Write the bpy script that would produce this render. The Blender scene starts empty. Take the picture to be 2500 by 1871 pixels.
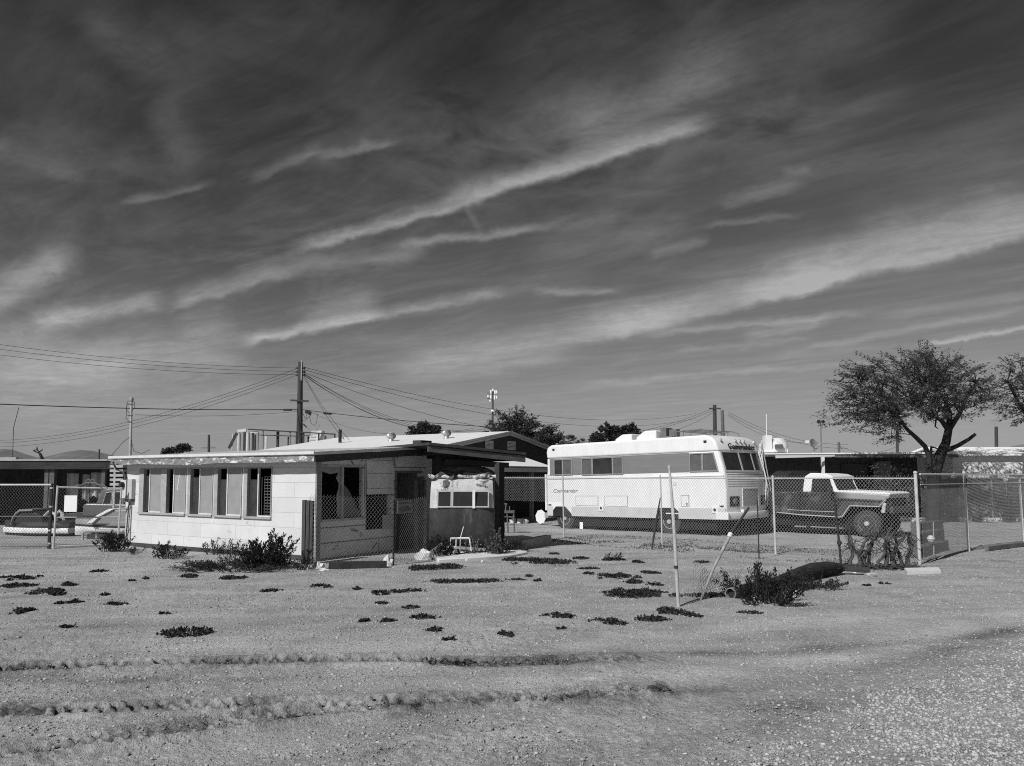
import bpy, bmesh, math, random
import numpy as np
from mathutils import Vector, Matrix, noise as mnoise
random.seed(11)
rnd = random.Random(5)
SC = bpy.context.scene
COL = SC.collection
V = Vector
# ------------------------------------------------------------------ camera
H = 1.8; F = 1860.0; PITCH = math.radians(4.0)
V0 = 1165.0 - F * math.tan(PITCH)
cp, sp = math.cos(PITCH), math.sin(PITCH)
CAM = V((0, 0, H))
def ray(u, v):
    x = (u - 1250.0) / F; y = (V0 - v) / F
    return V((x, cp - y * sp, sp + y * cp))
def P(u, v, Y):
    d = ray(u, v); return CAM + d * (Y / d.y)
def G(u, v, z=0.0):
    d = ray(u, v); return CAM + d * ((z - H) / d.z)
def hit(u, v, p0, n):
    d = ray(u, v); return CAM + d * ((p0 - CAM).dot(n) / d.dot(n))
def proj(p):
    q = p - CAM; d = q.y * cp + q.z * sp; up = -q.y * sp + q.z * cp
    return (1250 + F * q.x / d, V0 - F * up / d)
cam = bpy.data.cameras.new('camera'); camo = bpy.data.objects.new('camera', cam); COL.objects.link(camo)
camo.location = CAM; camo.rotation_euler = (math.pi / 2 + PITCH, 0, 0)
cam.sensor_width = 36; cam.lens = F / 2500 * 36; cam.shift_y = (V0 - 935.5) / 2500; cam.clip_end = 20000; cam.clip_start = .05
SC.camera = camo
SC.view_settings.view_transform = 'Standard'; SC.view_settings.look = 'None'
SC.view_settings.exposure = 0; SC.view_settings.gamma = 1
# ------------------------------------------------------------------ materials
def newmat(name):
    m = bpy.data.materials.new(name); m.use_nodes = True
    nt = m.node_tree; nt.nodes.clear()
    return m, nt
class NT:
    def __init__(s, nt): s.nt = nt
    def n(s, t, **k):
        x = s.nt.nodes.new(t)
        for a, b in k.items(): setattr(x, a, b)
        return x
    def l(s, a, b): s.nt.links.new(a, b)
    def inp(s, node, i, val):
        if hasattr(val, 'is_linked') or hasattr(val, 'links'): s.l(val, node.inputs[i])
        else: node.inputs[i].default_value = val
    def math(s, op, a, b=0.0, c=0.0, clamp=False):
        x = s.n('ShaderNodeMath', operation=op, use_clamp=clamp)
        s.inp(x, 0, a); s.inp(x, 1, b)
        if len(x.inputs) > 2: s.inp(x, 2, c)
        return x.outputs[0]
    def noise(s, vec, scale, detail=5, rough=.6, dist=0.0):
        x = s.n('ShaderNodeTexNoise'); s.inp(x, 'Vector', vec)
        x.inputs['Scale'].default_value = scale; x.inputs['Detail'].default_value = detail
        x.inputs['Roughness'].default_value = rough; x.inputs['Distortion'].default_value = dist
        return x.outputs[0]
    def mr(s, v, a, b, c, d, smooth=False):
        x = s.n('ShaderNodeMapRange'); 
        if smooth: x.interpolation_type = 'SMOOTHSTEP'
        s.inp(x, 0, v)
        for i, q in enumerate((a, b, c, d)): s.inp(x, i + 1, q)
        return x.outputs[0]
    def xyz(s, a, b, c):
        x = s.n('ShaderNodeCombineXYZ'); s.inp(x, 0, a); s.inp(x, 1, b); s.inp(x, 2, c); return x.outputs[0]
    def sep(s, v):
        x = s.n('ShaderNodeSeparateXYZ'); s.l(v, x.inputs[0]); return x.outputs
def finish(t, col, rough=.8, spec=.3, metal=0.0, bump=None, bstr=.3, bdist=.02):
    b = t.n('ShaderNodeBsdfPrincipled'); o = t.n('ShaderNodeOutputMaterial')
    g = t.n('ShaderNodeCombineColor')
    for i in range(3): t.inp(g, i, col)
    t.l(g.outputs[0], b.inputs['Base Color'])
    t.inp(b, 'Roughness', rough); b.inputs['Metallic'].default_value = metal
    b.inputs['Specular IOR Level'].default_value = spec
    if bump is not None:
        bp = t.n('ShaderNodeBump'); bp.inputs['Strength'].default_value = bstr; bp.inputs['Distance'].default_value = bdist
        t.l(bump, bp.inputs['Height']); t.l(bp.outputs[0], b.inputs['Normal'])
    t.l(b.outputs[0], o.inputs['Surface'])
    return b
_mats = {}
def M(name, c, rough=.8, var=.2, scale=5.0, spec=.3, metal=0.0, bump=0.0, bscale=60.0, stretch=(1, 1, 1), stain=None):
    """grey procedural paint / wood / metal: two noises on the base value, optional stains (value, threshold, scale)"""
    if name in _mats: return _mats[name]
    m, nt = newmat(name); t = NT(nt)
    tc = t.n('ShaderNodeTexCoord'); mp = t.n('ShaderNodeMapping'); t.l(tc.outputs['Object'], mp.inputs[0])
    mp.inputs['Scale'].default_value = stretch
    vec = mp.outputs[0]
    a = t.noise(vec, scale, 6, .65); b = t.noise(vec, scale * 9, 4, .6)
    f = t.math('ADD', t.mr(a, .25, .75, -var, var), t.mr(b, .25, .75, -var * .5, var * .5))
    col = t.math('MULTIPLY', t.math('ADD', f, 1.0), c)
    if stain:
        sv, th, ss = stain
        k = t.mr(t.noise(vec, ss, 7, .7, .4), th, th + .06, 0, 1)
        col = t.math('ADD', t.math('MULTIPLY', col, t.math('SUBTRACT', 1.0, k)), t.math('MULTIPLY', k, sv))
    bn = t.noise(vec, bscale, 4, .6) if bump else None
    finish(t, col, rough, spec, metal, bn, bump, .02)
    _mats[name] = m; return m
def MW(name, c, line, axis, bw, bh, off=.5, mortar=.012, rough=.85, var=.08, stain=None, bstr=.5):
    """wall made of courses: axis 'x' uses (x,z) of the object, 'y' uses (y,z)"""
    m, nt = newmat(name); t = NT(nt)
    tc = t.n('ShaderNodeTexCoord'); s = t.sep(tc.outputs['Object'])
    vec = t.xyz(s[0] if axis == 'x' else s[1], s[2], 0.0)
    br = t.n('ShaderNodeTexBrick'); t.l(vec, br.inputs['Vector'])
    br.inputs['Scale'].default_value = 1; br.inputs['Brick Width'].default_value = bw; br.inputs['Row Height'].default_value = bh
    br.inputs['Mortar Size'].default_value = mortar; br.inputs['Mortar Smooth'].default_value = .3
    br.offset = off
    br.inputs['Color1'].default_value = (.96, .96, .96, 1); br.inputs['Color2'].default_value = (1.04, 1.04, 1.04, 1)
    br.inputs['Mortar'].default_value = (line, line, line, 1)
    sc = t.n('ShaderNodeSeparateColor'); t.l(br.outputs[0], sc.inputs[0])
    a = t.noise(tc.outputs['Object'], 1.6, 7, .65); b = t.noise(tc.outputs['Object'], 30, 4, .6)
    f = t.math('ADD', t.mr(a, .25, .75, 1 - var, 1 + var), t.mr(b, .25, .75, -var * .5, var * .5))
    col = t.math('MULTIPLY', t.math('MULTIPLY', f, sc.outputs[0]), c)
    if stain:
        sv, th, ss = stain
        k = t.mr(t.noise(tc.outputs['Object'], ss, 7, .7, .6), th, th + .05, 0, 1)
        col = t.math('ADD', t.math('MULTIPLY', col, t.math('SUBTRACT', 1.0, k)), t.math('MULTIPLY', k, sv))
    h = t.math('ADD', t.math('MULTIPLY', sc.outputs[0], 1.0), t.math('MULTIPLY', b, .25))
    finish(t, col, rough, .25, 0, h, bstr, .015)
    return m
def glass(name, c=.02, rough=.08):
    m, nt = newmat(name); t = NT(nt)
    tc = t.n('ShaderNodeTexCoord')
    a = t.noise(tc.outputs['Object'], 3, 5, .6)
    finish(t, t.mr(a, .3, .7, c * .6, c * 1.5), t.mr(a, .3, .7, rough, rough + .12), .5)
    return m
# ------------------------------------------------------------------ mesh builder
class MB:
    def __init__(s): s.v = []; s.f = []
    def add(s, vs, fs):
        o = len(s.v); s.v += [tuple(p) for p in vs]; s.f += [tuple(i + o for i in f) for f in fs]; return s
    def box(s, c, size, ax=None):
        c = V(c); ex, ey, ez = ax if ax else (V((1, 0, 0)), V((0, 1, 0)), V((0, 0, 1)))
        a, b, d = ex * size[0] / 2, ey * size[1] / 2, ez * size[2] / 2
        vs = [c + a * i + b * j + d * k for k in (-1, 1) for j in (-1, 1) for i in (-1, 1)]
        return s.add(vs, [(0, 2, 3, 1), (4, 5, 7, 6), (0, 1, 5, 4), (2, 6, 7, 3), (0, 4, 6, 2), (1, 3, 7, 5)])
    def bx(s, x0, x1, y0, y1, z0, z1):
        return s.box(((x0 + x1) / 2, (y0 + y1) / 2, (z0 + z1) / 2), (x1 - x0, y1 - y0, z1 - z0))
    def bar(s, p, q, w, h, up=(0, 0, 1)):
        p, q = V(p), V(q); d = q - p; L = d.length
        if L < 1e-6: return s
        d /= L; up = V(up)
        if abs(d.dot(up)) > .98: up = V((0, 1, 0))
        sx = d.cross(up).normalized(); uz = sx.cross(d)
        return s.box((p + q) / 2, (L, w, h), (d, sx, uz))
    def tube(s, pts, rad, n=8, cap=True):
        pts = [V(p) for p in pts]; k = len(pts)
        if not hasattr(rad, '__len__'): rad = [rad] * k
        vs = []; prev = None
        for i, p in enumerate(pts):
            d = (pts[min(i + 1, k - 1)] - pts[max(i - 1, 0)])
            d = d.normalized() if d.length > 1e-9 else V((0, 0, 1))
            if prev is None:
                u = d.orthogonal().normalized()
            else:
                u = prev - d * prev.dot(d)
                u = u.normalized() if u.length > 1e-6 else d.orthogonal().normalized()
            prev = u; w = d.cross(u)
            for j in range(n):
                a = 2 * math.pi * j / n
                vs.append(p + (u * math.cos(a) + w * math.sin(a)) * rad[i])
        fs = []
        for i in range(k - 1):
            for j in range(n):
                fs.append((i * n + j, i * n + (j + 1) % n, (i + 1) * n + (j + 1) % n, (i + 1) * n + j))
        if cap:
            fs.append(tuple(range(n - 1, -1, -1))); fs.append(tuple((k - 1) * n + j for j in range(n)))
        return s.add(vs, fs)
    def prism(s, poly, ex):
        """poly: list of 3-D points, extruded by vector ex"""
        ex = V(ex); n = len(poly); a = [V(p) for p in poly]; b = [p + ex for p in a]
        return s.add(a + b, [tuple(range(n - 1, -1, -1)), tuple(range(n, 2 * n))] + [(i, (i + 1) % n, n + (i + 1) % n, n + i) for i in range(n)])
    def lathe(s, prof, c, axis=(0, 0, 1), n=20):
        """prof: list of (r, h) along axis"""
        ax = V(axis).normalized(); u = ax.orthogonal().normalized(); w = ax.cross(u); c = V(c)
        vs = []; fs = []; k = len(prof)
        for r, h in prof:
            for j in range(n):
                a = 2 * math.pi * j / n
                vs.append(c + ax * h + (u * math.cos(a) + w * math.sin(a)) * r)
        for i in range(k - 1):
            for j in range(n): fs.append((i * n + j, i * n + (j + 1) % n, (i + 1) * n + (j + 1) % n, (i + 1) * n + j))
        fs.append(tuple(range(n - 1, -1, -1))); fs.append(tuple((k - 1) * n + j for j in range(n)))
        return s.add(vs, fs)
    def rock(s, c, r, seed=0, sq=(1, 1, .7)):
        bm = bmesh.new(); bmesh.ops.create_icosphere(bm, subdivisions=2, radius=1)
        vs = []
        for vv in bm.verts:
            k = 1 + .6 * mnoise.noise(vv.co * 1.5 + V((seed * 7.1, seed * 3.3, 0))) + .35 * mnoise.noise(vv.co * 3.3 + V((seed, 0, 0)))
            vs.append(V(c) + V((vv.co.x * r * k * sq[0], vv.co.y * r * k * sq[1], vv.co.z * r * k * sq[2])))
        fs = [tuple(q.index for q in f.verts) for f in bm.faces]; bm.free()
        return s.add(vs, fs)
    def build(s, name, mat, parent=None, smooth=False, bevel=0.0, world=False, loc=None, recalc=True, segs=2, ang=35):
        me = bpy.data.meshes.new(name)
        used = sorted({i for f in s.f for i in f})
        if len(used) < len(s.v):
            mp_ = {a: b for b, a in enumerate(used)}; s.v = [s.v[i] for i in used]; s.f = [tuple(mp_[i] for i in f) for f in s.f]
        vs = s.v
        if parent is not None and world:
            mi = parent.matrix_basis.inverted(); vs = [mi @ V(p) for p in vs]
        if loc is not None:
            lv = V(loc); vs = [V(p) - lv for p in vs]
        me.from_pydata([tuple(p) for p in vs], [], s.f); 
        if recalc:
            bm = bmesh.new(); bm.from_mesh(me); bmesh.ops.recalc_face_normals(bm, faces=bm.faces); bm.to_mesh(me); bm.free()
        me.materials.append(mat)
        o = bpy.data.objects.new(name, me); COL.objects.link(o)
        if smooth: 
            me.polygons.foreach_set('use_smooth', [True] * len(me.polygons))
            try: me.set_sharp_from_angle(angle=math.radians(smooth if smooth is not True else 40))
            except Exception: pass
        if parent is not None: o.parent = parent
        if loc is not None: o.location = loc
        if bevel:
            md = o.modifiers.new('bevel', 'BEVEL'); md.width = bevel; md.segments = segs; md.limit_method = 'ANGLE'; md.angle_limit = math.radians(ang)
            me.polygons.foreach_set('use_smooth', [True] * len(me.polygons))
            try: me.set_sharp_from_angle(angle=math.radians(50))
            except Exception: pass
        return o
def tag(o, label=None, cat=None, group=None, kind=None):
    if label: o['label'] = label
    if cat: o['category'] = cat
    if group: o['group'] = group
    if kind: o['kind'] = kind
    return o
def thing(name, label, cat, loc=(0, 0, 0), rz=0.0, group=None):
    o = bpy.data.objects.new(name, None); COL.objects.link(o)
    o.location = loc; o.rotation_euler = (0, 0, rz); o.empty_display_size = .2
    o.matrix_basis = Matrix.Translation(V(loc)) @ Matrix.Rotation(rz, 4, 'Z')
    return tag(o, label, cat, group)
def copy_tree(o, parent=None):
    c = o.copy(); COL.objects.link(c)
    if parent is not None: c.parent = parent
    for ch in list(o.children): copy_tree(ch, c)
    return c
def text_mesh(name, s, size, mat, parent, mtx, depth=.006, shear=0.0, bold=0.0, sx=1.0):
    cu = bpy.data.curves.new(name, 'FONT'); cu.body = s; cu.size = size; cu.extrude = depth; cu.shear = shear; cu.offset = bold
    cu.resolution_u = 3
    ob = bpy.data.objects.new(name + '_tmp', cu); COL.objects.link(ob)
    dg = bpy.context.evaluated_depsgraph_get(); dg.update()
    me = bpy.data.meshes.new_from_object(ob.evaluated_get(dg)); bpy.data.objects.remove(ob)
    me.materials.clear(); me.materials.append(mat)
    me.transform(mtx @ Matrix.Diagonal((sx, 1, 1, 1)))
    o = bpy.data.objects.new(name, me); COL.objects.link(o); o.parent = parent
    return o
def holed(mb, org, ex, ez, nrm, thick, u0, u1, z0, top, holes):
    """a wall sheet with rectangular openings; top: number or function of u"""
    org, ex, ez, nrm = V(org), V(ex), V(ez), V(nrm)
    ft = top if callable(top) else (lambda u: top)
    us = sorted({u0, u1, *[h[0] for h in holes], *[h[1] for h in holes]})
    zt = min(ft(u0), ft(u1)) if callable(top) else top
    zs = sorted({z0, *[h[2] for h in holes], *[h[3] for h in holes if h[3] < zt]}) + [None]
    def pt(u, z, d): return org + ex * u + ez * (ft(u) if z is None else z) + nrm * d
    nu, nz = len(us) - 1, len(zs) - 1
    def solid(i, j):
        if i < 0 or j < 0 or i >= nu or j >= nz: return False
        uc = (us[i] + us[i + 1]) / 2; a = zs[j]; b = zs[j + 1] if zs[j + 1] is not None else ft(uc)
        zc = (a + b) / 2
        return not any(h[0] < uc < h[1] and h[2] < zc < h[3] for h in holes)
    for i in range(nu):
        for j in range(nz):
            if not solid(i, j): continue
            q = [(us[i], zs[j]), (us[i + 1], zs[j]), (us[i + 1], zs[j + 1]), (us[i], zs[j + 1])]
            f = [pt(a, b, 0) for a, b in q]; k = [pt(a, b, -thick) for a, b in q]
            mb.add(f, [(0, 1, 2, 3)]); mb.add(k, [(3, 2, 1, 0)])
            for di, dj, e in ((0, -1, (0, 1)), (1, 0, (1, 2)), (0, 1, (2, 3)), (-1, 0, (3, 0))):
                if not solid(i + di, j + dj):
                    mb.add([f[e[0]], f[e[1]], k[e[1]], k[e[0]]], [(0, 3, 2, 1)])
    return mb
# ------------------------------------------------------------------ sun and sky
SUN_EL = math.radians(41); sdir = V((-0.64, -0.77, 0)).normalized()
sun3 = V((sdir.x * math.cos(SUN_EL), sdir.y * math.cos(SUN_EL), math.sin(SUN_EL)))
sl = bpy.data.lights.new('sun', 'SUN'); sl.energy = 4.2; sl.angle = math.radians(.5); sl.color = (1, 1, 1)
so = bpy.data.objects.new('sun', sl); COL.objects.link(so); so.rotation_euler = (-sun3).to_track_quat('-Z', 'Y').to_euler(); so.location = (0, -5, 30)
W = bpy.data.worlds.new('World'); SC.world = W; W.use_nodes = True
# ------------------------------------------------------------------ world: daylight sky seen by a red-filtered monochrome film, with cirrus
SKY_STR = 0.10
def build_world():
    nt = W.node_tree; nt.nodes.clear(); t = NT(nt)
    tc = t.n('ShaderNodeTexCoord'); D = tc.outputs['Generated']
    s = t.sep(D); dx, dy, dz = s
    sky = t.n('ShaderNodeTexSky'); sky.sky_type = 'NISHITA'; sky.sun_disc = False
    sky.sun_elevation = SUN_EL; sky.sun_rotation = math.atan2(sun3.x, sun3.y)
    sky.altitude = 100; sky.air_density = 1.0; sky.dust_density = 0.8; sky.ozone_density = 1
    sc = t.n('ShaderNodeSeparateColor'); t.l(sky.outputs[0], sc.inputs[0])
    red = sc.outputs[0]
    # film curve on the red record of the sky
    cr = t.n('ShaderNodeValToRGB'); t.l(t.math('MULTIPLY', red, 1 / 8.0), cr.inputs[0])
    el = cr.color_ramp.elements
    el[1].position = 1.0; el[1].color = (.9, .9, .9, 1); el[0].color = (0, 0, 0, 1)
    for p_, v_ in ((.127, .050), (.2, .14), (.33, .36), (.55, .66), (.73, .78)):
        e_ = el.new(p_); e_.color = (v_, v_, v_, 1)
    base = t.math('MULTIPLY', cr.outputs[0], 4.0)
    ysafe = t.math('MAXIMUM', dy, 0.02)
    a = t.math('DIVIDE', dx, ysafe); e = t.math('DIVIDE', dz, ysafe)
    front = t.mr(dy, .08, .3, 0, 1)
    zs = t.math('MAXIMUM', dz, .02)
    px = t.math('DIVIDE', dx, zs); py = t.math('DIVIDE', dy, zs)   # point on the cloud sheet
    # coordinates along / across the wind (0.73,-0.68)
    al = t.math('ADD', t.math('MULTIPLY', px, .73), t.math('MULTIPLY', py, -.68))
    ac = t.math('ADD', t.math('MULTIPLY', px, .68), t.math('MULTIPLY', py, .73))
    fib = t.noise(t.xyz(t.math('MULTIPLY', al, .75), t.math('MULTIPLY', ac, 1.9), 0.0), 1.3, 8, .70, .5)
    fib2 = t.noise(t.xyz(t.math('MULTIPLY', al, .8), t.math('MULTIPLY', ac, 3.0), 3.7), 2.3, 8, .70, .6)
    soft = t.noise(t.xyz(al, ac, 9.1), .7, 4, .5, .3)
    # angular coordinates with a feathering warp for the single streaks
    ae = t.xyz(a, e, 0.0)
    wn = t.n('ShaderNodeTexNoise'); t.l(ae, wn.inputs['Vector']); wn.inputs['Scale'].default_value = 5; wn.inputs['Detail'].default_value = 8; wn.inputs['Roughness'].default_value = .62
    ws = t.n('ShaderNodeSeparateColor'); t.l(wn.outputs['Color'], ws.inputs[0])
    aw = t.math('ADD', a, t.math('MULTIPLY', t.math('SUBTRACT', ws.outputs[0], .5), .09))
    ew = t.math('ADD', e, t.math('MULTIPLY', t.math('SUBTRACT', ws.outputs[1], .5), .024))
    wf = t.n('ShaderNodeTexNoise'); t.l(ae, wf.inputs['Vector']); wf.inputs['Scale'].default_value = 38; wf.inputs['Detail'].default_value = 6
    ew = t.math('ADD', ew, t.math('MULTIPLY', t.math('SUBTRACT', wf.outputs[0], .5), .012))
    k = 2500 / 2211.0
    def ang(x, y):
        d = ray(x * k, y * k); return d.x / d.y, d.z / d.y
    # x0,y0,x1,y1 in the 2211-px view of the photograph, half width up, half width down, strength
    ST = [(630, 545, 1010, 435, 16, 7, .50), (960, 448, 1570, 255, 26, 10, .62), (1180, 330, 1640, 130, 75, 30, .30),
          (850, 530, 1200, 490, 10, 7, .42), (1180, 490, 1350, 462, 16, 10, .20), (350, 672, 640, 585, 26, 8, .38), (600, 585, 930, 545, 24, 14, .26),
          (80, 700, 350, 652, 22, 14, .52), (-60, 670, 190, 545, 38, 26, .50), (-60, 745, 150, 690, 30, 20, .3),
          (515, 742, 840, 680, 13, 7, .62), (820, 684, 1090, 634, 14, 8, .42), (640, 700, 830, 650, 40, 20, .34),
          (840, 796, 1520, 688, 36, 12, .44), (1260, 738, 1900, 578, 46, 12, .50), (1600, 652, 2400, 462, 64, 12, .56), (1850, 520, 2260, 440, 60, 40, .28),
          (860, 818, 1260, 768, 22, 12, .36), (1240, 834, 1720, 795, 7, 5, .34), (1700, 800, 2000, 770, 6, 4, .26), (1400, 727, 1890, 672, 8, 5, .34),
          (1590, 732, 1800, 690, 14, 8, .36), (1990, 748, 2260, 704, 6, 4, .62), (1640, 772, 2260, 662, 8, 6, .30), (1460, 765, 1760, 725, 7, 5, .26), (1900, 690, 2260, 640, 16, 8, .22),
          (270, 442, 470, 398, 10, 5, .26), (520, 395, 710, 315, 14, 7, .24), (690, 338, 860, 308, 12, 6, .28),
          (330, 200, 430, 380, 34, 26, .16), (170, 10, 340, 180, 40, 26, .12), (-40, 310, 190, 385, 20, 16, .15), (300, 30, 440, 240, 60, 40, .10),
          (1540, 445, 1740, 395, 14, 9, .24), (1380, 560, 1520, 515, 12, 8, .24), (1500, 490, 1740, 460, 7, 5, .24), (1160, 630, 1350, 634, 8, 6, .36), (1000, 640, 1300, 590, 20, 20, .14),
          (1420, 130, 1960, 40, 80, 60, .12), (1040, 150, 1420, 50, 90, 60, .10), (1050, 300, 1350, 220, 60, 40, .12), (-60, 790, 560, 760, 50, 34, .40), (-60, 900, 620, 850, 40, 30, .22), (-160, 850, 330, 790, 50, 40, .30), (380, 720, 520, 690, 40, 20, .22), (1150, 560, 1500, 490, 30, 24, .14), (1560, 380, 2260, 330, 40, 30, .14), (1000, 440, 1040, 500, 10, 8, .16), (1690, 370, 1760, 360, 10, 8, .14)]
    tot = None
    awe = t.xyz(aw, ew, 1.0)
    def dot(c):
        x = t.n('ShaderNodeVectorMath', operation='DOT_PRODUCT'); t.l(awe, x.inputs[0]); x.inputs[1].default_value = c
        return x.outputs['Value']
    for x0, y0, x1, y1, wu, wd, st in ST:
        a0, e0 = ang(x0, y0); a1, e1 = ang(x1, y1)
        L = math.hypot(a1 - a0, e1 - e0); ux, uy = (a1 - a0) / L, (e1 - e0) / L
        su, sd = 2.2 * wu * k / F, 2.2 * wd * k / F
        along = dot((ux / L, uy / L, -(a0 * ux + e0 * uy) / L - .49))
        across = dot((-uy / su, ux / su, (a0 * uy - e0 * ux) / su))
        ends = t.mr(t.math('ABSOLUTE', along), max(.05, .36 - .8 * wu / math.hypot(x1 - x0, y1 - y0)), .58, 1, 0, True)
        body = t.mr(t.math('MAXIMUM', across, t.math('MULTIPLY', across, -su / sd)), 0, 1, 1, 0, True)
        m1 = t.math('MULTIPLY_ADD', t.math('MULTIPLY', ends, body), -st, 1.0)      # union of all streaks: 1-(1-a)(1-b)...
        tot = m1 if tot is None else t.math('MULTIPLY', tot, m1)
    M_ = t.math('SUBTRACT', 1.0, tot)
    frn = t.noise(t.xyz(t.math('MULTIPLY', al, .9), t.math('MULTIPLY', ac, 2.0), 1.0), 2.2, 9, .72, .7)
    fine = t.noise(t.xyz(t.math('MULTIPLY', a, 1.0), t.math('MULTIPLY', e, 2.2), 5.0), 34, 5, .68, 1.2)
    nn = t.math('ADD', t.math('MULTIPLY', frn, .72), t.math('MULTIPLY', fine, .28))
    streak = t.math('MULTIPLY', M_, t.mr(t.math('ADD', nn, t.math('MULTIPLY', M_, .42)), .44, .86, .34, 1.4))
    streak = t.math('MULTIPLY', streak, front)
    gen = t.math('MULTIPLY', t.mr(fib, .42, .78, 0, 1), t.mr(soft, .35, .7, .1, 1))
    gen2 = t.math('MULTIPLY', t.mr(fib2, .45, .8, 0, 1), t.mr(soft, .6, .3, .1, 1))
    veil = t.math('ADD', t.math('MULTIPLY', gen, .26), t.math('MULTIPLY', gen2, .12))
    veil = t.math('MULTIPLY', veil, t.mr(dz, .07, .33, 2.0, 1.0))
    mott = t.noise(t.xyz(px, py, 4.4), 3.2, 6, .62, .5)
    patch = t.math('MULTIPLY', t.mr(t.noise(t.xyz(al, ac, 21.0), .8, 3, .5), .42, .62, 0, 1, True), t.mr(dz, .25, .42, 0, 1, True))
    veil = t.math('ADD', veil, t.math('MULTIPLY', t.math('MULTIPLY', t.mr(mott, .36, .72, 0, 1), patch), .26))
    veil = t.math('MULTIPLY', veil, t.math('MULTIPLY', t.mr(dz, .0, .07, .25, 1), t.mr(dz, .3, .55, 1, .75)))
    cl = t.math('MINIMUM', t.math('ADD', streak, veil), .95)
    cb = t.mr(dz, .05, .55, CLOUD_LO, CLOUD_HI)     # brightness of the ice cloud itself (in units of the background)
    mixv = t.math('ADD', t.math('MULTIPLY', base, t.math('SUBTRACT', 1.0, cl)), t.math('MULTIPLY', cb, cl))
    g = t.n('ShaderNodeCombineColor')
    for i in range(3): t.l(mixv, g.inputs[i])
    bg = t.n('ShaderNodeBackground'); bg.inputs[1].default_value = SKY_STR; t.l(g.outputs[0], bg.inputs[0])
    o = t.n('ShaderNodeOutputWorld'); t.l(bg.outputs[0], o.inputs[0])
    W.cycles.sampling_method = 'MANUAL'; W.cycles.sample_map_resolution = 512
CLOUD_LO, CLOUD_HI = 5.0, 3.2
build_world()
# ------------------------------------------------------------------ ground
def nz(x, y, s, seed=0.0): return mnoise.noise(V((x * s + seed, y * s - seed * 1.7, seed * .31)))
TR = []
for pts in ([(-80, 1628), (150, 1622), (450, 1615), (900, 1612), (1250, 1618), (1700, 1600)],
            [(-80, 1730), (280, 1726), (560, 1716), (960, 1712), (1300, 1700), (1800, 1672)],
            [(-80, 1846), (226, 1802), (452, 1773), (678, 1747), (904, 1722), (1250, 1690)],
            [(900, 1830), (1150, 1780), (1400, 1730)]):
    TR.append([G(u, v) for u, v in pts])
TRW = [.16, .14, .14, .09]; TRD = [1.1, .9, 1.25, .4]
def track_arrays(X, Y):
    Z = np.zeros_like(X)
    for pts, w, dep in zip(TR, TRW, TRD):
        acc = 0.0; best = np.full(X.shape, 1e9); arc = np.zeros_like(X); sgn = np.zeros_like(X)
        ends = np.ones_like(X)
        tot = sum((pts[i + 1] - pts[i]).length for i in range(len(pts) - 1))
        for i in range(len(pts) - 1):
            p, q = pts[i], pts[i + 1]; dx, dy = q.x - p.x, q.y - p.y; L = math.hypot(dx, dy)
            t = np.clip(((X - p.x) * dx + (Y - p.y) * dy) / (L * L), 0, 1)
            d = np.hypot(X - p.x - t * dx, Y - p.y - t * dy)
            sg = ((Y - p.y) * dx - (X - p.x) * dy) / L
            m = d < best
            best[m] = d[m]; arc[m] = acc + t[m] * L; sgn[m] = sg[m]; acc += L
        fade = np.clip((tot - arc) / (tot * .40), 0, 1) ** .7
        c = np.clip(1 - np.abs(best / w - 0) ** 3, 0, 1)
        tread = np.sin(arc / .12 * 2 * np.pi + np.where(sgn > 0, 1.7, 0) + sgn * 22)
        Z += fade * dep * (c * (-.016 + .034 * np.clip(tread * 2.2, -1, 1) * np.clip(.7 + .6 * vnoise(X, Y, 5.0, 31), 0, 1)))
        rim = np.exp(-((np.abs(sgn) - w * 1.15) / .05) ** 2) * (np.abs(best - np.abs(sgn)) < .03)
        Z += fade * dep * .028 * rim
    return Z
def vnoise(X, Y, s, seed):
    """cheap value noise on arrays"""
    x = X * s + seed * 13.7; y = Y * s - seed * 7.3
    xi = np.floor(x); yi = np.floor(y); fx = x - xi; fy = y - yi
    fx = fx * fx * (3 - 2 * fx); fy = fy * fy * (3 - 2 * fy)
    def h(a, b):
        n = np.sin(a * 127.1 + b * 311.7 + seed * 17.3) * 43758.5453
        return n - np.floor(n)
    return ((h(xi, yi) * (1 - fx) + h(xi + 1, yi) * fx) * (1 - fy) + (h(xi, yi + 1) * (1 - fx) + h(xi + 1, yi + 1) * fx) * fy) * 2 - 1
def macro(X, Y):
    Z = .020 * vnoise(X, Y, .45, 1) + .012 * vnoise(X, Y, 1.3, 2) - .02
    Z = Z - .12 * np.exp(-((X - 2.0) / 2.2) ** 2 - ((Y - 27.0) / 2.2) ** 2)
    # low berm along the yard fence, flatter yard beyond
    return Z
def gz(x, y):
    return float(macro(np.array([x]), np.array([y]))[0])
rows = [1.2]
while rows[-1] < 42: rows.append(rows[-1] * (1.0055 if rows[-1] < 4.2 else 1.0032 if rows[-1] < 8.6 else 1.0055 if rows[-1] < 12 else 1.011))
while rows[-1] < 9000: rows.append(rows[-1] * 1.12)
rows = np.array(rows); NC = 900
tt = np.linspace(-1.0, 1.0, NC); tt = np.sign(tt) * np.abs(tt) ** 1.15 * 1.35
XX = np.outer(rows + .6, tt); YY = np.repeat(rows[:, None], NC, 1)
near = np.clip((34 - YY) / 12, 0, 1)
ZZ = macro(XX, YY) * near
close = np.clip((20 - YY) / 8, 0, 1)
rough = .008 * vnoise(XX, YY, 6, 3) + .009 * vnoise(XX, YY, 15, 4) + .008 * vnoise(XX, YY, 31, 5)
patch = np.clip(vnoise(XX, YY, .8, 6) * 1.2 + .6, .25, 1)
ZZ += close * rough * patch
TRZ = track_arrays(XX, YY)
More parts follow.
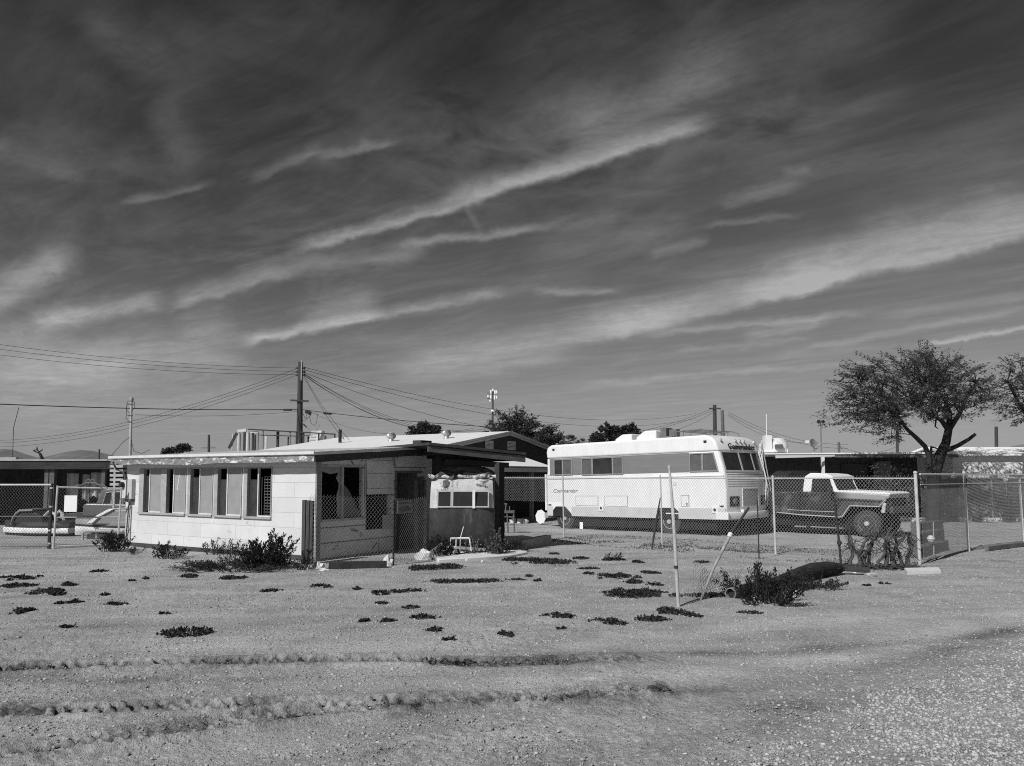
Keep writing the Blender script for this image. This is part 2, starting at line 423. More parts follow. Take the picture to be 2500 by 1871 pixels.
ZZ += TRZ * (YY < 14) * np.clip(.95 + .45 * vnoise(XX, YY, 1.1, 8), .55, 1.3)
lump = np.clip(vnoise(XX, YY, 19, 9) - .1, 0, 1) * .045 + np.clip(vnoise(XX, YY, 34, 19) - .1, 0, 1) * .02
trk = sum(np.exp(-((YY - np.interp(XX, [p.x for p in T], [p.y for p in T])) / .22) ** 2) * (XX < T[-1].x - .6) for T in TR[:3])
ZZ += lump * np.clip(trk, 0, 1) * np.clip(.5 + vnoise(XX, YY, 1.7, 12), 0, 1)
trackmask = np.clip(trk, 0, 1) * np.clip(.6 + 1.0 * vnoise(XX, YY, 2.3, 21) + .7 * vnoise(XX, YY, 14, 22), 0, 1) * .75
trackmask = np.maximum(trackmask, np.clip(-TRZ / .028, 0, 1) * .8 * (YY < 14))  # tread pits also darkened in colour: painted shade of the lug holes
def path_mask(px, w):
    pts = [G(u, v) for u, v in px]; best = np.full(XX.shape, 1e9)
    for p, q in zip(pts, pts[1:]):
        dx, dy = q.x - p.x, q.y - p.y; t = np.clip(((XX - p.x) * dx + (YY - p.y) * dy) / (dx * dx + dy * dy), 0, 1)
        best = np.minimum(best, np.hypot(XX - p.x - t * dx, YY - p.y - t * dy))
    return np.exp(-(best / w) ** 2) * np.clip(.75 + .7 * vnoise(XX, YY, 1.6, 41), .2, 1.2)
# wheel lanes of the dirt road: worn darker lines and paler packed strips, sweeping to the right
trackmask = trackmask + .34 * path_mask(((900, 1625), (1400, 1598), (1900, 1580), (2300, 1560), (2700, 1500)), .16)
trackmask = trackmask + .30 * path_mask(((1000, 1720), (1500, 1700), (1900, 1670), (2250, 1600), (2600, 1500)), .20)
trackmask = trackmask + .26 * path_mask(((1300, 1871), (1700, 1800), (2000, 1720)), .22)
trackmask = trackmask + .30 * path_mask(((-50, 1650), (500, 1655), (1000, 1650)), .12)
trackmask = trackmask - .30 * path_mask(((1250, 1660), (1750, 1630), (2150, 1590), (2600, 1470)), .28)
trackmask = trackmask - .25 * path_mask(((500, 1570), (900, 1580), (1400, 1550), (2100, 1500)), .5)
nr = len(rows)
vs = np.stack([XX, YY, ZZ], -1).reshape(-1, 3)
idx = np.arange(nr * NC).reshape(nr, NC)
fs = np.stack([idx[:-1, :-1], idx[:-1, 1:], idx[1:, 1:], idx[1:, :-1]], -1).reshape(-1, 4)
back = np.array([[-9000, -9000, -.02], [9000, -9000, -.02], [9000, 1.2, -.02], [-9000, 1.2, -.02]])
# strip behind the camera joined to the first row
vs = np.concatenate([vs, back]); b0 = nr * NC
fs = np.concatenate([fs, np.array([[b0, b0 + 1, b0 + 2, b0 + 3]])])
gm = bpy.data.meshes.new('ground')
gm.vertices.add(len(vs)); gm.vertices.foreach_set('co', vs.astype(np.float32).ravel())
gm.loops.add(fs.size); gm.loops.foreach_set('vertex_index', fs.astype(np.int32).ravel())
gm.polygons.add(len(fs)); gm.polygons.foreach_set('loop_start', np.arange(0, fs.size, 4, dtype=np.int32))
try: gm.polygons.foreach_set('loop_total', np.full(len(fs), 4, dtype=np.int32))
except Exception: pass
gm.polygons.foreach_set('use_smooth', np.ones(len(fs), dtype=bool))
gm.update(calc_edges=True); gm.validate()
at_ = gm.attributes.new('disturbed_pit_shade', 'FLOAT', 'POINT'); at_.data.foreach_set('value', np.concatenate([trackmask.ravel(), np.zeros(4)]).astype(np.float32))
def ground_mat():
    m, nt = newmat('dirt'); t = NT(nt)
    tc = t.n('ShaderNodeTexCoord'); v = tc.outputs['Object']
    s = t.sep(v)
    big = t.noise(v, .22, 5, .6, .4); mid = t.noise(v, 1.4, 6, .6); fine = t.noise(v, 26, 6, .7); vf = t.noise(v, 95, 3, .6)
    # smoother, slightly darker wheel lanes of the dirt road, running across in front
    lane = t.noise(t.xyz(t.math('MULTIPLY', s[0], .12), t.math('ADD', t.math('MULTIPLY', s[1], 1.3), t.math('MULTIPLY', s[0], -.12)), 2.0), 1.5, 4, .55)
    c = t.math('ADD', t.mr(big, .3, .7, -.09, .09), t.mr(mid, .3, .7, -.10, .10))
    c = t.math('ADD', c, t.mr(lane, .35, .65, -.15, .11))
    c = t.math('ADD', c, t.mr(fine, .3, .7, -.24, .24))
    c = t.math('ADD', c, t.mr(vf, .3, .7, -.20, .20))
    vo = t.n('ShaderNodeTexVoronoi'); t.l(v, vo.inputs['Vector']); vo.inputs['Scale'].default_value = 42
    peb = t.mr(vo.outputs['Distance'], .18, .30, 1, 0)
    vo2 = t.n('ShaderNodeSeparateColor'); t.l(vo.outputs['Color'], vo2.inputs[0])
    pk = t.math('MULTIPLY', peb, t.mr(vo2.outputs[0], .55, .6, 0, 1))
    c = t.math('ADD', c, t.math('MULTIPLY', pk, t.mr(vo2.outputs[1], 0, 1, -.25, .35)))
    at = t.n('ShaderNodeAttribute'); at.attribute_name = 'disturbed_pit_shade'
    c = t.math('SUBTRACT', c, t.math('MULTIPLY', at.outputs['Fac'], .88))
    soil = t.noise(v, .9, 7, .7, .8)
    c = t.math('ADD', c, t.mr(soil, .42, .7, .05, -.22))
    col = t.math('MULTIPLY', t.math('ADD', c, 1.0), .425)
    h = t.math('ADD', t.math('MULTIPLY', fine, 1.0), t.math('ADD', t.math('MULTIPLY', vf, .45), t.math('MULTIPLY', pk, .5)))
    finish(t, col, .95, .1, 0, h, 1.0, .035)
    return m
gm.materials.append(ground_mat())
go = bpy.data.objects.new('ground', gm); COL.objects.link(go); tag(go, kind='structure')
# hills
def hills(pts, Y, mat, name='hills'):
    mb = MB(); R_ = [P(u, v, Y) for u, v in pts]
    n = len(R_); vs = []
    for i, p in enumerate(R_):
        vs += [(p.x, p.y - 900, -30), (p.x * .97, p.y - 350, p.z * .55 + rnd.uniform(-6, 6)), (p.x, p.y, p.z), (p.x * 1.03, p.y + 900, -30)]
    fs = []
    for i in range(n - 1):
        for j in range(3): fs.append((i * 4 + j, i * 4 + 4 + j, i * 4 + 5 + j, i * 4 + 1 + j))
    mb.add(vs, fs)
    return tag(mb.build(name, mat), kind='structure')
mh = M('hill_rock', .16, .95, .25, .004, .1)
hills([(-500, 1150), (-380, 1112), (-250, 1104), (-120, 1092), (-40, 1102), (10, 1096), (30, 1098), (55, 1107), (90, 1117), (120, 1116), (140, 1110), (165, 1103), (195, 1099), (225, 1101), (250, 1106), (275, 1112), (300, 1118), (380, 1124), (520, 1130), (700, 1150)], 3500, mh)
hills([(2050, 1150), (2150, 1122), (2250, 1112), (2330, 1108), (2365, 1098), (2400, 1091), (2425, 1092), (2445, 1096), (2475, 1089), (2510, 1083), (2600, 1078), (2700, 1085), (2850, 1075), (3000, 1110), (3100, 1150)], 3500, mh)
# ------------------------------------------------------------------ derelict house
C0 = G(767, 1368); C1 = G(304, 1331); C0.z = 0; C1.z = 0
AX = (C0 - C1).normalized(); BX = V((-AX.y, AX.x, 0)); LH = (C0 - C1).length
YAW = math.atan2(AX.y, AX.x)
house = thing('house', 'derelict single storey house with pale panel walls, broken windows and a bright low roof', 'house', C0, YAW)
MI = house.matrix_basis.inverted()
def hf(u, v, y=0.0): p = MI @ hit(u, v, C0 + BX * y, BX); return p.x, p.z      # front plane -> (x, z)
def hs(u, v, x=0.0): p = MI @ hit(u, v, C0 + AX * x, AX); return p.y, p.z      # side plane -> (y, z)
pale = MW('pale_panel_wall', .60, .78, 'x', 1.30, .335, .5, .008, .85, .09, (.40, .63, 2.6), .5)
siding = MW('bare_siding', .68, .30, 'y', 3.3, .34, .37, .014, .9, .16, (.17, .62, 2.6), .8)
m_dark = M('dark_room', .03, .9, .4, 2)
m_fasc = M('weathered_fascia', .20, .85, .6, 3.5, .2, stretch=(1, 1, 2.5), stain=(.66, .54, 4.0))
m_roof = M('white_roofing', .64, .85, .10, 2.2, .2, bump=.2, bscale=18, stain=(.42, .66, 1.1))
m_frame = M('grey_window_frame', .36, .7, .2, 5)
m_alum = M('bright_aluminium', .62, .5, .15, 6)
m_wood_dk = M('dark_wood', .055, .85, .4, 4, .2, stretch=(1, 1, 6))
m_wood_gr = M('grey_wood', .26, .85, .35, 4, .2, stretch=(1, 1, 5))
m_board = M('grey_screen_board', .27, .9, .16, 3)
m_glass = glass('dark_glass')
fz_top = hf(304, 1120, -.32)[1]; eave_z = fz_top + .02
fz_bot = hf(304, 1134, -.32)[1]
EDG = [(402, 640), (640, 905), (925, 1197), (1210, 1510), (1530, 1833)]
MID = [(450, 514, 638), (697, 773, 900), (955, 1055, 1190), (1250, 1352, 1500), (1570, 1686, 1833)]
cx = lambda x: 250 + .226 * x
wz1 = hf(500, 1142)[1]; wz0 = hf(500, 1258.5)[1]
wx = [(hf(cx(a), 1195)[0], hf(cx(b), 1195)[0]) for a, b in EDG]
yb = 3.75                                           # annex depth
y_door0, y_door1 = hs(963, 1200)[0], hs(1029, 1200)[0]
y_end = hs(1041, 1200)[0]
ysl = (hs(1043, 1088, .25)[1] - hs(737, 1103, .25)[1]) / (hs(1043, 1088, .25)[0] - hs(737, 1103, .25)[0])
zE = hf(738, 1104, -.32)[1]
def roofz(y): return zE + (y + .32) * ysl
TH = .16
# front wall with five window openings
mb = MB(); holed(mb, (0, 0, 0), (1, 0, 0), (0, 0, 1), (0, -1, 0), TH, -LH, 0, -.25, roofz(0) - .09, [(a, b, wz0, wz1) for a, b in wx])
mb.build('front_wall', pale, house)
MB().bx(-LH + .02, -.02, -.03, -.001, -.1, .085).build('base_strip', M('dark_base_strip', .06, .9, .5, 4), house)  # dark strip along the foot of the front wall
# side wall with broken picture window, missing panel and doorway
pw = (hs(784, 1200)[0], hs(889, 1200)[0], hs(837, 1266)[1], hs(837, 1141)[1])
hole = (hs(893, 1240)[0], hs(956, 1240)[0], hs(925, 1292)[1], hs(925, 1203)[1])
door = (y_door0, y_door1, -.25, hs(995, 1150)[1])
mb = MB(); holed(mb, (0, 0, 0), (0, 1, 0), (0, 0, 1), (1, 0, 0), TH, .16, y_end, -.25, lambda y: roofz(y) - .09, [pw, hole, door])
mb.build('side_wall', siding, house)
# remaining walls of the dark room
mb = MB()
mb.bx(-LH, -LH + TH, .17, yb, -.25, roofz(0) - .1)
mb.bx(-LH, -.17, yb, yb + .12, -.25, roofz(yb) - .12)
mb.build('rear_wall', M('back_wall_paint', .25, .9), house)
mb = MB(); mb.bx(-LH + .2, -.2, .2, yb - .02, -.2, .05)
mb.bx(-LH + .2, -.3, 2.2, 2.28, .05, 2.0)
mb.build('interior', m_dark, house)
# rubbish seen through openings
# roof
rl = hf(266, 1116, -.32)[0]; rr_ = .28
mb = MB()
def slab(mb, pts, th=.07):
    mb.prism([V(p) for p in pts], (0, 0, -th))
slab(mb, [(rl, -.32, roofz(-.32)), (rr_, -.32, roofz(-.32)), (rr_, yb, roofz(yb)), (rl, yb, roofz(yb))])
YG = 33.0; rp = MI @ P(1248, 1053, YG); gxp = rp.x; yR, zR = rp.y, rp.z      # gable end of the main house, further back
yL, zL = hs(1070, 1090, gxp)
gsl = (zR - zL) / (yR - yL); yW = 2 * yR - yL
glx = hf(823, 1075, yR)[0]; ov = .45
slab(mb, [(rl, yb + .004, roofz(yb) + .004), (rr_, yb + .004, roofz(yb) + .004), (gxp + .5, yL - ov, zL - gsl * ov - .02), (rl, yL - ov, zL - gsl * ov - .02)], .07)
slab(mb, [(glx, yL - ov + .004, zL - gsl * ov), (gxp, yL - ov + .004, zL - gsl * ov), (gxp, yR, zR), (glx, yR, zR)], .08)
slab(mb, [(glx, yR + .002, zR), (gxp, yR + .002, zR), (gxp, yW + ov, zL - gsl * ov), (glx, yW + ov, zL - gsl * ov)], .08)
roof = mb.build('roof', m_roof, house)
# rolled roofing seams and stains laid on the roof
mb = MB()
for k in range(7):
    y0 = .25 + k * .52; x0 = rl + .1
    mb.bar((x0, y0, roofz(y0) + .004), (rr_ - .02, y0, roofz(y0) + .004), .03, .008)
mb.build('roof_seam', M('roof_seam_tar', .30, .9, .3), roof)
# fascias
mb = MB(); rg0 = random.Random(2); n_ = 26; xs_ = [rl + .05 + (rr_ - .08 - rl) * k / n_ for k in range(n_ + 1)]
zb_ = [fz_bot - .005 + rg0.uniform(-.012, .012) - .03 * math.exp(-((k - 11) / 3.5) ** 2) for k in range(n_ + 1)]
for k in range(n_):
    mb.add([(xs_[k], -.30, zb_[k]), (xs_[k + 1], -.30, zb_[k + 1]), (xs_[k + 1], -.30, roofz(-.32) - .075), (xs_[k], -.30, roofz(-.32) - .075), (xs_[k], -.265, zb_[k]), (xs_[k + 1], -.265, zb_[k + 1])], [(0, 1, 2, 3), (0, 4, 5, 1)])
mb.build('fascia', m_fasc, house)
mb = MB(); mb.bx(rl, rr_ + .01, -.345, -.32, roofz(-.32) - .05, roofz(-.32) + .012); mb.build('drip_edge', m_alum, house)
mb = MB(); mb.prism([(rr_ - .05, -.26, roofz(-.26) - .075), (rr_ - .05, y_end + .1, roofz(y_end + .1) - .075), (rr_ - .05, y_end + .1, roofz(y_end) - .22), (rr_ - .05, -.26, roofz(-.26) - .23)], (.035, 0, 0))
mb.build('rake_board', m_wood_dk, house)
# dark rafter tails below the rake
for k in range(6):
    y = .3 + k * .6; MB().bx(0.012, rr_ - .06, y, y + .05, roofz(y) - .17, roofz(y) - .08).build('lookout', m_wood_dk, house)
# gable end: dark board panel with vents, pale rake trim
gx = gxp - .12; gz0 = hs(1300, 1110, gx)[1]
mb = MB(); mb.prism([(gx, yL + .05, zL - .12), (gx, yR, zR - .12), (gx, yW - .05, zL - .12), (gx, yW - .05, gz0), (gx, yL + .05, gz0)], (-.06, 0, 0))
mb.build('gable_panel', MW('dark_gable_boards', .035, .5, 'y', .2, 5, .5, .012, .9, .3), house)
for s_ in (1, -1):
    mb = MB(); a = (yR - s_ * (yR - yL + ov)); za = zR - gsl * (yR - yL + ov); x = gxp + .004
    mb.prism([(x, yR, zR + .01), (x, a, za + .01), (x, a, za - .08), (x, yR, zR - .08)], (.03, 0, 0))
    x = gxp - .06; mb.prism([(x, yR, zR - .10), (x, a, za - .10), (x, a, za - .18), (x, yR, zR - .18)], (.04, 0, 0))
    mb.build('gable_trim', M('grey_trim', .36, .8, .2), house)
for u0, u1, v0, v1 in ((1184, 1203, 1076, 1097), (1238, 1257, 1078, 1099)):
    a, b = hs(u0, v0, gx)[0], hs(u1, v0, gx)[0]; z1, z0 = hs((u0 + u1) / 2, v0, gx)[1], hs((u0 + u1) / 2, v1, gx)[1]
    mb = MB(); x = gx + .004; w = .045
    mb.bx(x, x + .03, a, b, z0, z0 + w).bx(x, x + .03, a, b, z1 - w, z1).bx(x, x + .03, a, a + w, z0 + w, z1 - w).bx(x, x + .03, b - w, b, z0 + w, z1 - w)
    gv = mb.build('gable_vent', M('vent_metal', .40, .7, .2), house)
    mb = MB(); n = 5
    for k in range(n):
        zc = z0 + .07 + (z1 - z0 - .14) * k / (n - 1)
        mb.box((x + .014, (a + b) / 2, zc), (.035, b - a - 2 * w - .01, .03), (V((.8, 0, -.6)), V((0, 1, 0)), V((.6, 0, .8))))
    mb.build('louvre', M('vent_metal', .40), gv)
# sunlit sloping awning below the gable, dark patio behind its posts
aw = 1.9; y0a, y1a = yL + .3, hs(1350, 1139, gx + aw)[0]
za1 = hs(1300, 1111, gx + .02)[1]; za0 = hs(1300, 1139, gx + aw)[1]
MB().prism([(gx + .02, y0a, za1), (gx + aw, y0a, za0), (gx + aw, y0a, za0 - .05), (gx + .02, y0a, za1 - .05)], (0, y1a - y0a, 0)).build('awning', M('awning_white', .74, .8, .06), house)
z_, z2_ = hs(1300, 1143, gx + aw)[1], hs(1300, 1153, gx + aw)[1]
MB().bx(gx + aw + .002, gx + aw + .03, y0a, y1a, z2_, z_ - .002).build('awning_fascia', M('awning_fascia', .50, .6), house)
MB().bx(gx + aw + .003, gx + aw + .05, y0a, y1a, z_ + .0, za0 - .03).build('awning_gutter', M('awning_gutter', .16, .6), house)
yp = hs(1297, 1200, gx + aw - .1)[0]
for yy in (y0a + .15, yp): MB().bx(gx + aw - .16, gx + aw - .02, yy - .06, yy + .06, -.1, za0 - .06).build('awning_post', M('awning_post_paint', .20, .8), house)
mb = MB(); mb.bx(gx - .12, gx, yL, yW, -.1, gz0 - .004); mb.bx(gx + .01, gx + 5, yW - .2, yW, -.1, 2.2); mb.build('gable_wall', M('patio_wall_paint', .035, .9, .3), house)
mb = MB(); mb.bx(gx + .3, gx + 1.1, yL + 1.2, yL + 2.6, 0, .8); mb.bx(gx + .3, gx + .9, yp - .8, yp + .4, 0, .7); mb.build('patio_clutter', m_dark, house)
# header block at the joint of annex and gable roof
MB().bx(.02, rr_ + .02, yb - .45, yb - .02, roofz(yb) + .006, roofz(yb) + .13).build('roof_curb', m_wood_dk, house)
mb = MB(); mb.bx(-LH, gxp - .3, yL, yL + .12, -.1, zL - .12).bx(-LH, -LH + .12, yL + .13, yW, -.1, zL - .12); mb.build('main_wall', M('main_wall_paint', .4, .9, .15), house)
# windows of the front wall
m_fr2 = M('window_post_paint', .34, .8, .2, 6)
for i, ((a, b), (d0, mid, r1)) in enumerate(zip(wx, MID)):
    xd0, xm, xr = [hf(cx(q), 1195)[0] for q in (d0, mid, r1)]
    mb = MB()
    mb.bx(a + .002, b - .002, -.045, .08, wz0 - .03, wz0 + .018)                         # sill
    mb.bx(a + .002, b - .002, -.012, .08, wz1 - .03, wz1 - .002)
    mb.bx(a + .002, max(xd0, a + .03), -.02, .08, wz0 + .018, wz1 - .03)
    mb.bx(min(xr, b - .02), b - .002, -.02, .08, wz0 + .018, wz1 - .03)
    fr = mb.build('window', m_fr2, house)
    mb = MB(); mb.bx(xm - .016, xm + .016, -.016, .03, wz0 + .02, wz1 - .03); mb.bx(xm + .016, xr, -.016, .02, wz0 + .02, wz0 + .05)
    mb.build('sash_bar', m_alum, fr)
    z0, z1 = wz0 + .05, wz1 - .03
    if i < 4:
        mb = MB(); mb.bx(xm + .017, min(xr, b - .02) - .002, .004, .016, z0, z1); mb.build('pane', m_board, fr)
    mb = MB()
    if i == 0:
        mb.prism([(xd0, .05, z0), (xm - .02, .05, z0), (xm - .03, .05, z1 - .25), (xd0 + .02, .05, z1 - .12)], (0, .008, 0))
    elif i == 1:
        mb.prism([(xm - .02, .05, z0 - .02), (xm - .1, .05, z0 - .02), (xm - .09, .05, z0 + .4), (xm - .02, .05, z0 + .35)], (0, .008, 0))
    else:
        mb.bx(max(xd0, a + .03) + .002, xm - .018, .05, .058, wz0 + .02, z1 - (.26 if i != 2 else .2))
    mb.build('broken_pane', M('dusty_glass', .045, .35, .4, 4) if i != 1 else m_board, fr)
    if i == 4:
        mb = MB()
        for q in range(5):
            xx = xm + .05 + (xr - xm - .07) * q / 4; mb.bx(xx, xx + .012, .05, .06, z0, z1 - .2)
        for q in range(14):
            zz = z0 + (z1 - z0 - .2) * q / 13; mb.bx(xm + .12, xr - .01, .062, .07, zz, zz + .02)
        mb.build('lattice_screen', M('lattice_wood', .10, .8, .3), fr)
    if i == 1:
        mb = MB(); mb.prism([(xm + .12, -.002, z0 + .55), (xm + .15, -.002, z0 + .55), (xm + .22, -.002, z1 - .15), (xm + .2, -.002, z1 - .12)], (0, .005, 0)); mb.build('glass_shard', m_alum, fr)
# picture window in the side wall
fw = .055; xo = .02
mb = MB()
a, b, z0, z1 = pw
mb.bx(-.1, xo, a - .06, a, z0 - .05, z1 + .05).bx(-.1, xo, b, b + .05, z0 - .05, z1 + .05).bx(-.1, xo, a, b, z1, z1 + .05).bx(-.1, xo + .02, a, b, z0 - .05, z0)
ym = hs(837, 1200)[0]
mb.bx(-.09, .0, ym - .03, ym + .03, z0, z1)
pf = mb.build('picture_window', M('picture_frame_wood', .42, .85, .25, 5), house)
mb = MB()
rg = random.Random(3)
pl = [(0, ym - .05, z0)]
for k in range(9):
    pl.append((0, ym - .09 - rg.uniform(0, .1), z0 + (z1 - z0) * (k + .5) / 9.5))
pl += [(0, a + .3, z1 - .16), (0, a + .06, z1 - .10), (0, a + .05, z1), (0, ym - .05, z1)]
mb.prism([(-.05, p[1], p[2]) for p in pl], (.012, 0, 0))
mb.build('torn_screen', M('torn_cloth', .30, .9, .3), pf)
MB().prism([(-.05, ym + .03, z0), (-.05, b - .04, z0), (-.05, ym + .25, z0 + .62), (-.05, ym + .03, z0 + .8)], (.01, 0, 0)).build('glass_shard', M('dusty_shard', .14, .4, .2), pf)
MB().bx(-.03, .024, b - .07, b - .025, z0 + .02, z1 - .02).build('bent_jamb', m_alum, pf)
# loose siding sheets around the missing panel
mb = MB()
y0, y1 = hs(892, 1200)[0], hs(958, 1200)[0]
for va, vb, lift in ((1125, 1155, .025), (1157, 1192, .03), (1193, 1207, .045)):
    zt, zb = hs(925, va)[1], hs(925, vb)[1]
    mb.box((.018 + lift / 2, (y0 + y1) / 2, (zt + zb) / 2), (.015, y1 - y0 - rg.uniform(0, .05), zt - zb), (V((1, 0, .06)).normalized(), V((0, 1, 0)), V((-.06, 0, 1)).normalized()))
mb.build('loose_siding', M('loose_siding_sheet', .70, .9, .15, 3), house)
yq = hs(945, 1200)[0]
MB().bx(.005, .03, hs(933, 1270)[0], hs(957, 1270)[0], hs(945, 1292)[1], hs(945, 1257)[1]).build('wall_patch', M('patch_board', .42, .9, .15), house)
# door frame
d0, d1, dz0, dz1 = door
mb = MB(); mb.bx(-.12, .025, d0, d0 + .06, -.1, dz1).bx(-.12, .025, d0 + .06, d1, dz1 - .05, dz1 - .002).bx(-.12, .05, d1 - .03, d1 + .03, -.1, dz1 - .15)
mb.build('door_frame', M('door_frame_wood', .16, .85, .3, 5, stretch=(1, 1, 4)), house)
MB().bx(.03, .055, d1 - .32, d1 - .2, -.1, dz1 - .25).build('door_edge', m_wood_gr, house)
# trim board, torn strips hanging from the rake
for u, v, u2, v2 in ((955, 1098, 965, 1140), (962, 1100, 970, 1120), (845, 1112, 862, 1134)):
    p, q = hs(u, v, .05), hs(u2, v2, .09); MB().tube([(.05, *p), (.08, (p[0] + q[0]) / 2 + .03, (p[1] + q[1]) / 2), (.09, *q)], .02, 5).build('torn_strip', M('torn_strip_tar', .2, .8, .3), house)
MB().bx(.012, .04, .0, .13, -.05, roofz(0) - .15).build('corner_board', M('corner_board_wood', .27, .85, .3, 5, stretch=(1, 1, 4)), house)
# foundation tie at the foot of the side wall
# electricity meter and conduit on the front wall
mx0, mz1 = hf(cx(245), 1170); mx1, mz0 = hf(cx(300), 1212)
mx0, mz1 = hf(306, 1172); mx1, _ = hf(319, 1172); _, mz0 = hf(312, 1216)
mbx = MB().bx(mx0, mx1, -.13, -.002, mz0, mz1).build('meter_box', M('meter_box_paint', .55, .6, .12), house)
MB().lathe([(.0, 0), (.075, 0), (.08, .03), (.06, .09), (.0, .1)], ((mx0 + mx1) / 2, -.131, mz1 - .13), (0, -1, 0), 20).build('meter_dial', M('meter_dark', .03, .3), mbx)
a_, c_ = hf(320, 1172); b_, d_ = hf(331, 1212)
MB().bx(mx1 + .02, mx1 + .22, -.1, -.002, mz0 - .02, mz1 + .02).build('breaker_panel', M('breaker_paint', .45, .6, .15), house)
mb = MB(); xx = (mx0 + mx1) / 2 + .05
mb.tube([(xx + .1, -.04, mz0 - .02), (xx + .1, -.04, mz0 - .12), (xx + .05, -.04, .6), (xx, -.04, -.05)], .016, 6); mb.bx(mx1 - .05, mx1 + .2, -.11, -.01, mz0 - .09, mz0 - .024)
mb.tube([(mx0 - .05, -.33, eave_z - .1), (mx0 - .1, -.2, eave_z - .3), (mx0 + .05, -.08, mz1 + .2), (mx0 + .1, -.06, mz1)], .025, 6)
mb.build('conduit', M('conduit_dark', .10, .6, .2), house)
def on_roof(u, v):
    # point of the roof seen at pixel
    best = None
    for y0, z0, s_ in ((-.32, zE, ysl), (yL, zL, gsl)):
        n = (BX * -s_ + V((0, 0, 1))).normalized(); p0 = house.matrix_basis @ V((0, y0, z0))
        p = MI @ hit(u, v, p0, n)
        if s_ == ysl and y0 < 0 and p.y <= yb: return p
        best = p
    return best
m_galv = M('galvanised_metal', .5, .35, .15, 8, .5, .6)
def turbine(u, v, lab):
    p = on_roof(u, v); w = house.matrix_basis @ p
    t = thing('turbine_vent', lab, 'roof vent', w, 0, 'turbine vents on the roof'); S_ = w.y / F * 24 / .40
    MB().lathe([(.0, -.06), (.13, -.06), (.12, .06), (.09, .12), (.09, .14), (0, .14)], (0, 0, 0), (0, 0, 1), 16).build('collar', m_galv, t, smooth=True)
    mb = MB(); n = 16
    for k in range(n):
        a0 = 2 * math.pi * k / n
        pts = []
        for q in range(6):
            f = q / 5; r = .10 + .095 * math.sin(math.pi * (.12 + .8 * f)); z = .14 + .27 * f
            pts.append((r, z))
        vs = []
        for r, z in pts:
            vs.append((r * math.cos(a0), r * math.sin(a0), z)); vs.append((r * .86 * math.cos(a0 + .42), r * .86 * math.sin(a0 + .42), z))
        mb.add(vs, [(2 * i, 2 * i + 1, 2 * i + 3, 2 * i + 2) for i in range(5)])
    mb.build('vanes', m_galv, t, recalc=False)
    MB().lathe([(0, .41), (.14, .405), (.12, .44), (0, .46)], (0, 0, 0), (0, 0, 1), 16).build('cap', m_galv, t, smooth=True)
    MB().lathe([(0, .14), (.09, .14), (.09, .4), (0, .4)], (0, 0, 0), (0, 0, 1), 10).build('core', m_dark, t)
    t.scale = (S_, S_, S_ * .8)
    return t
turbine(955, 1078, 'left turbine vent, nearer to the black pipe on the pale roof')
turbine(1090, 1071, 'right turbine vent, nearer to the ridge of the pale roof')
w = house.matrix_basis @ on_roof(830, 1082)
t = thing('vent_pipe', 'thin black vent pipe standing on the pale roof', 'pipe', w)
hp = (P(830, 1049, w.y).z - w.z); rp_ = 4 * w.y / F
MB().tube([(0, 0, -.05), (0, 0, hp)], rp_, 10).build('pipe', M('black_pipe', .02, .6), t)
MB().lathe([(0, -.02), (.1, -.02), (.06, .05), (0, .05)], (0, 0, 0), (0, 0, 1), 12).build('flashing', M('lead_flashing', .2, .6), t)
# service mast
w = house.matrix_basis @ on_roof(318, 1111); Yw = w.y
t = thing('service_mast', 'pale service mast with loose wires above the left end of the roof', 'mast', w)
top = P(321, 978, Yw) - w
MB().tube([(0, 0, -.1), (top.x * .5, 0, top.z * .5), (top.x, 0, top.z)], [.04, .04, .036], 10).build('mast_pipe', M('mast_paint', .42, .6, .2), t)
mb = MB().lathe([(0, -.04), (.05, -.04), (.07, .03), (.05, .09), (0, .1)], top, (0, 0, 1), 12); mb.build('weatherhead', M('weatherhead_metal', .3, .6), t, smooth=True)
for z, l in ((.93, .1), (.72, .09), (.6, .08)): MB().bar((top.x - l, -.03, top.z * z), (top.x + l * .7, -.03, top.z * z), .03, .03).build('bracket', M('bracket_metal', .08, .7), t)
mb = MB()
for sx, dz in ((-1, -.28), (1, -.22), (-1, -.55)):
    mb.tube([(top.x, -.02, top.z + .03), (top.x + sx * .11, -.04, top.z - .05), (top.x + sx * .13, -.04, top.z + dz), (top.x + sx * .03, -.03, top.z + dz - .12)], .008, 5)
mb.tube([(0, -.03, .55), (-.2, -.05, .4), (-.42, -.1, .1), (-.5, -.4, -.2), (-.45, -.5, -.9)], .008, 5)
mb.tube([(.03, -.03, .45), (.1, 0, .12), (.35, 0, .04), (.6, 0, .16)], .008, 5)
mb.build('loose_wire', M('wire_black', .02, .6), t)
# ------------------------------------------------------------------ motorhome
m_white = M('white_paint', .74, .45, .07, 2.5, .4, stretch=(1, 1, .35), stain=(.60, .64, 2.2))
m_rvband = MW('faded_band', .19, .86, 'x', 20, .075, .5, .006, .7, .07, None, .25)
m_skirt = M('grey_skirt', .52, .7, .12, 2.5)
m_rvwin = glass('rv_glass', .03, .1)
m_rvscreen = M('rv_curtain', .10, .7, .25, 4)
m_tyre = M('dusty_tyre', .05, .9, .3, 8)
m_rim = M('steel_rim', .4, .5, .2, 6)
m_rvfr = M('rv_window_frame', .26, .5, .15)
m_blk = M('black_plastic', .02, .6, .2)
m_chrome = M('dull_chrome', .72, .3, .1, 5, .5, .5)
def frame_of(name, label, cat, org, fwd, tilt=0.0, group=None):
    t = thing(name, label, cat, org, 0, group)
    t.matrix_basis = Matrix.Translation(V(org)) @ Matrix.Rotation(math.atan2(fwd[1], fwd[0]), 4, 'Z') @ Matrix.Rotation(-tilt, 4, 'Y')
    return t
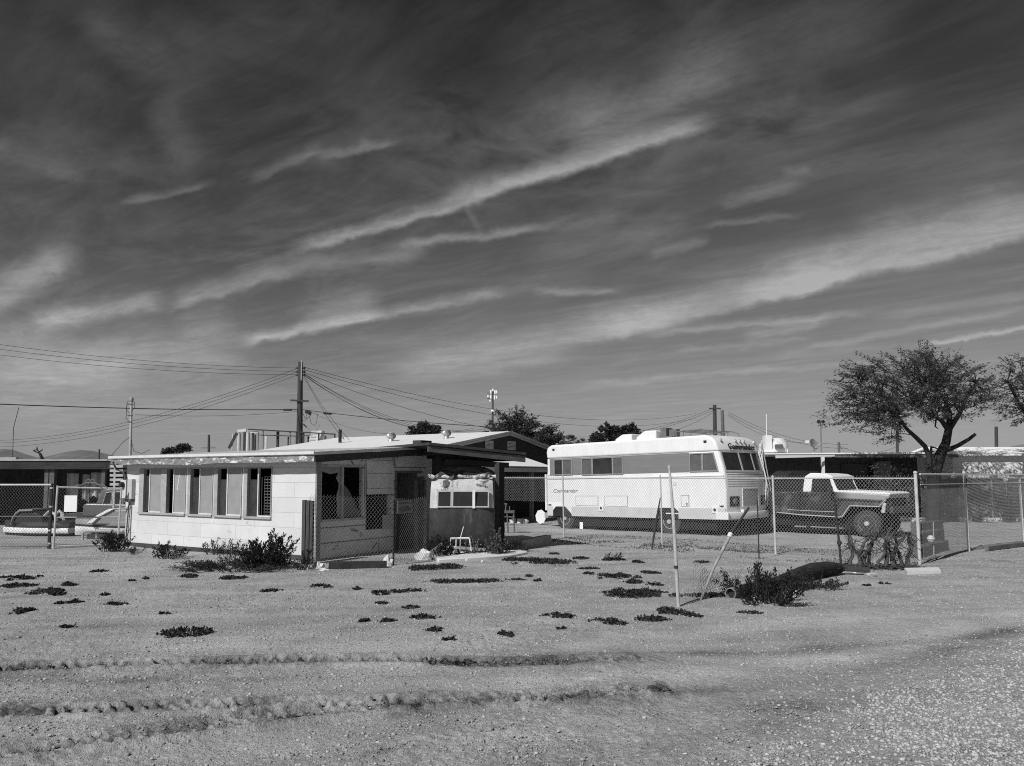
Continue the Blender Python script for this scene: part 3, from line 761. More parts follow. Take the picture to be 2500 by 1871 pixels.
def plane_fn(t):
    mi = t.matrix_basis.inverted()
    def f(u, v, y=0.0):
        p0 = t.matrix_basis @ V((0, y, 0)); n = t.matrix_basis.to_3x3() @ V((0, 1, 0))
        p = mi @ hit(u, v, p0, n); return p.x, p.z
    def g(u, v, x=0.0):
        p0 = t.matrix_basis @ V((x, 0, 0)); n = t.matrix_basis.to_3x3() @ V((1, 0, 0))
        p = mi @ hit(u, v, p0, n); return p.y, p.z
    return f, g
def prof_body(mb, poly, front, y0, y1, n, bulge, rnd_=0.0):
    """closed profile (x,z) swept over the width; vertices in 'front' pushed forward by a bulge in the middle"""
    k = len(poly); vs = []; fs = []
    for j in range(n + 1):
        f = j / n; y = y0 + (y1 - y0) * f; bl = bulge * (1 - (2 * f - 1) ** 2)
        for i, (x, z) in enumerate(poly): vs.append((x + (bl if i in front else 0), y, z))
    for j in range(n):
        for i in range(k): fs.append((j * k + i, j * k + (i + 1) % k, (j + 1) * k + (i + 1) % k, (j + 1) * k + i))
    fs.append(tuple(range(k - 1, -1, -1))); fs.append(tuple(n * k + i for i in range(k)))
    return mb.add(vs, fs)
def wheel(parent, x, y0, y1, r, z=None, rim=.58, hub=True, rimmat=None, side=-1):
    z = r if z is None else z; w = abs(y1 - y0); yc = (y0 + y1) / 2
    t = MB().lathe([(r * .55, -w / 2), (r * .93, -w / 2), (r, -w / 2 + .03), (r, w / 2 - .03), (r * .93, w / 2), (r * .55, w / 2)], (x, yc, z), (0, 1, 0), 28).build('wheel', m_tyre, parent, smooth=True)
    yf = -w / 2 * 1.0
    MB().lathe([(0, yf + .04), (r * .3, yf + .03), (r * .45, yf + .05), (r * rim, yf - .004), (r * (rim + .04), yf - .004), (r * (rim + .04), yf + .06), (0, yf + .07)], (x, yc, z), (0, 1, 0), 24).build('rim', rimmat or m_rim, t, smooth=True)
    if hub: MB().lathe([(0, yf - .05), (r * .17, yf - .04), (r * .2, yf + .04), (0, yf + .04)], (x, yc, z), (0, 1, 0), 16).build('hub_cap', m_chrome, t, smooth=True)
    return t
RVA = V((.71, -.704, 0)).normalized()
o = P(1768, 1262, 23.3); o.z = 0
rv = frame_of('motorhome', 'long white vintage motorhome with a grey window band, parked behind the chain link fence', 'motorhome', o, RVA, math.radians(1.0))
rf, rg_ = plane_fn(rv)
cu = lambda c: 1240 + .3074 * c
cv = lambda c: 1020 + .3074 * c
zs = rf(1650, 1265)[1]; zc = rf(cu(1000), cv(297))[1]; zb = rf(cu(1000), cv(447))[1]; zt = rf(cu(1000), cv(178))[1]; zk = rf(cu(1000), cv(712))[1]
xr_ = rf(cu(308), cv(600))[0]; RW = 2.6; xcf = rf(cu(1668), cv(285))[0]; xnf = rf(cu(1722), cv(520))[0]
zmid = (zb + zk) / 2
poly = [(xr_ + .04, zs), (xr_, zk), (xr_ + .01, zb + .0), (xr_ + .14, zc + .02), (xcf, zc + .02), (xnf - .02, zb - .02), (xnf + .03, zmid), (xnf + .02, zk), (xnf - .05, zs)]
mb = prof_body(MB(), poly, {4, 5, 6, 7, 8}, 0, RW, 10, .16); mb.build('body', m_white, rv, bevel=.05, segs=3)
cap = [(xr_ + .06, zc), (xr_ + .03, zt - .25), (xr_ + .09, zt - .09), (xr_ + .28, zt), (xcf - .42, zt + .02), (xcf - .2, zt - .06), (xcf - .07, zt - .2), (xcf + .03, zc)]
mb = prof_body(MB(), cap, {4, 5, 6, 7}, -.035, RW + .035, 10, .14); rcap = mb.build('roof_cap', m_white, rv, bevel=.07, segs=4)
# band of the windows
xw = lambda c, d=380: rf(cu(c), cv(d))[0]
mb = MB().bx(xr_ + .2, xw(1440), -.006, .02, zb + .01, zc - .008)
mb.build('window_band', m_rvband, rv)
def rv_window(c0, c1, mulls, name='window', sc=False, drop=0.0, slant=0.0, top=.03):
    a, b = xw(c0), xw(c1); z0, z1 = zb + .015 - drop, zc - top
    mb = MB(); y0, y1 = -.03, .01; w = .035
    mb.prism([(a, y0, z0), (b + slant, y0, z0), (b + slant, y0, z0 + w), (a, y0, z0 + w)], (0, .04, 0))
    mb.prism([(a, y0, z1 - w), (b, y0, z1 - w), (b, y0, z1), (a, y0, z1)], (0, .04, 0))
    mb.prism([(a, y0, z0 + w), (a + w, y0, z0 + w), (a + w, y0, z1 - w), (a, y0, z1 - w)], (0, .04, 0))
    mb.prism([(b + slant - w, y0, z0 + w), (b + slant, y0, z0 + w), (b, y0, z1 - w), (b - w, y0, z1 - w)], (0, .04, 0))
    for m_ in mulls: mb.bx(xw(m_) - .03, xw(m_) + .03, y0 + .002, y1, z0 + w, z1 - w)
    f = mb.build(name, m_rvfr, rv)
    edges = [a + w] + [xw(q) for q in mulls] + [b - w]
    for i in range(len(edges) - 1):
        xa = edges[i] + (.032 if i else .002); xb = edges[i + 1] - (.032 if i < len(edges) - 2 else .002)
        ex = slant if i == len(edges) - 2 else 0
        cur = sc and i in sc
        MB().prism([(xa, -.008, z0 + w + .002), (xb + ex, -.008, z0 + w + .002), (xb, -.008, z1 - w - .002), (xa, -.008, z1 - w - .002)], (0, .01, 0)).build('pane', m_rvscreen if cur else m_rvwin, f)
    return f
rv_window(368, 512, [438], sc=(1,))
rv_window(588, 916, [672, 835], sc=(0, 2), drop=.02)
rv_window(1444, 1640, [1547], sc=(0, 1), slant=xw(1688, 420) - xw(1640, 300) - .05)
# skirt with wheel arches
def arch(c0, c1, flat):
    a, b = rf(cu(c0), cv(760))[0], rf(cu(c1), cv(760))[0]
    return a, b
ra0, ra1 = arch(360, 508, False); fa0, fa1 = arch(1196, 1356, True)
zsk0, zsk1 = zs - .02, zk + .0
pl = [(xr_ + .02, zsk1), (xr_ + .04, zsk0)]
pl += [(ra0, zsk0), (ra0 + .03, zk - .12), (ra0 + .14, zk - .01)]
pl2 = [(ra1, zsk0), (fa0, zsk0), (fa0 + .05, zk - .1), (fa0 + .12, zk - .01)]
mb = MB()
ys = -.012
def sk(pts): mb.prism([(x, ys, z) for x, z in pts], (0, .02, 0))
sk([(xr_ + .04, zsk0), (ra0, zsk0), (ra0, zsk1), (xr_ + .02, zsk1)])
sk([(ra1, zsk0), (fa0, zsk0), (fa0, zsk1), (ra1, zsk1)])
sk([(fa1, zsk0), (xnf - .06, zsk0), (xnf, zsk1), (fa1, zsk1)])
mb.build('skirt', m_skirt, rv)
for a, b, k in ((ra0, ra1, .14), (fa0, fa1, .06)):
    MB().prism([(a + .004, -.007, zsk0 - .01), (a + .004, -.007, zk - k), (a + k, -.007, zk - .004), (b - k * 2.2, -.007, zk - .004), (b - .004, -.007, zk - k * 2), (b - .004, -.007, zsk0 - .01)], (0, .012, 0)).build('wheel_arch', m_blk, rv)
MB().bx(xr_ + .5, xnf - .4, .12, RW - .15, .16, zs + .02).build('chassis', M('chassis_shade_black', .012, .9), rv)  # chassis box deepened, its black standing in for shade under the floor
xwr = (ra0 + ra1) / 2 + .06; xwf = (fa0 + fa1) / 2
gzr = 0.02
R_ = .42
wheel(rv, xwr + .02, .06, .30, R_, R_ + .0, rim=.5)
wheel(rv, xwf, .04, .29, R_, R_ - .02, rim=.5)
wheel(rv, xwr, RW - .3, RW - .06, R_, R_, hub=False)
wheel(rv, xwf, RW - .3, RW - .06, R_, R_ - .02, hub=False)
MB().bx(fa0 + .3, fa1, -.03, -.015, zk - .2, zk - .165).build('arch_trim', m_white, rv)
# compartment doors as raised rims
def comp(c0, c1, d0, d1, name='compartment_door'):
    a, z1 = rf(cu(c0), cv(d0)); b, z0 = rf(cu(c1), cv(d1)); w = .018
    f = MB().bx(a, b, -.018, .004, z0, z1).build(name, m_white, rv, bevel=.006)
    MB().bx(a - w, b + w, -.012, .004, z1 + .002, z1 + w + .002).bx(a - w, a - .002, -.012, .004, z0, z1).bx(b + .002, b + w, -.012, .004, z0, z1).build('seal', M('rubber_seal', .30, .8), f)
    return f
comp(542, 716, 625, 700); comp(768, 952, 625, 705); c_ = comp(1378, 1438, 620, 705)
a, z = rf(cu(1425), cv(690)); MB().bx(a - .015, a + .015, -.035, -.019, z - .03, z + .05).build('latch', m_blk, c_)
def small(c, d, w, h, name, mat, y=-.02):
    a, z = rf(cu(c), cv(d)); return MB().bx(a - w / 2, a + w / 2, y - .012, y + .03, z - h / 2, z + h / 2).build(name, mat, rv, bevel=.005)
for c, d in ((368, 255), (1571, 190)): small(c, d, .10, .07, 'marker_light', m_blk, -.045)
for c, d in ((744, 718), (1648, 732)):
    p_ = small(c, d, .20, .20, 'filler_plate', m_white, -.02)
    a, z = rf(cu(c), cv(d)); MB().lathe([(0, -.01), (.045, -.01), (.04, .01), (0, .01)], (a, -.036, z), (0, 1, 0), 14).build('filler_cap', m_blk, p_)
for c, d in ((335, 692), (1700, 703)): small(c, d, .14, .035, 'reflector', m_blk, -.016)
small(1325, 520, .12, .12, 'side_emblem', M('emblem_grey', .6, .6), -.008)
MB().bx(xr_ - .1, xr_ - .02, .02, .12, zk - .15, zmid + .62).build('rear_corner_trim', m_white, rv)
MB().bx(xr_ - .18, xr_, .05, RW - .05, zs - .12, zs + .08).build('rear_bumper', M('bumper_grey', .30, .6), rv, bevel=.02)
MB().bx(xr_ + .1, xr_ + .2, -.028, -.002, zb + .02, zc - .01).build('rear_trim', m_white, rv)
# belt crease
MB().bx(xr_ + .02, xnf - .02, -.02, .004, zb - .13, zb - .095).build('belt_moulding', m_white, rv, bevel=.006)
# front: windscreen, grille, bumper, lights
def fx(y, z):
    """front surface x at width y and height z"""
    f = y / RW; bl = .16 * (1 - (2 * f - 1) ** 2)
    if z >= zb - .02: x = xnf - .02 + (xcf - xnf + .02) * (z - zb + .02) / (zc + .02 - zb + .02)
    elif z >= zmid: x = xnf - .02 + (.05) * (zb - .02 - z) / (zb - .02 - zmid)
    elif z >= zk: x = xnf + .03 - .01 * (zmid - z) / (zmid - zk)
    else: x = xnf + .02 - .07 * (zk - z) / (zk - zs)
    return x + bl
def fpanel(ya, yb_, z0, z1, off, th, n=6):
    mb = MB(); vs = []; fs = []
    for j in range(n + 1):
        y = ya + (yb_ - ya) * j / n
        for z in (z0, z1): vs.append((fx(y, z) + off, y, z))
        for z in (z0, z1): vs.append((fx(y, z) + off - th, y, z))
    for j in range(n):
        a = j * 4; b = a + 4
        fs += [(a, b, b + 1, a + 1), (a + 2, a + 3, b + 3, b + 2), (a, a + 2, b + 2, b), (a + 1, b + 1, b + 3, a + 3)]
    fs += [(0, 1, 3, 2), (n * 4, n * 4 + 2, n * 4 + 3, n * 4 + 1)]
    return mb.add(vs, fs)
zw0, zw1 = zb + .05, zc - .03
ws_ = MB()
for ya, yb_ in ((.06, .12), (RW - .12, RW - .06), (.90, .97), (1.72, 1.79)):
    q = fpanel(ya, yb_, zw0, zw1, .02, .04, 2); ws_.add(q.v, q.f)
for z0, z1 in ((zw0 - .05, zw0), (zw1, zw1 + .03)):
    q = fpanel(.06, RW - .06, z0, z1, .022, .04, 8); ws_.add(q.v, q.f)
wsf = ws_.build('windscreen', M('screen_frame', .42, .5, .1), rv)
for ya, yb_ in ((.125, .895), (.975, 1.715), (1.795, RW - .125)):
    fpanel(ya, yb_, zw0 + .003, zw1 - .003, .008, .012, 6).build('pane', m_rvwin, wsf)
fpanel(.8, 1.75, zk + .06, zmid + .02, .012, .03, 6).build('radiator_grille', M('grille_grey', .34, .7, .15), rv)
gm2 = MB()
for z0, z1 in ((zmid + .025, zmid + .055), (zk + .025, zk + .055)): q = fpanel(.76, 1.79, z0, z1, .02, .03, 6); gm2.add(q.v, q.f)
for ya, yb_ in ((.76, .795), (1.755, 1.79)): q = fpanel(ya, yb_, zk + .056, zmid + .024, .02, .03, 1); gm2.add(q.v, q.f)
gm2.build('grille_frame', m_alum, rv)
gm3 = MB()
for k in range(6):
    z = zmid + .1 + k * (zb - .12 - zmid) / 6; q = fpanel(.12, RW - .12, z, z + .02, .006, .02, 8); gm3.add(q.v, q.f)
gm3.build('front_louvre', M('louvre_grey', .30, .8, .1), rv)
for y in (.38, RW - .38):
    hl = fpanel(y - .22, y + .22, zk + .05, zk + .36, .01, .03, 3).build('headlight', m_blk, rv)
    z = zk + .2
    MB().lathe([(0, .0), (.1, .0), (.1, .03), (.08, .045), (0, .05)], (fx(y, z) + .005, y, z), (1, 0, 0), 18).build('lens', glass('lamp_lens', .12, .1), hl, smooth=True)
mb = MB(); vs = []; fs = []
for j in range(11):
    y = -.08 + (RW + .16) * j / 10; x = fx(min(max(y, 0), RW), zs) + .14 - .05 * (abs(2 * j / 10 - 1) ** 4)
    vs += [(x, y, zs - .02), (x + .03, y, zs + .1), (x, y, zs + .2), (x - .1, y, zs + .2), (x - .1, y, zs - .02)]
for j in range(10):
    for i in range(5): fs.append((j * 5 + i, j * 5 + (i + 1) % 5, j * 5 + 5 + (i + 1) % 5, j * 5 + 5 + i))
fs += [(0, 1, 2, 3, 4), (54, 53, 52, 51, 50)]
mb.add(vs, fs); x0 = xnf - .2
mb.bx(x0 - .1, x0 + .33, -.09, -.02, zs - .02, zs + .2)
bp_ = mb.build('front_bumper', m_white, rv, bevel=.015)
MB().bx(fx(1.1, zs) + .03, fx(1.1, zs) + .12, .7, 1.6, zs + .205, zs + .27).build('bumper_step', m_white, bp_)
# roof equipment
def ac(c, d, l, w, h, ridge):
    a, _ = rf(cu(c), cv(d), .9); z = zt
    mb = MB().prism([(a - l / 2, .7, z), (a + l / 2, .7, z), (a + l / 2, .7, z + h), (a - l * .05, .7, z + h), (a - l * .45, .7, z + h * .45)], (0, w, 0))
    return mb.build('roof_cooler', M('cooler_white', .68, .6, .1), rv, bevel=.04, segs=3)
ac(940, 150, .75, .8, .27, 0); ac(1120, 135, .85, .9, .34, 0)
a, _ = rf(cu(1260), cv(130), 1.1)
mb = MB().bx(a - .25, a + .35, .9, 1.5, zt, zt + .12).bx(a - .2, a + .05, 1.0, 1.4, zt + .12, zt + .42).bx(a + .1, a + .4, 1.1, 1.3, zt + .12, zt + .36)
mb.build('roof_vent', M('roof_vent_grey', .14, .7, .3), rv)
mb = MB(); xa, xb = rf(cu(1330), cv(130), .5)[0], xcf - .75
for y in (.35, RW - .35):
    mb.tube([(xa, y, zt + .02), (xa + .1, y, zt + .2), (xb, y, zt + .24), (xb + .25, y, zt + .16), (xb + .3, y, zt)], .018, 6)
    for k in range(4): xx = xa + (xb - xa) * (k + .5) / 4; mb.tube([(xx, y, zt), (xx, y, zt + .225)], .014, 5)
for k in range(4): xx = xa + (xb - xa) * (k + .3) / 3.5; mb.tube([(xx, .35, zt + .23), (xx, RW - .35, zt + .23)], .016, 5)
mb.build('roof_rack', M('rack_metal', .16, .5, .2), rv)
# clearance lamps and lettering on the cap
def capx(y, z):
    f = (y + .035) / (RW + .07); return .14 * (1 - (2 * f - 1) ** 2) + (xcf + .03 + (-.10) * (z - zc) / (zt - .2 - zc))
for y in (.22, .98, 1.25, 1.52, RW - .22):
    z = zt - .16
    MB().lathe([(0, 0), (.05, 0), (.045, .06), (0, .07)], (capx(y, z) - .01, y, z), (V((1, 0, .4))), 12).build('clearance_lamp', m_chrome, rv, smooth=True)
sl_ = math.atan2(.10, zt - .2 - zc)
def orient(xdir, ydir, pos): 
    x, y = V(xdir).normalized(), V(ydir).normalized(); z = x.cross(y)
    return Matrix(((x.x, y.x, z.x, pos[0]), (x.y, y.y, z.y, pos[1]), (x.z, y.z, z.z, pos[2]), (0, 0, 0, 1)))
m_let = M('dark_letters', .03, .6, .1)
zl = zc + .10
text_mesh('lettering', 'Commander', .27, m_let, rv, orient((0, 1, 0), (-.10, 0, zt - .2 - zc), (capx(1.25, zl) + .014, .42, zl - .02)), .010, 0, .002, 1.25)
a, z = rf(cu(358), cv(595)); text_mesh('side_script', 'Commander', .19, M('script_grey', .10, .6), rv, orient((1, 0, 0), (0, 0, 1), (a, -.006, z)), .004, .3, -.002, 1.2)
# white corner pipe, door-side ladder and cables at the far front corner
mb = MB()
y = RW + .02
mb.tube([(fx(RW, zb) - .1, y, zt - .2), (fx(RW, zb), y + .02, zb), (fx(RW, zb) + .12, y + .03, zmid), (fx(RW, zb) + .05, y + .03, zk)], .028, 6)
mb.tube([(fx(RW - .1, zb) + .03, RW - .12, zt - .1), (fx(RW - .1, zc) + .05, RW - .12, zc), (fx(RW - .1, zb) + .06, RW - .1, zb), (fx(RW - .1, zmid) + .06, RW - .12, zmid + .25), (fx(RW - .1, zk) + .05, RW - .2, zk + .1), (fx(RW - .1, zk) + .05, RW - .4, zk + .05)], .02, 6)
mb.build('hose', M('white_hose', .66, .6, .1), rv)
mb = MB(); y = RW + .16
for dx in (0, .22): mb.tube([(xnf - .35 + dx, y, zt - .15), (xnf - .2 + dx, y, zb), (xnf - .02 + dx, y, zs + .3)], .02, 6)
for k in range(7):
    z = zs + .4 + k * .3; xx = xnf - .02 - .33 * (z - zs - .3) / (zt - .15 - zs - .3); mb.tube([(xx, y, z), (xx + .22, y, z)], .016, 5)
mb.bar((xnf - .3, RW, zt - .3), (xnf - .3, y, zt - .3), .03, .03); mb.bar((xnf - .1, RW, zmid), (xnf - .1, y, zmid), .03, .03)
mb.build('ladder', M('ladder_metal', .30, .5, .2), rv)

# ------------------------------------------------------------------ pickup truck
TA = V((.72, -.69, 0)).normalized()
o = G(2117, 1312)
tk = frame_of('pickup_truck', 'old two tone pickup truck with a white cab roof and bonnet, beside the motorhome', 'truck', o, TA, 0)
tf, tg = plane_fn(tk)
tu = lambda c: 1850 + .1853 * c
tv = lambda c: 1120 + .1853 * c
def T(c, d): return tf(tu(c), tv(d))
def m_truck():
    m, nt = newmat('truck_two_tone'); t = NT(nt)
    tc = t.n('ShaderNodeTexCoord'); v = tc.outputs['Object']; s = t.sep(v)
    n = t.noise(v, 2.2, 6, .6); f = t.noise(v, 25, 4, .6)
    base = t.math('ADD', .024, t.mr(n, .3, .7, -.012, .02))
    # worn white front quarter, edged by a slanting stripe, and a worn patch on door and bed
    d = t.math('SUBTRACT', s[0], t.math('MULTIPLY', s[2], .55))
    k = t.mr(d, TX, TX + .05, 0, 1)
    up_ = t.mr(t.math('ADD', s[2], t.math('MULTIPLY', s[0], TSL)), TZL, TZL + .03, 0, 1)
    up_ = t.math('MULTIPLY', up_, t.mr(s[0], TXF - .25, TXF + .25, 0, 1))
    w1 = t.math('MULTIPLY', t.mr(t.math('ADD', n, t.math('MULTIPLY', f, .1)), .60, .74, 0, 1), .25)
    col = t.math('ADD', t.math('MULTIPLY', base, t.math('SUBTRACT', 1, k)), t.math('MULTIPLY', k, t.mr(n, .3, .7, .045, .085)))
    col = t.math('ADD', col, t.math('MULTIPLY', w1, .25))
    col = t.math('ADD', t.math('MULTIPLY', col, t.math('SUBTRACT', 1, up_)), t.math('MULTIPLY', up_, .30))
    finish(t, col, t.mr(n, .3, .7, .18, .42), .5)
    return m
_a, _b = T(1035, 524), T(1650, 550); TSL = -(_b[1] - _a[1]) / (_b[0] - _a[0]); TZL = _a[1] + TSL * _a[0]; TXF = T(1120, 500)[0]
TX = T(1060, 650)[0] - .55 * T(1060, 650)[1]
XT = -4.35; zt0 = T(350, 440)[1]; zb0 = T(352, 716)[1]
side = [(XT, zt0 - .03), (XT + .05, zt0), T(570, 437), T(1040, 442), T(1735, 474), T(1735, 520), T(1690, 535), T(1660, 566), T(1598, 632), T(1215, 622), T(1112, 768), T(1060, 768), T(560, 738), (XT, zb0)]
TW = 1.9
a0_, a1_ = T(1222, 634), T(1590, 640); MB().prism([(a0_[0] - .35, .28, .5), (a1_[0] + .05, .28, .5), (a1_[0] + .05, .28, a1_[1] - .01), (a0_[0], .28, a0_[1] - .01)], (0, TW - .56, 0)).build('wheel_well', M('well_black', .008, .9), tk)
body = MB().prism([(x, 0, z) for x, z in side], (0, TW, 0)).build('body', m_truck(), tk, bevel=.035, segs=3)
hood = [T(1010, 441), T(1738, 472)]
x0, z0 = hood[0]; x1, z1 = hood[1]
zh = max(z0, z1) + .0
MB().prism([(x0 - .05, .03, z0 - .01), (x1, .03, z1 - .02), (x1 + .02, .03, z1 + .02), (x1 - .1, .03, z1 + .06), (x0 - .05, .03, z0 + .06)], (0, TW - .06, 0)).build('bonnet', M('truck_white', .74, .5, .06), tk, bevel=.03, segs=3)
m_tw = M('truck_white', .74)
mb = MB()
def pil(pts, y, th): mb.prism([(T(c, d)[0], y, T(c, d)[1]) for c, d in pts], (0, th, 0))
for y in (.07, TW - .13):
    pil([(578, 440), (600, 262), (706, 262), (690, 440)], y, .06)
    pil([(930, 262), (968, 262), (1050, 440), (985, 440)], y, .06)
xa, zr0 = T(602, 262); xb, zr1 = T(960, 262); _, zr2 = T(780, 190)
mb.prism([(xa, .05, zr0), (xb + .03, .05, zr0), (xb + .06, .05, zr0 + .06), (xb - .15, .05, zr2 - .03), (xb - .5, .05, zr2), (xa + .2, .05, zr2), (xa + .03, .05, zr2 - .1)], (0, TW - .1, 0))
cab = mb.build('cab', m_tw, tk, bevel=.02, segs=2)
xs0, zs0 = T(690, 437)
mb = MB(); mb.prism([(T(706, 264)[0], .10, T(706, 264)[1]), (T(930, 264)[0], .10, T(930, 264)[1]), (T(985, 437)[0], .10, T(985, 437)[1]), (T(690, 437)[0], .10, T(690, 437)[1])], (0, .012, 0))
mb.build('side_window', m_glass, cab)
a, b = T(960, 262), T(1045, 440)
MB().prism([(a[0], .13, a[1]), (b[0], .13, b[1]), (b[0] - .02, .13, b[1]), (a[0] - .02, .13, a[1])], (0, TW - .26, 0)).build('windscreen', m_glass, cab)
MB().prism([(T(640, 262)[0], .13, T(640, 262)[1]), (T(630, 437)[0], .13, T(630, 437)[1]), (T(630, 437)[0] - .02, .13, T(630, 437)[1]), (T(640, 262)[0] - .02, .13, T(640, 262)[1])], (0, TW - .26, 0)).build('rear_window', m_glass, cab)
# trim: door gaps, sill strip, arch lips, handle, mirror
def line(pts, w, name, mat, y=-.012):
    mb = MB(); q = [(T(c, d)[0], y, T(c, d)[1]) for c, d in pts]
    for p, r in zip(q, q[1:]): mb.bar(p, r, .02, w, (0, 1, 0)) if False else mb.tube([p, r], w / 2, 6)
    return mb.build(name, mat, tk)
m_gap = M('gap_black', .008, .9)
line([(566, 440), (550, 700)], .03, 'bed_gap', m_gap, -.002); line([(1018, 450), (1012, 690)], .022, 'door_gap', m_gap, -.002)
MB().bx(XT + .1, T(570, 437)[0] - .05, .09, TW - .09, zt0 + .004, zt0 + .012).build('bed_liner', m_gap, tk)
line([(250, 708), (560, 740), (1060, 770), (1112, 768), (1215, 622), (1598, 632), (1660, 566), (1690, 540)], .035, 'arch_trim', m_chrome)
line([(390, 672), (700, 690), (1012, 702)], .022, 'side_trim', M('trim_grey', .4, .4), -.006); line([(1035, 542), (1650, 570)], .03, 'bonnet_gap', m_gap, -.004)
line([(575, 590), (650, 592)], .03, 'trim_mark', m_gap, -.004)
a, z = T(640, 484); MB().bx(a - .12, a + .1, -.03, .01, z - .02, z + .015).build('door_handle', m_gap, tk)
a, z = T(990, 455); MB().bar((a, -.01, z), (a, -.15, z + .03), .02, .02).bx(a - .05, a + .05, -.3, -.13, z + .0, z + .2).build('mirror', m_blk, tk)
xf, zf = T(1690, 560)
mb = MB().bx(xf - .02, xf + .04, .08, TW - .08, zf - .30, zf + .05)
gr = mb.build('grille', m_blk, tk)
for k in range(4): pass
for y in (.22, TW - .22): MB().lathe([(0, 0), (.1, 0), (.1, .03), (0, .05)], (xf + .04, y, zf - .1), (1, 0, 0), 16).build('headlight', glass('truck_lamp', .05, .1), tk)
a0, z0 = T(1665, 590); a1, z1 = T(1640, 715)
MB().prism([(a0 - .03, -.03, z0), (a0 + .06, -.03, z0), (a1 + .08, -.03, z1), (a1 - .03, -.03, z1)], (0, .1, 0)).build('bumper_end', m_chrome, tk, bevel=.01)
MB().bx(xf + .05, xf + .16, .1, TW - .02, z1 - .02, z1 + .18).build('front_bumper', M('bumper_dark', .06, .5), tk, bevel=.02)
MB().bx(side[0][0] + .05, xf - .5, .2, TW - .2, .24, .62).build('chassis', m_gap, tk)
ax_, az_ = T(1410, 830)
wheel(tk, 0, .02, .27, .40, rim=.62, rimmat=M('dull_rim', .13, .6))
wheel(tk, 0, TW - .27, TW - .02, .40, hub=False)
wheel(tk, -3.3, .04, .29, .40, hub=False, rimmat=m_blk); wheel(tk, -3.3, TW - .29, TW - .04, .40, hub=False, rimmat=m_blk)
# ------------------------------------------------------------------ chain link
m_wire = M('galvanised_wire', .25, .6, .15, 3, .4)
m_wire_dk = M('dull_wire', .22, .7, .2, 3, .3)
m_post = M('galvanised_post', .46, .6, .2, 6, .4)
m_post_dk = M('dark_post', .035, .8, .3, 6)
def chain(mb, p, q, h0, h1, pitch=.075, r=.0032, up=(0, 0, 1), knuckle=True, sag=None):
    """diamond wire mesh between two ground points, from h0 to h1"""
    p, q = V(p), V(q); d = q - p; L = d.length; ex = d / L; up = V(up)
    nrm = ex.cross(V((0, 0, 1))).normalized()
    Hh = h1 - h0; k = .82; run = Hh * k
    n = int((L + run) / pitch) + 1
    def pt(s, z, off):
        o = sag(s / L, (z - h0) / Hh) if sag else V((0, 0, 0))
        return p + ex * s + up * z + nrm * off + o
    for sgn in (1, -1):
        for i in range(n + 1):
            s0 = i * pitch - (run if sgn > 0 else 0)
            s1 = s0 + sgn * run if sgn > 0 else s0 - run
            a, b = (s0, h0), (s1, h1)
            # clip in s to [0,L]
            lo, hi = 0.0, 1.0; ds = b[0] - a[0]
            for bound, sg in ((0, 1), (L, -1)):
                fa, fb = (a[0] - bound) * sg, (b[0] - bound) * sg
                if fa < 0 and fb < 0: lo = 2
                elif fa < 0: lo = max(lo, fa / (fa - fb))
                elif fb < 0: hi = min(hi, fa / (fa - fb))
            if lo >= hi - .01: continue
            ns = 4 if sag else 1
            pts = [pt(a[0] + ds * (lo + (hi - lo) * j / ns), h0 + Hh * (lo + (hi - lo) * j / ns), sgn * .0025) for j in range(ns + 1)]
            mb.tube(pts, r, 3, False)
    if knuckle:
        for i in range(int(L / pitch)):
            s = (i + .5) * pitch
            mb.tube([pt(s - .012, h1 - .01, 0), pt(s + .014, h1 + .035, 0)], r * 1.15, 3, False)
    return mb
def tpost(mb, p, h, r=.03, n=10, lean=(0, 0)):
    p = V(p); mb.tube([p + V((0, 0, -.15)), p + V((lean[0], lean[1], h))], r, n)
    mb.lathe([(0, 0), (r * 1.25, 0), (r * 1.1, r), (0, r * 1.5)], p + V((lean[0], lean[1], h)), (0, 0, 1), n)
# yard fence in front of motorhome and truck
FA = V((1.53, 22.8, 0)); FD = V((.722, -.692, 0)).normalized()
def on_fence(u):
    k = (u - 1250) / F; # x = k * d, d ~ y*cp + (z-H)*sp at z~.9
    t_ = (k * FA.y * 1.0 - FA.x) / (FD.x - k * FD.y); return FA + FD * t_
f0, f1, f2, f3, f4 = on_fence(1228), on_fence(1376), on_fence(1614), on_fence(1888), on_fence(2236)
yf = thing('chain_link_fence', 'long chain link fence with thin grey posts in front of the motorhome and truck', 'fence', f1)
mb = MB()
HF = 1.80
for a, b in ((f0, f1), (f1, f2), (f2, f3), (f3, f4)): chain(mb, a, b, .06 if a is not f0 else 1.05, HF, .075, .0027)
mb.build('chain_mesh', m_wire, yf, world=True, recalc=False)
mb = MB()
for a, b in ((f0, f1), (f1, f2), (f2, f3), (f3, f4)): mb.tube([a + V((0, 0, HF - .03)), b + V((0, 0, HF - .03))], .014, 6)
mb.build('top_wire', m_post, yf, world=True)
for p_, r, h in ((f1, .022, HF + .02), (f2, .02, HF + .03), (f3, .026, HF), (f4, .034, HF + .08)):
    mb = MB(); tpost(mb, p_, h, r, 10, (-.03, 0)); mb.build('post', m_post, yf, world=True)
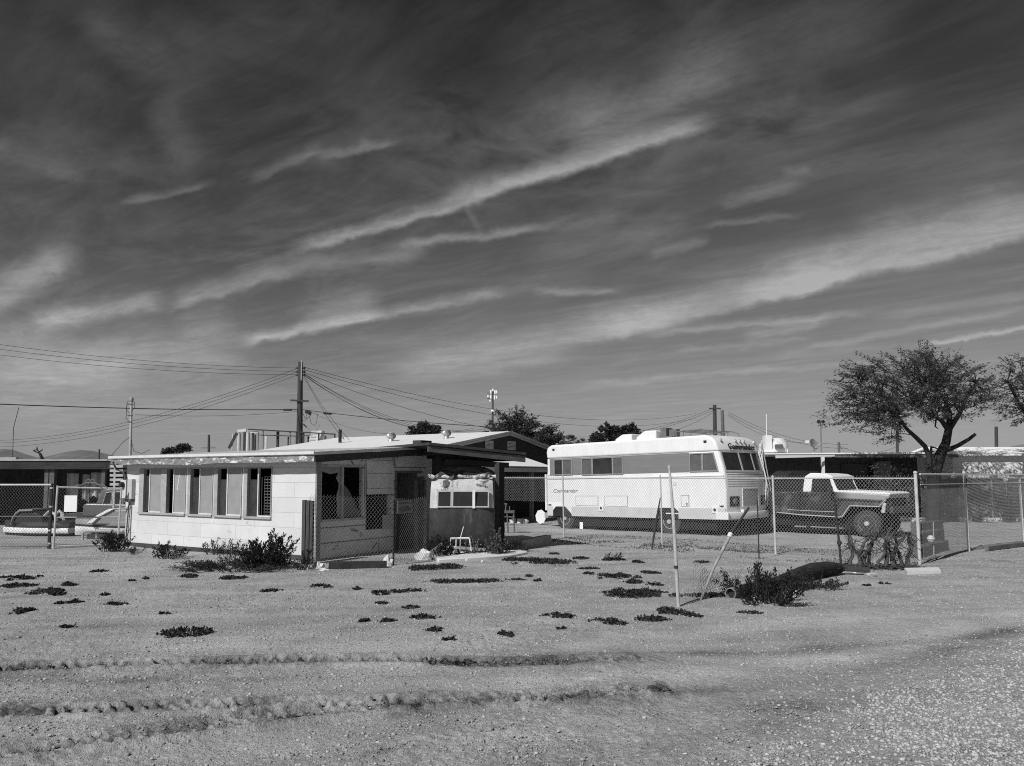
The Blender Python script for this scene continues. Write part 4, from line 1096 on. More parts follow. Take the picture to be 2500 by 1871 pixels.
# road side fence to the right, with two rails
g1, g2 = G(2366, 1345), G(2500, 1330); g1.z = g2.z = 0
dirr = (g2 - g1).normalized(); g3 = g2 + dirr * 4
rfence = thing('chain_link_fence', 'fine meshed chain link fence with pale posts along the right edge of the yard', 'fence', g1)
f4b = f4 + V((.08, .02, 0))
mb = MB()
for a, b in ((f4b, g1), (g1, g2), (g2, g3)): chain(mb, a, b, .04, HF + .02, .06, .0026, knuckle=False)
mb.build('chain_mesh', m_wire_dk, rfence, world=True, recalc=False)
mb = MB()
for a, b in ((f4b, g1), (g1, g2), (g2, g3)): mb.tube([a + V((0, 0, HF + .06)), b + V((0, 0, HF + .06))], .022, 8); mb.tube([a + V((0, 0, HF - .16)), b + V((0, 0, HF - .16))], .012, 6)
mb.build('top_rail', m_post, rfence, world=True)
for p_ in (g1, g2):
    mb = MB(); tpost(mb, p_, HF + .1, .032, 12, (-.05, 0)); mb.build('post', m_post, rfence, world=True)
mb = MB(); a, b = g1 + V((.3, 0, .06)), g3 + V((0, 0, .06)); off = V((dirr.y, -dirr.x, 0)) * .12
mb.bar(a + off, b + off, .09, .10)
mb.build('bottom_board', M('bottom_board_wood', .12, .85, .35, 4), rfence, world=True)
# left fence panel and leaning gate
l0, l1 = G(-60, 1340), G(121, 1339); l0.z = l1.z = 0
lf = thing('chain_link_fence', 'chain link fence panel with a pale top rail in front of the left boat', 'fence', l1)
ztop = P(60, 1184, l1.y).z
mb = MB(); chain(mb, l0, l1, .05, ztop - .03, .075, .003, knuckle=False); mb.build('chain_mesh', m_wire_dk, lf, world=True, recalc=False)
mb = MB(); mb.tube([l0 + V((0, 0, ztop)), l1 + V((0, 0, ztop))], .025, 8); mb.build('top_rail', m_post, lf, world=True)
mb = MB(); zz = P(60, 1261, l1.y).z; mb.tube([l0 + V((0, 0, zz)), l1 + V((0, 0, zz))], .014, 6); zz = .06; mb.tube([l0 + V((0, 0, zz)), l1 + V((0, 0, zz))], .016, 6); mb.build('mid_rail', M('dull_rail', .16, .7), lf, world=True)
mb = MB(); tpost(mb, l1, ztop, .028); tpost(mb, l1 + V((-.06, .03, 0)), ztop - .02, .016); mb.build('post', m_post_dk, lf, world=True)
mb = MB()
for zz in (.12, .45, 1.05, ztop - .08): mb.lathe([(0, -.02), (.045, -.02), (.045, .02), (0, .02)], l1 + V((0, 0, zz)), (0, 0, 1), 10)
mb.build('post_band', m_post, lf, world=True)
ga, gb = G(130, 1339), G(287, 1334); ga.z = gb.z = 0
ga_t = P(141, 1186, ga.y); gb_t = P(297, 1190, gb.y)
gt = thing('leaning_gate', 'leaning chain link gate with blank white sign and scroll, by the house corner', 'gate', ga)
mb = MB(); mb.tube([ga + V((0, 0, -.05)), ga_t], .026, 8); mb.tube([gb, gb_t], .024, 8)
def gp(s, t_): a = ga + (ga_t - ga) * t_; b = gb + (gb_t - gb) * t_; return a + (b - a) * s
mb.tube([gp(0, .975), gp(1, .975)], .024, 8); mb.tube([gp(0, .49), gp(1, .49)], .018, 8); mb.tube([gp(0, .03), gp(1, .04)], .014, 8)
mb.build('gate_frame', m_post, gt, world=True)
mb = MB(); chain(mb, gp(0, 0), gp(1, 0), .08, (ga_t.z) * .96, .075, .0026, up=(ga_t - ga) / ga_t.z, knuckle=False); mb.build('chain_mesh', m_wire_dk, gt, world=True, recalc=False)
mb = MB()
def scroll(c, r, a0, a1, fl=1): return [c + V((math.cos(a) * r * fl, 0, math.sin(a) * r)) for a in [a0 + (a1 - a0) * k / 10 for k in range(11)]]
c_ = gp(.5, 1.0)
for fl in (1, -1):
    mb.tube([c_ + V((fl * (.03 + .42 * k / 10), 0, .12 * math.cos(k / 10 * 1.6) - .03 + .02 * math.sin(k))) for k in range(11)], .012, 5)
    mb.tube(scroll(c_ + V((fl * .05, 0, .13)), .05, 0, 5, fl), .011, 5)
mb.build('scroll_ornament', M('iron_scroll', .2, .6), gt, world=True)
yg = ga.y - .06
pa, pb = P(158, 1210, yg), P(187, 1250, yg)
mb = MB(); mb.bx(pa.x, pb.x, yg - .006, yg + .006, pb.z, pa.z)
mb.build('sign_board', M('white_sign', .82, .5, .04), gt, world=True, bevel=.0)
# mesh fence in front of the side wall, dark board post, plaque
q0, q1, q2 = G(752, 1374), G(957, 1378), G(1041, 1364)
for q in (q0, q1, q2): q.z = 0
hfz = P(880, 1217, q1.y).z
sf = thing('chain_link_fence', 'sagging rusty chain link in front of the broken side wall of the house', 'fence', q0)
mb = MB()
sg = lambda s, z: V((0, -.10 * math.sin(math.pi * s) * z * (1 - .4 * z), .02 * math.sin(9 * s) * z))
chain(mb, q0, q1, .0, hfz + .02, .075, .0026, sag=sg); chain(mb, q1, q2, .0, hfz - .05, .075, .0026, sag=sg)
mb.build('chain_mesh', M('rusty_wire', .17, .8, .25, 3), sf, world=True, recalc=False)
mb = MB(); ax = (q1 - q0).normalized(); bw = V((-ax.y, ax.x, 0))
zp = P(752, 1221, q0.y).z
for k, dx in enumerate((-.10, -.02, .05)): mb.box(q0 + ax * dx + bw * (.02 * k) + V((0, 0, zp / 2 - .05)), (.07, .09, zp + .1 - .02 * k), (ax, bw, V((0, 0, 1))))
mb.build('board_post', M('board_post_wood', .075, .9, .5, 5, stretch=(4, 4, .6)), sf, world=True)
mb = MB(); tpost(mb, q1 + V((.02, .05, 0)), hfz - .05, .02); mb.build('post', m_post_dk, sf, world=True)
dq = (q2 - q1).normalized(); nq = V((dq.y, -dq.x, 0))
kq = ((970 - 1250) / F); 
def on_line(u, a, d):
    k = (u - 1250) / F; t_ = (k * a.y - a.x) / (d.x - k * d.y); return a + d * t_
sa, sb = on_line(968, q1, dq), on_line(1005, q1, dq); zq1, zq0 = P(985, 1223, sa.y).z, P(985, 1255, sa.y).z
sg_ = thing('warning_plaque', 'small grey illegible notice wired to the sagging chain link by the doorway', 'sign', (sa + sb) / 2 + nq * .03 + V((0, 0, zq0)), math.atan2(dq.y, dq.x))
Ls = (sb - sa).length; hs_ = zq1 - zq0
MB().bx(-Ls / 2, Ls / 2, -.006, .006, 0, hs_).build('plate', M('plaque_grey', .22, .7, .25, 6), sg_)
mb = MB(); rq = random.Random(4)
for k, z in enumerate((.78, .5, .36, .22)):
    w = Ls * (.42, .25, .4, .36)[k]; mb.bx(-w, w, -.010, -.0065, hs_ * z - .018, hs_ * z + .018)
mb.build('worn_print', M('worn_print', .13, .8, .6, 14), sg_)
# ------------------------------------------------------------------ leaves
def leafmat(name, c, var=.35, trans=.2):
    if name in _mats: return _mats[name]
    m, nt = newmat(name); t = NT(nt)
    tc = t.n('ShaderNodeTexCoord'); a = t.noise(tc.outputs['Object'], 7, 4, .6)
    gi = t.n('ShaderNodeNewGeometry'); r_ = gi.outputs['Random Per Island']
    col = t.math('MULTIPLY', t.math('ADD', t.mr(a, .3, .7, 1 - var, 1 + var), t.mr(r_, 0, 1, -.35, .35)), c)
    g = t.n('ShaderNodeCombineColor')
    for i in range(3): t.l(col, g.inputs[i])
    d = t.n('ShaderNodeBsdfDiffuse'); t.l(g.outputs[0], d.inputs[0]); tr = t.n('ShaderNodeBsdfTranslucent'); t.l(g.outputs[0], tr.inputs[0])
    mx = t.n('ShaderNodeMixShader'); mx.inputs[0].default_value = trans; t.l(d.outputs[0], mx.inputs[1]); t.l(tr.outputs[0], mx.inputs[2])
    o = t.n('ShaderNodeOutputMaterial'); t.l(mx.outputs[0], o.inputs[0]); _mats[name] = m; return m
class Leaves:
    def __init__(s): s.v = []; s.f = []
    def leaf(s, p, d, l, w, r_):
        d = V(d); 
        if d.length < 1e-6: d = V((0, 0, 1))
        d = d.normalized(); sd = d.cross(V((r_.uniform(-1, 1), r_.uniform(-1, 1), r_.uniform(-1, 1))))
        if sd.length < 1e-4: sd = d.orthogonal()
        sd = sd.normalized() * w / 2; o = len(s.v); p = V(p); q = p + d * l; m = p + d * l * .5
        s.v += [tuple(p), tuple(m + sd), tuple(q), tuple(m - sd)]; s.f.append((o, o + 1, o + 2, o + 3))
    def build(s, name, mat, parent=None, loc=None):
        mb = MB(); mb.v = s.v; mb.f = s.f
        return mb.build(name, mat, parent, recalc=False, loc=loc)
# ------------------------------------------------------------------ lean-to and camper beside the house
bl, br = P(1046, 1090, 17.6), P(1283, 1114, 19.0)
d_ = (br - bl); d_.z = 0; dn = d_.normalized(); bk = V((-dn.y, dn.x, 0))
lt = thing('lean_to', 'dark lean-to shelter with weathered beams and posts over the old camper', 'shelter', V((br.x - .6, br.y - .1, 0)))
bb = P(1046, 1103, 17.6), P(1283, 1129, 19.0)
mb = MB(); mb.prism([bl, br, V((br.x, br.y, bb[1].z)), V((bl.x, bl.y, bb[0].z))], bk * .06)
mb.build('front_beam', M('burnt_beam', .085, .85, .5, 2.2, stretch=(1, 1, 4), stain=(.2, .6, 2.0)), lt, world=True)
mb = MB(); up = V((0, 0, .03)); mb.prism([bl + up - bk * .03, br + up - bk * .03, br + up + bk * 3.4 + V((0, 0, .0)), bl + up + bk * 3.4], (0, 0, .06))
mb.build('roof_deck', M('lean_roof', .05, .9, .3), lt, world=True)
mb = MB()
for s_ in (.25, .5, .75, .97):
    p = bl + (br - bl) * s_; mb.bar(p + bk * .08 + V((0, 0, -.06)), p + bk * 3.3 + V((0, 0, -.06)), .05, .12)
mb.build('rafter', m_wood_dk, lt, world=True)
c0, c1 = P(1100, 1127, 18.6), P(1256, 1136, 19.2)
MB().bar(c0 + bk * .3, c1 + bk * .3, .1, .13).build('cross_beam', m_wood_dk, lt, world=True)
for u, Y, w in ((1213, 18.6, .11), (1225, 19.4, .13)):
    p = P(u, 1200, Y); MB().bx(p.x - w / 2, p.x + w / 2, p.y, p.y + w, -.1, c0.z - .02 if u < 1220 else c1.z + .0).build('post', m_wood_dk, lt, world=True)
# dark siding strip left of the camper (end of the house wall)
# camper
YC = 18.1
def cpnt(u, v, dy=0.0): return P(u, v, YC + dy)
camp = thing('camper_trailer', 'small derelict camper trailer with peeling white front and three windows under the lean-to', 'camper', V((cpnt(1128, 1340).x, YC + .5, 0)))
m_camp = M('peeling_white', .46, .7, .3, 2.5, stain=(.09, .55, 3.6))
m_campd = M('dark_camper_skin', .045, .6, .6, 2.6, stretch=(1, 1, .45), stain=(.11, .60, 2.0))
front = [(1056, 1174), (1203, 1176), (1207, 1197), (1058, 1194)]
mb = MB()
# profile from side: rounded nose; width from pixel columns
xl, xr2 = cpnt(1046, 1240).x, cpnt(1207, 1240).x
def zc_(v): return cpnt(1128, v).z
pr = [(0.25, zc_(1165)), (0.06, zc_(1177)), (.02, zc_(1196)), (-.05, zc_(1241)), (-.02, zc_(1300)), (.08, .30)]
vs = []; n = 12
for j in range(n + 1):
    f = j / n; x = xl + (xr2 - xl) * f
    for i, (dy, z) in enumerate(pr):
        tp = .06 * (1 - i / 5) * (1 if True else 0); xx = xl + tp + (xr2 - xl - 2 * tp) * f
        edge = .10 * (abs(2 * f - 1) ** 5)
        vs.append((xx, YC + dy + edge, z))
k = len(pr); fs = []
for j in range(n):
    for i in range(k - 1):
        fs.append((j * k + i, j * k + k + i, j * k + k + i + 1, j * k + i + 1))
upv = [q for q in fs]
top = [f for t_, f in enumerate(fs) if t_ % (k - 1) < 3]; low = [f for t_, f in enumerate(fs) if t_ % (k - 1) >= 3]
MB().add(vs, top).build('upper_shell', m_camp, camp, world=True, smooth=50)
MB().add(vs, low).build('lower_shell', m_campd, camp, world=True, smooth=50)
mb = MB().bx(xl + .03, xr2 - .03, YC + .31, YC + 3.2, .3, zc_(1168)); mb.build('body', m_campd, camp, world=True, bevel=.08)
# peeled roof edge with torn insulation
nr_ = 6; vs = []; fs = []
for j in range(13):
    f = j / 12
    for i in range(nr_ + 1):
        a = i / nr_; yy = YC + .2 + .7 * a; z0_ = zc_(1171); z1_ = P(1128, 1139, YC + .9).z
        vs.append((xl + .04 + (xr2 - xl - .08) * f, yy + .12 * abs(2 * f - 1) ** 4, z0_ + (z1_ - z0_) * math.sin(a * math.pi / 2) * (1 - .55 * abs(2 * f - 1.1) ** 4)))
for j in range(12):
    for i in range(nr_): fs.append((j * (nr_ + 1) + i, (j + 1) * (nr_ + 1) + i, (j + 1) * (nr_ + 1) + i + 1, j * (nr_ + 1) + i + 1))
MB().add(vs, fs).build('roof_skin', M('torn_roof_skin', .30, .8, .4, 3, stain=(.04, .52, 3.5)), camp, world=True, smooth=50)
mb = MB(); rq = random.Random(8); pts = []
for j in range(25):
    f = j / 24; pts.append((xl - .03 + (xr2 - xl + .06) * f, YC + .18 + rq.uniform(-.05, .03), zc_(1165) + rq.uniform(-.02, .03)))
mb.tube(pts, [.035 + rq.uniform(-.01, .02) for _ in pts], 6)
mb.build('roof_trim', M('torn_white_trim', .5, .9, .3, 8, stain=(.04, .5, 6)), camp, world=True)
mb = MB()
for j in range(16):
    f = .25 + .7 * rq.random(); z = zc_(1165) + .03 + .2 * rq.random() * (1 - abs(2 * f - 1.2)); c = (xl + (xr2 - xl) * f, YC + .4 + rq.random() * .3, z)
    mb.rock(c, rq.uniform(.05, .14), j, (1.6, 1, .6))
mb.build('roof_debris', M('roof_debris_dark', .06, .95, .6, 9), camp, world=True)
for a, b in ((1067, 1103), (1103.5, 1157), (1158, 1194)):
    z1, z0 = zc_(1198), zc_(1239); x0, x1 = cpnt(a, 1218, -.05).x, cpnt(b, 1218, -.05).x
    y0, y1 = YC - .03, YC - .055  # top, bottom plane follows the shell
    def q(x, z, o): 
        t_ = (z - z1) / (z0 - z1); return (x, YC + .02 - .07 * t_ - .03 - o, z)
    mb = MB(); w = .03
    for xa, xb2, za, zb2 in ((x0, x1, z0, z0 + w), (x0, x1, z1 - w, z1), (x0, x0 + w, z0 + w, z1 - w), (x1 - w, x1, z0 + w, z1 - w)):
        mb.prism([q(xa, za, .0), q(xb2, za, .0), q(xb2, zb2, .0), q(xa, zb2, .0)], (0, .03, 0))
    f_ = mb.build('window', M('camper_frame', .40, .5, .2), camp, world=True)
    MB().prism([q(x0 + w, z0 + w, -.008), q(x1 - w, z0 + w, -.008), q(x1 - w, z1 - w, -.008), q(x0 + w, z1 - w, -.008)], (0, .008, 0)).build('pane', M('camper_glass', .025, .3, .35, 3), f_, world=False) if False else None
    pm = MB().prism([q(x0 + w, z0 + w, -.008), q(x1 - w, z0 + w, -.008), q(x1 - w, z1 - w, -.008), q(x0 + w, z1 - w, -.008)], (0, .008, 0))
    mi_ = camp.matrix_basis.inverted(); pm.v = [tuple(mi_ @ V(p)) for p in pm.v]; pm.build('pane', M('camper_glass', .025, .3, .35, 3), f_)
MB().bx(cpnt(1156, 1218).x - .02, cpnt(1160, 1218).x + .0, YC - .095, YC - .06, zc_(1241), zc_(1197)).build('window_post', m_white, camp, world=True)
x0 = cpnt(1163, 1182).x
mb = MB()
for k_ in range(7):
    x = x0 + k_ * .035; mb.box((x, YC + .02, zc_(1183) + .012 * math.sin(k_ * 2)), (.022, .012, .035 + .02 * (k_ % 2)), (V((1, 0, .3)).normalized(), V((0, 1, 0)), V((-.3, 0, 1)).normalized()))
mb.build('faded_script', M('faded_script', .2, .8), camp, world=True)
p = cpnt(1088, 1182, .0); MB().rock((p.x, YC + .035, p.z), .1, 3, (.8, .25, 1.1)).build('rust_patch', M('rust_patch', .13, .9, .5, 12), camp, world=True)
# ------------------------------------------------------------------ things lying about under the camper
def mini(name, label, cat, mbs, mat, pos, group=None, **k):
    o = mbs.build(name, mat, None, loc=pos, **k); return tag(o, label, cat, group)
m_rock = M('pale_rock', .52, .9, .2, 6, bump=.4, bscale=20)
m_conc = M('concrete', .60, .9, .12, 4, bump=.2, bscale=30)
def rockat(u, v, wpx, label, hz=.6, mat=None, group='pale rocks on the lot', seed=None):
    p = G(u, v); r = wpx / F * p.y / 2; p.z = gz(p.x, p.y) + r * hz * .5
    return mini('rock', label, 'rock', MB().rock(p, r, seed or int(u), (1, .8, hz)), mat or m_rock, p, group, smooth=30)
p = G(803, 1386); q = G(944, 1384); d2 = (q - p).normalized(); n2 = V((-d2.y, d2.x, 0))
mini('timber_sleeper', 'dark timber sleeper on the dirt along the foot of the sagging chain link', 'sleeper', MB().box((p + q) / 2 + V((0, 0, .03)), ((q - p).length, .14, .17), (d2, n2, V((0, 0, 1)))), M('dark_sleeper', .03, .9, .5, 5), (p + q) / 2, bevel=.012)
# concrete slab edge
sl_pts = [G(1062, 1362), G(1128, 1357), G(1190, 1350), G(1276, 1346), G(1290, 1352), G(1240, 1360), G(1150, 1366), G(1070, 1370)]
mb = MB().prism([V((p.x, p.y, -.06)) for p in sl_pts], (0, 0, .10)); c = sum(sl_pts, V()) / 8
mini('concrete_slab', 'broken pale concrete slab edge in front of the camper', 'slab', mb, m_conc, c, bevel=.02)
rockat(1036, 1362, 40, 'big white broken rock at the corner of the sagging chain link', .8, m_conc)
rockat(947, 1379, 22, 'pale rock at the right end of the dark foundation tie', 1.3, m_conc)
rockat(781, 1386, 20, 'white rock lying at the foot of the dark board post', 1.1, m_conc)
rockat(755, 1387, 16, 'small white rock in the weeds left of the board post', .7, m_conc)
rockat(794, 1391, 22, 'flat pale rock right of the board post', .4)
rockat(279, 1342, 16, 'squarish pale rock beside the gate bush', .9)
rockat(1140, 1368, 10, 'small white stone before the middle of the concrete slab', .7)
rockat(1178, 1370, 9, 'small white stone before the right half of the slab', .9)
rockat(1938, 1455, 24, 'white angular rock right of the leafy bush', .9, m_conc)
rockat(1992, 1431, 22, 'pale flat rock beside the dark log', .6)
rockat(2089, 1396, 20, 'pale rock between dark log and gnarled stumps', .9)
rockat(2125, 1404, 26, 'low pale rock in front of the gnarled stumps', .45)
rockat(1855, 1462, 34, 'flat pale rock in front of the leafy bush', .3)
pl = thing('plank', 'weathered plank lying on rubble in front of the camper', 'plank', G(1135, 1351))
MB().box((0, 0, .12), (1.0, .16, .05), (V((1, -.2, -.06)).normalized(), V((.2, 1, 0)).normalized(), V((.06, 0, 1)))).build('board', m_wood_gr, pl)
mb = MB()
for k in range(5): mb.rock((-.45 + .2 * k, .05, .04), .07, k)
mb.build('rubble', m_rock, pl)
p = G(1052, 1361); t = MB().bar(p + V((-.1, -.05, .04)), p + V((.25, .1, .3)), .06, .05); mini('plank', 'short pale stick of wood leaning in the rubble near the fence corner', 'plank', t, m_wood_gr, p)
# white metal bed frame
p = G(1135, 1356); Yb = p.y
bf = thing('bed_end', 'white metal bed end standing in the rubble in front of the dark camper', 'frame', V((p.x, Yb, 0)))
def L(u, v): q = P(u, v, Yb); return q - V((p.x, Yb, 0))
mb = MB(); mb.tube([L(1100, 1315), L(1146, 1314)], .022, 6); mb.tube([L(1100, 1336), L(1116, 1337)], .02, 6); mb.tube([L(1100, 1315), L(1100, 1346)], .012, 6); mb.tube([L(1114, 1315), L(1113, 1346)], .02, 6); mb.tube([L(1124, 1315), L(1123, 1346)], .01, 6); mb.tube([L(1132, 1286), L(1124, 1314)], .012, 6); mb.tube([L(1146, 1314), L(1151, 1346)], .02, 6)
mb.build('bars', M('white_metal', .66, .6, .2, 9, stain=(.15, .6, 8)), bf)
# row of low blocks and kerb right of the lean-to
k0, k1 = G(1274, 1341), G(1346, 1325)
dk = (k1 - k0).normalized(); Lk = (k1 - k0).length / 3; nk = V((-dk.y, dk.x, 0))
hb = P(1310, 1313, (k0.y + k1.y) / 2).z
for i, lab in enumerate(('left concrete block in the low row by the lean-to, half in weeds', 'middle concrete block in the low row between lean-to and motorhome', 'right concrete block in the low row, nearest the motorhome')):
    c = k0 + dk * (Lk * (i + .5)) + nk * .1; c.z = 0
    b_ = thing('concrete_block', lab, 'block', c, math.atan2(dk.y, dk.x), 'low row of concrete blocks')
    MB().bx(-Lk / 2 + .008, Lk / 2 - .008, -.1, .1, -.05, hb).build('block', M('block_grey', .36, .9, .15, 5), b_, bevel=.008)
    MB().bx(Lk / 2 - .006, Lk / 2 + .012 - .006, -.098, .09, -.05, hb - .004).build('mortar', m_conc, b_)
# octagonal sign leaning, broken chair, card on fence
p = G(1322, 1280); Ys = p.y
os_ = thing('octagonal_sign', 'white octagonal sign leaning on the ground behind the motorhome tail', 'sign', V((p.x, Ys, 0)))
c = P(1320, 1262, Ys) - V((p.x, Ys, 0)); r = .23
mb = MB().prism([c + V((r * math.cos(a) * .88, .0 + .15 * math.sin(a) * r, r * math.sin(a) * 1.2)) for a in [math.pi * (k + .5) / 4 + .2 for k in range(8)]], (0, .02, 0))
mb.build('plate', M('white_sign', .82), os_)
MB().tube([c + V((0, .04, .1)), V((.05, .3, -.02))], .018, 6).build('prop', m_post_dk, os_)
Yc = 25.0
pc = P(1245, 1278, Yc); ch = thing('broken_chair', 'broken pale wooden chair in the shade beyond the lean-to post', 'chair', V((pc.x, Yc, 0)))
def L(u, v, dy=0): q = P(u, v, Yc); return V((q.x - pc.x, dy, q.z))
m_ch = M('shaded_chair_wood', .12, .8, .3)  # pale wood darkened in colour to carry the shade over the chair
mb = MB(); 
mb.tube([L(1227, 1229), L(1228, 1250)], .03, 6); mb.tube([L(1236, 1231), L(1234, 1250)], .028, 6); mb.tube([L(1244, 1236), L(1244, 1250)], .02, 6); mb.bar(L(1224, 1229), L(1238, 1231), .04, .05)
mb.build('backrest', m_ch, ch)
a = L(1226, 1249); b = L(1256, 1251); MB().bx(a.x, b.x, -.02, .42, b.z - .03, a.z + .02).build('seat', m_ch, ch)
for u in (1229, 1238, 1254):
    q = L(u, 1252); MB().tube([q + V((0, .02, -.02)), V((q.x + .03, .0, -.02))], .026, 6).build('leg', m_ch, ch)
MB().tube([L(1226, 1262), L(1256, 1263)], .022, 6).build('stretcher', m_ch, ch)
for i, u in enumerate((1252, 1270, 1282)):
    p = G(u, 1276 + i); p.z = .06; mini('bucket_lid', ('pale tub beside the broken chair', 'crumpled white tub right of the broken chair', 'white tub next to the awning post')[i], 'tub', MB().lathe([(0, -.1), (.11, -.1), (.14, .08), (.12, .09), (.09, -.07), (0, -.07)], p, (.3 * i - .2, .2, 1), 14), M('white_tub', .62, .6, .1), p, smooth=True)
fc = on_fence(1418); n_ = V((-FD.y, FD.x, 0)) * -1; a = P(1414, 1275, fc.y); b = P(1423, 1292, fc.y)
cd = thing('notice_card', 'small white card wired to the chain link before the motorhome rear wheel', 'sign', fc + V((0, -.03, b.z)), math.atan2(FD.y, FD.x))
MB().bx(-.06, .06, -.004, .004, 0, a.z - b.z).build('card', M('white_sign', .82), cd)
# ------------------------------------------------------------------ poles of the ruined front fence
def pole(name, label, pts, rad, mat, bands=(), n=10, cat='pole'):
    b = pts[0]; t = thing(name, label, cat, V((b.x, b.y, 0)))
    q = [p - V((b.x, b.y, 0)) for p in pts]
    q[0] = V((0, 0, -.1))
    MB().tube(q, rad, n).build('shaft', mat, t, smooth=True)
    return t
p = G(1657, 1479); Y = p.y
m_pp = M('pale_pole_paint', .40, .6, .35, 7, .3, stretch=(1, 1, .4))
pt_ = [V((p.x, Y, -.1)), P(1648, 1330, Y + .02), P(1641, 1222, Y + .04), P(1641, 1221, Y + .04), P(1634, 1142, Y + .06)]
t = pole('fence_pole', 'tall pale metal pole standing nearest to the camera, thinner above its joint', pt_, [.025, .025, .024, .019, .018], m_pp)
c = P(1650, 1384, Y) - V((p.x, Y, 0)); MB().lathe([(0, -.015), (.03, -.015), (.03, .015), (0, .015)], c, (0, 0, 1), 12).build('band', m_post_dk, t)
c = P(1634, 1140, Y + .06) - V((p.x, Y, 0)); MB().lathe([(0, -.03), (.024, -.03), (.024, .0), (.014, .018), (0, .018)], c, (0, 0, 1), 12).build('cap', m_pp, t)
p = G(1703, 1466); Y = p.y
t = pole('fence_pole', 'leaning pale pole with a rounded cap, tilted to the right beside the leafy bush', [V((p.x, Y, 0)), P(1742, 1388, Y + .15), P(1783, 1306, Y + .3)], [.020, .021, .025], M('worn_pole_paint', .27, .7, .45, 7, .3))
c = P(1783, 1305, Y + .3) - V((p.x, Y, 0)); MB().lathe([(0, -.04), (.036, -.04), (.036, .01), (.024, .03), (0, .034)], c, (.45, .1, .9), 12).build('cap', m_conc, t)
p2 = P(1786, 1302, Y + .32) - V((p.x, Y, 0)); p3 = P(1828, 1240, Y + .5) - V((p.x, Y, 0))
MB().tube([p2, p3], .019, 8).build('inner_bar', m_post_dk, t)
for u, v, u2, v2, lab, r in ((1853, 1363, 1849, 1220, 'thin dark metal stake in front of the motorhome bumper', .013), (2055, 1388, 2038, 1222, 'dark metal stake leaning left in front of the pickup truck', .022)):
    p = G(u, v); t = pole('metal_stake', lab, [V((p.x, p.y, 0)), P((u + u2) / 2, (v + v2) / 2, p.y), P(u2, v2, p.y)], r, m_post_dk, cat='stake')
    if r > .02: c = P(2049, 1326, p.y) - V((p.x, p.y, 0)); MB().rock(c, .05, 2, (1, 1, 1)).build('wire_knot', m_post_dk, t)
p = G(1590, 1340); t = pole('metal_stake', 'slanting dark strip leaning against a fence post in front of the front wheel', [V((p.x, p.y, 0)), P(1602, 1275, p.y + .1), P(1612, 1215, p.y + .2)], [.014, .035, .012], m_post_dk, cat='stake')
# fallen wire mesh between the front poles
w0, w1 = G(1668, 1478), G(1838, 1462)
fm = thing('fallen_wire_mesh', 'sagging remains of fine wire mesh between the pale pole and the leafy bush', 'wire mesh', V((w0.x, w0.y, 0)))
mb = MB(); chain(mb, V((w0.x, w0.y, 0)), V((w1.x, w1.y + .9, 0)), .0, .62, .10, .003, sag=lambda s, z: V((.25 * z, .5 * z * math.sin(2.6 * s + .5), -.30 * z * math.sin(3.1 * s))), knuckle=False)
mb.build('mesh_wires', m_wire_dk, fm, world=True, recalc=False)
# dark hollow log, its skin ragged with loose fibres
lg0, lg1, lg2 = G(1788, 1460), G(1925, 1428), G(2048, 1400)
lg = thing('fallen_log', 'long dark hollow log lying on the dirt behind the leafy bush', 'log', V((lg1.x, lg1.y, 0)))
def pz(p, z): return V((p.x, p.y, z))
r0, r1, r2 = .085, .10, .13
pts = [pz(lg0, r0 * .8), pz(lg0.lerp(lg1, .25), r0 * .95), pz(lg0.lerp(lg1, .5), r0 * .9), pz(lg0.lerp(lg1, .8), r0 * .95), pz(lg1, r1 * .95), pz(lg1.lerp(lg2, .18), r2 * .98), pz(lg1.lerp(lg2, .45), r2 * 1.05), pz(lg1.lerp(lg2, .8), r2 * 1.02), pz(lg2, r2 * .8)]
m_bark = M('dark_fibre', .036, .95, .5, 7, .1, bump=.8, bscale=24)
mb = MB().tube(pts, [r0, r0 * 1.05, r0, r0 * 1.12, r1, r2 * .96, r2 * 1.04, r2 * 1.02, r2 * .8], 22, True)
vs2 = []
for q in mb.v: k = 1 + .22 * mnoise.noise(V(q) * 3.1) + .12 * mnoise.noise(V(q) * 9); vs2.append((q[0], q[1], q[2] * k))
mb.v = vs2; mb.build('trunk', m_bark, lg, world=True, smooth=60)
lvf = Leaves(); rq = random.Random(6)
for k in range(420):
    f = rq.random() * (len(pts) - 1); i = int(f); c_ = pts[i].lerp(pts[i + 1], f - i); rr = [r0, r0 * 1.05, r0, r0 * 1.12, r1, r2 * .96, r2 * 1.04, r2 * 1.02, r2 * .8]; r_ = rr[i] + (rr[i + 1] - rr[i]) * (f - i)
    ax_ = (pts[i + 1] - pts[i]).normalized(); a_ = rq.uniform(-1.9, 1.9); sd_ = ax_.cross(V((0, 0, 1))).normalized(); nn_ = (V((0, 0, 1)) * math.cos(a_) + sd_ * math.sin(a_))
    lvf.leaf(c_ + nn_ * (r_ * .98), ax_ * rq.uniform(-1, 1) + nn_ * rq.uniform(.0, .35) + sd_ * rq.uniform(-.6, .6), rq.uniform(.03, .09), rq.uniform(.005, .012), rq)
lvf.v = [tuple(V(q) - V((lg1.x, lg1.y, 0))) for q in lvf.v]; lvf.build('loose_fibre', M('loose_fibre', .06, .95, .5, 9), lg)
e = pz(lg0, r0 * .8); dr = (lg0 - lg1).normalized()
MB().lathe([(r0 * 1.02, -.2), (r0 * 1.03, .06), (r0 * .86, .06), (r0 * .84, -.18)], e, dr, 18).build('hollow_rim', M('log_rim', .20, .9, .4, 6), lg, world=True)
mb = MB().bar(pz(lg2, .1), pz(lg2 + V((.55, -.05, 0)), .06), .1, .1); mini('rail_scrap', 'dark rail end on the dirt at the right end of the log', 'rail', mb, m_wood_dk, lg2)
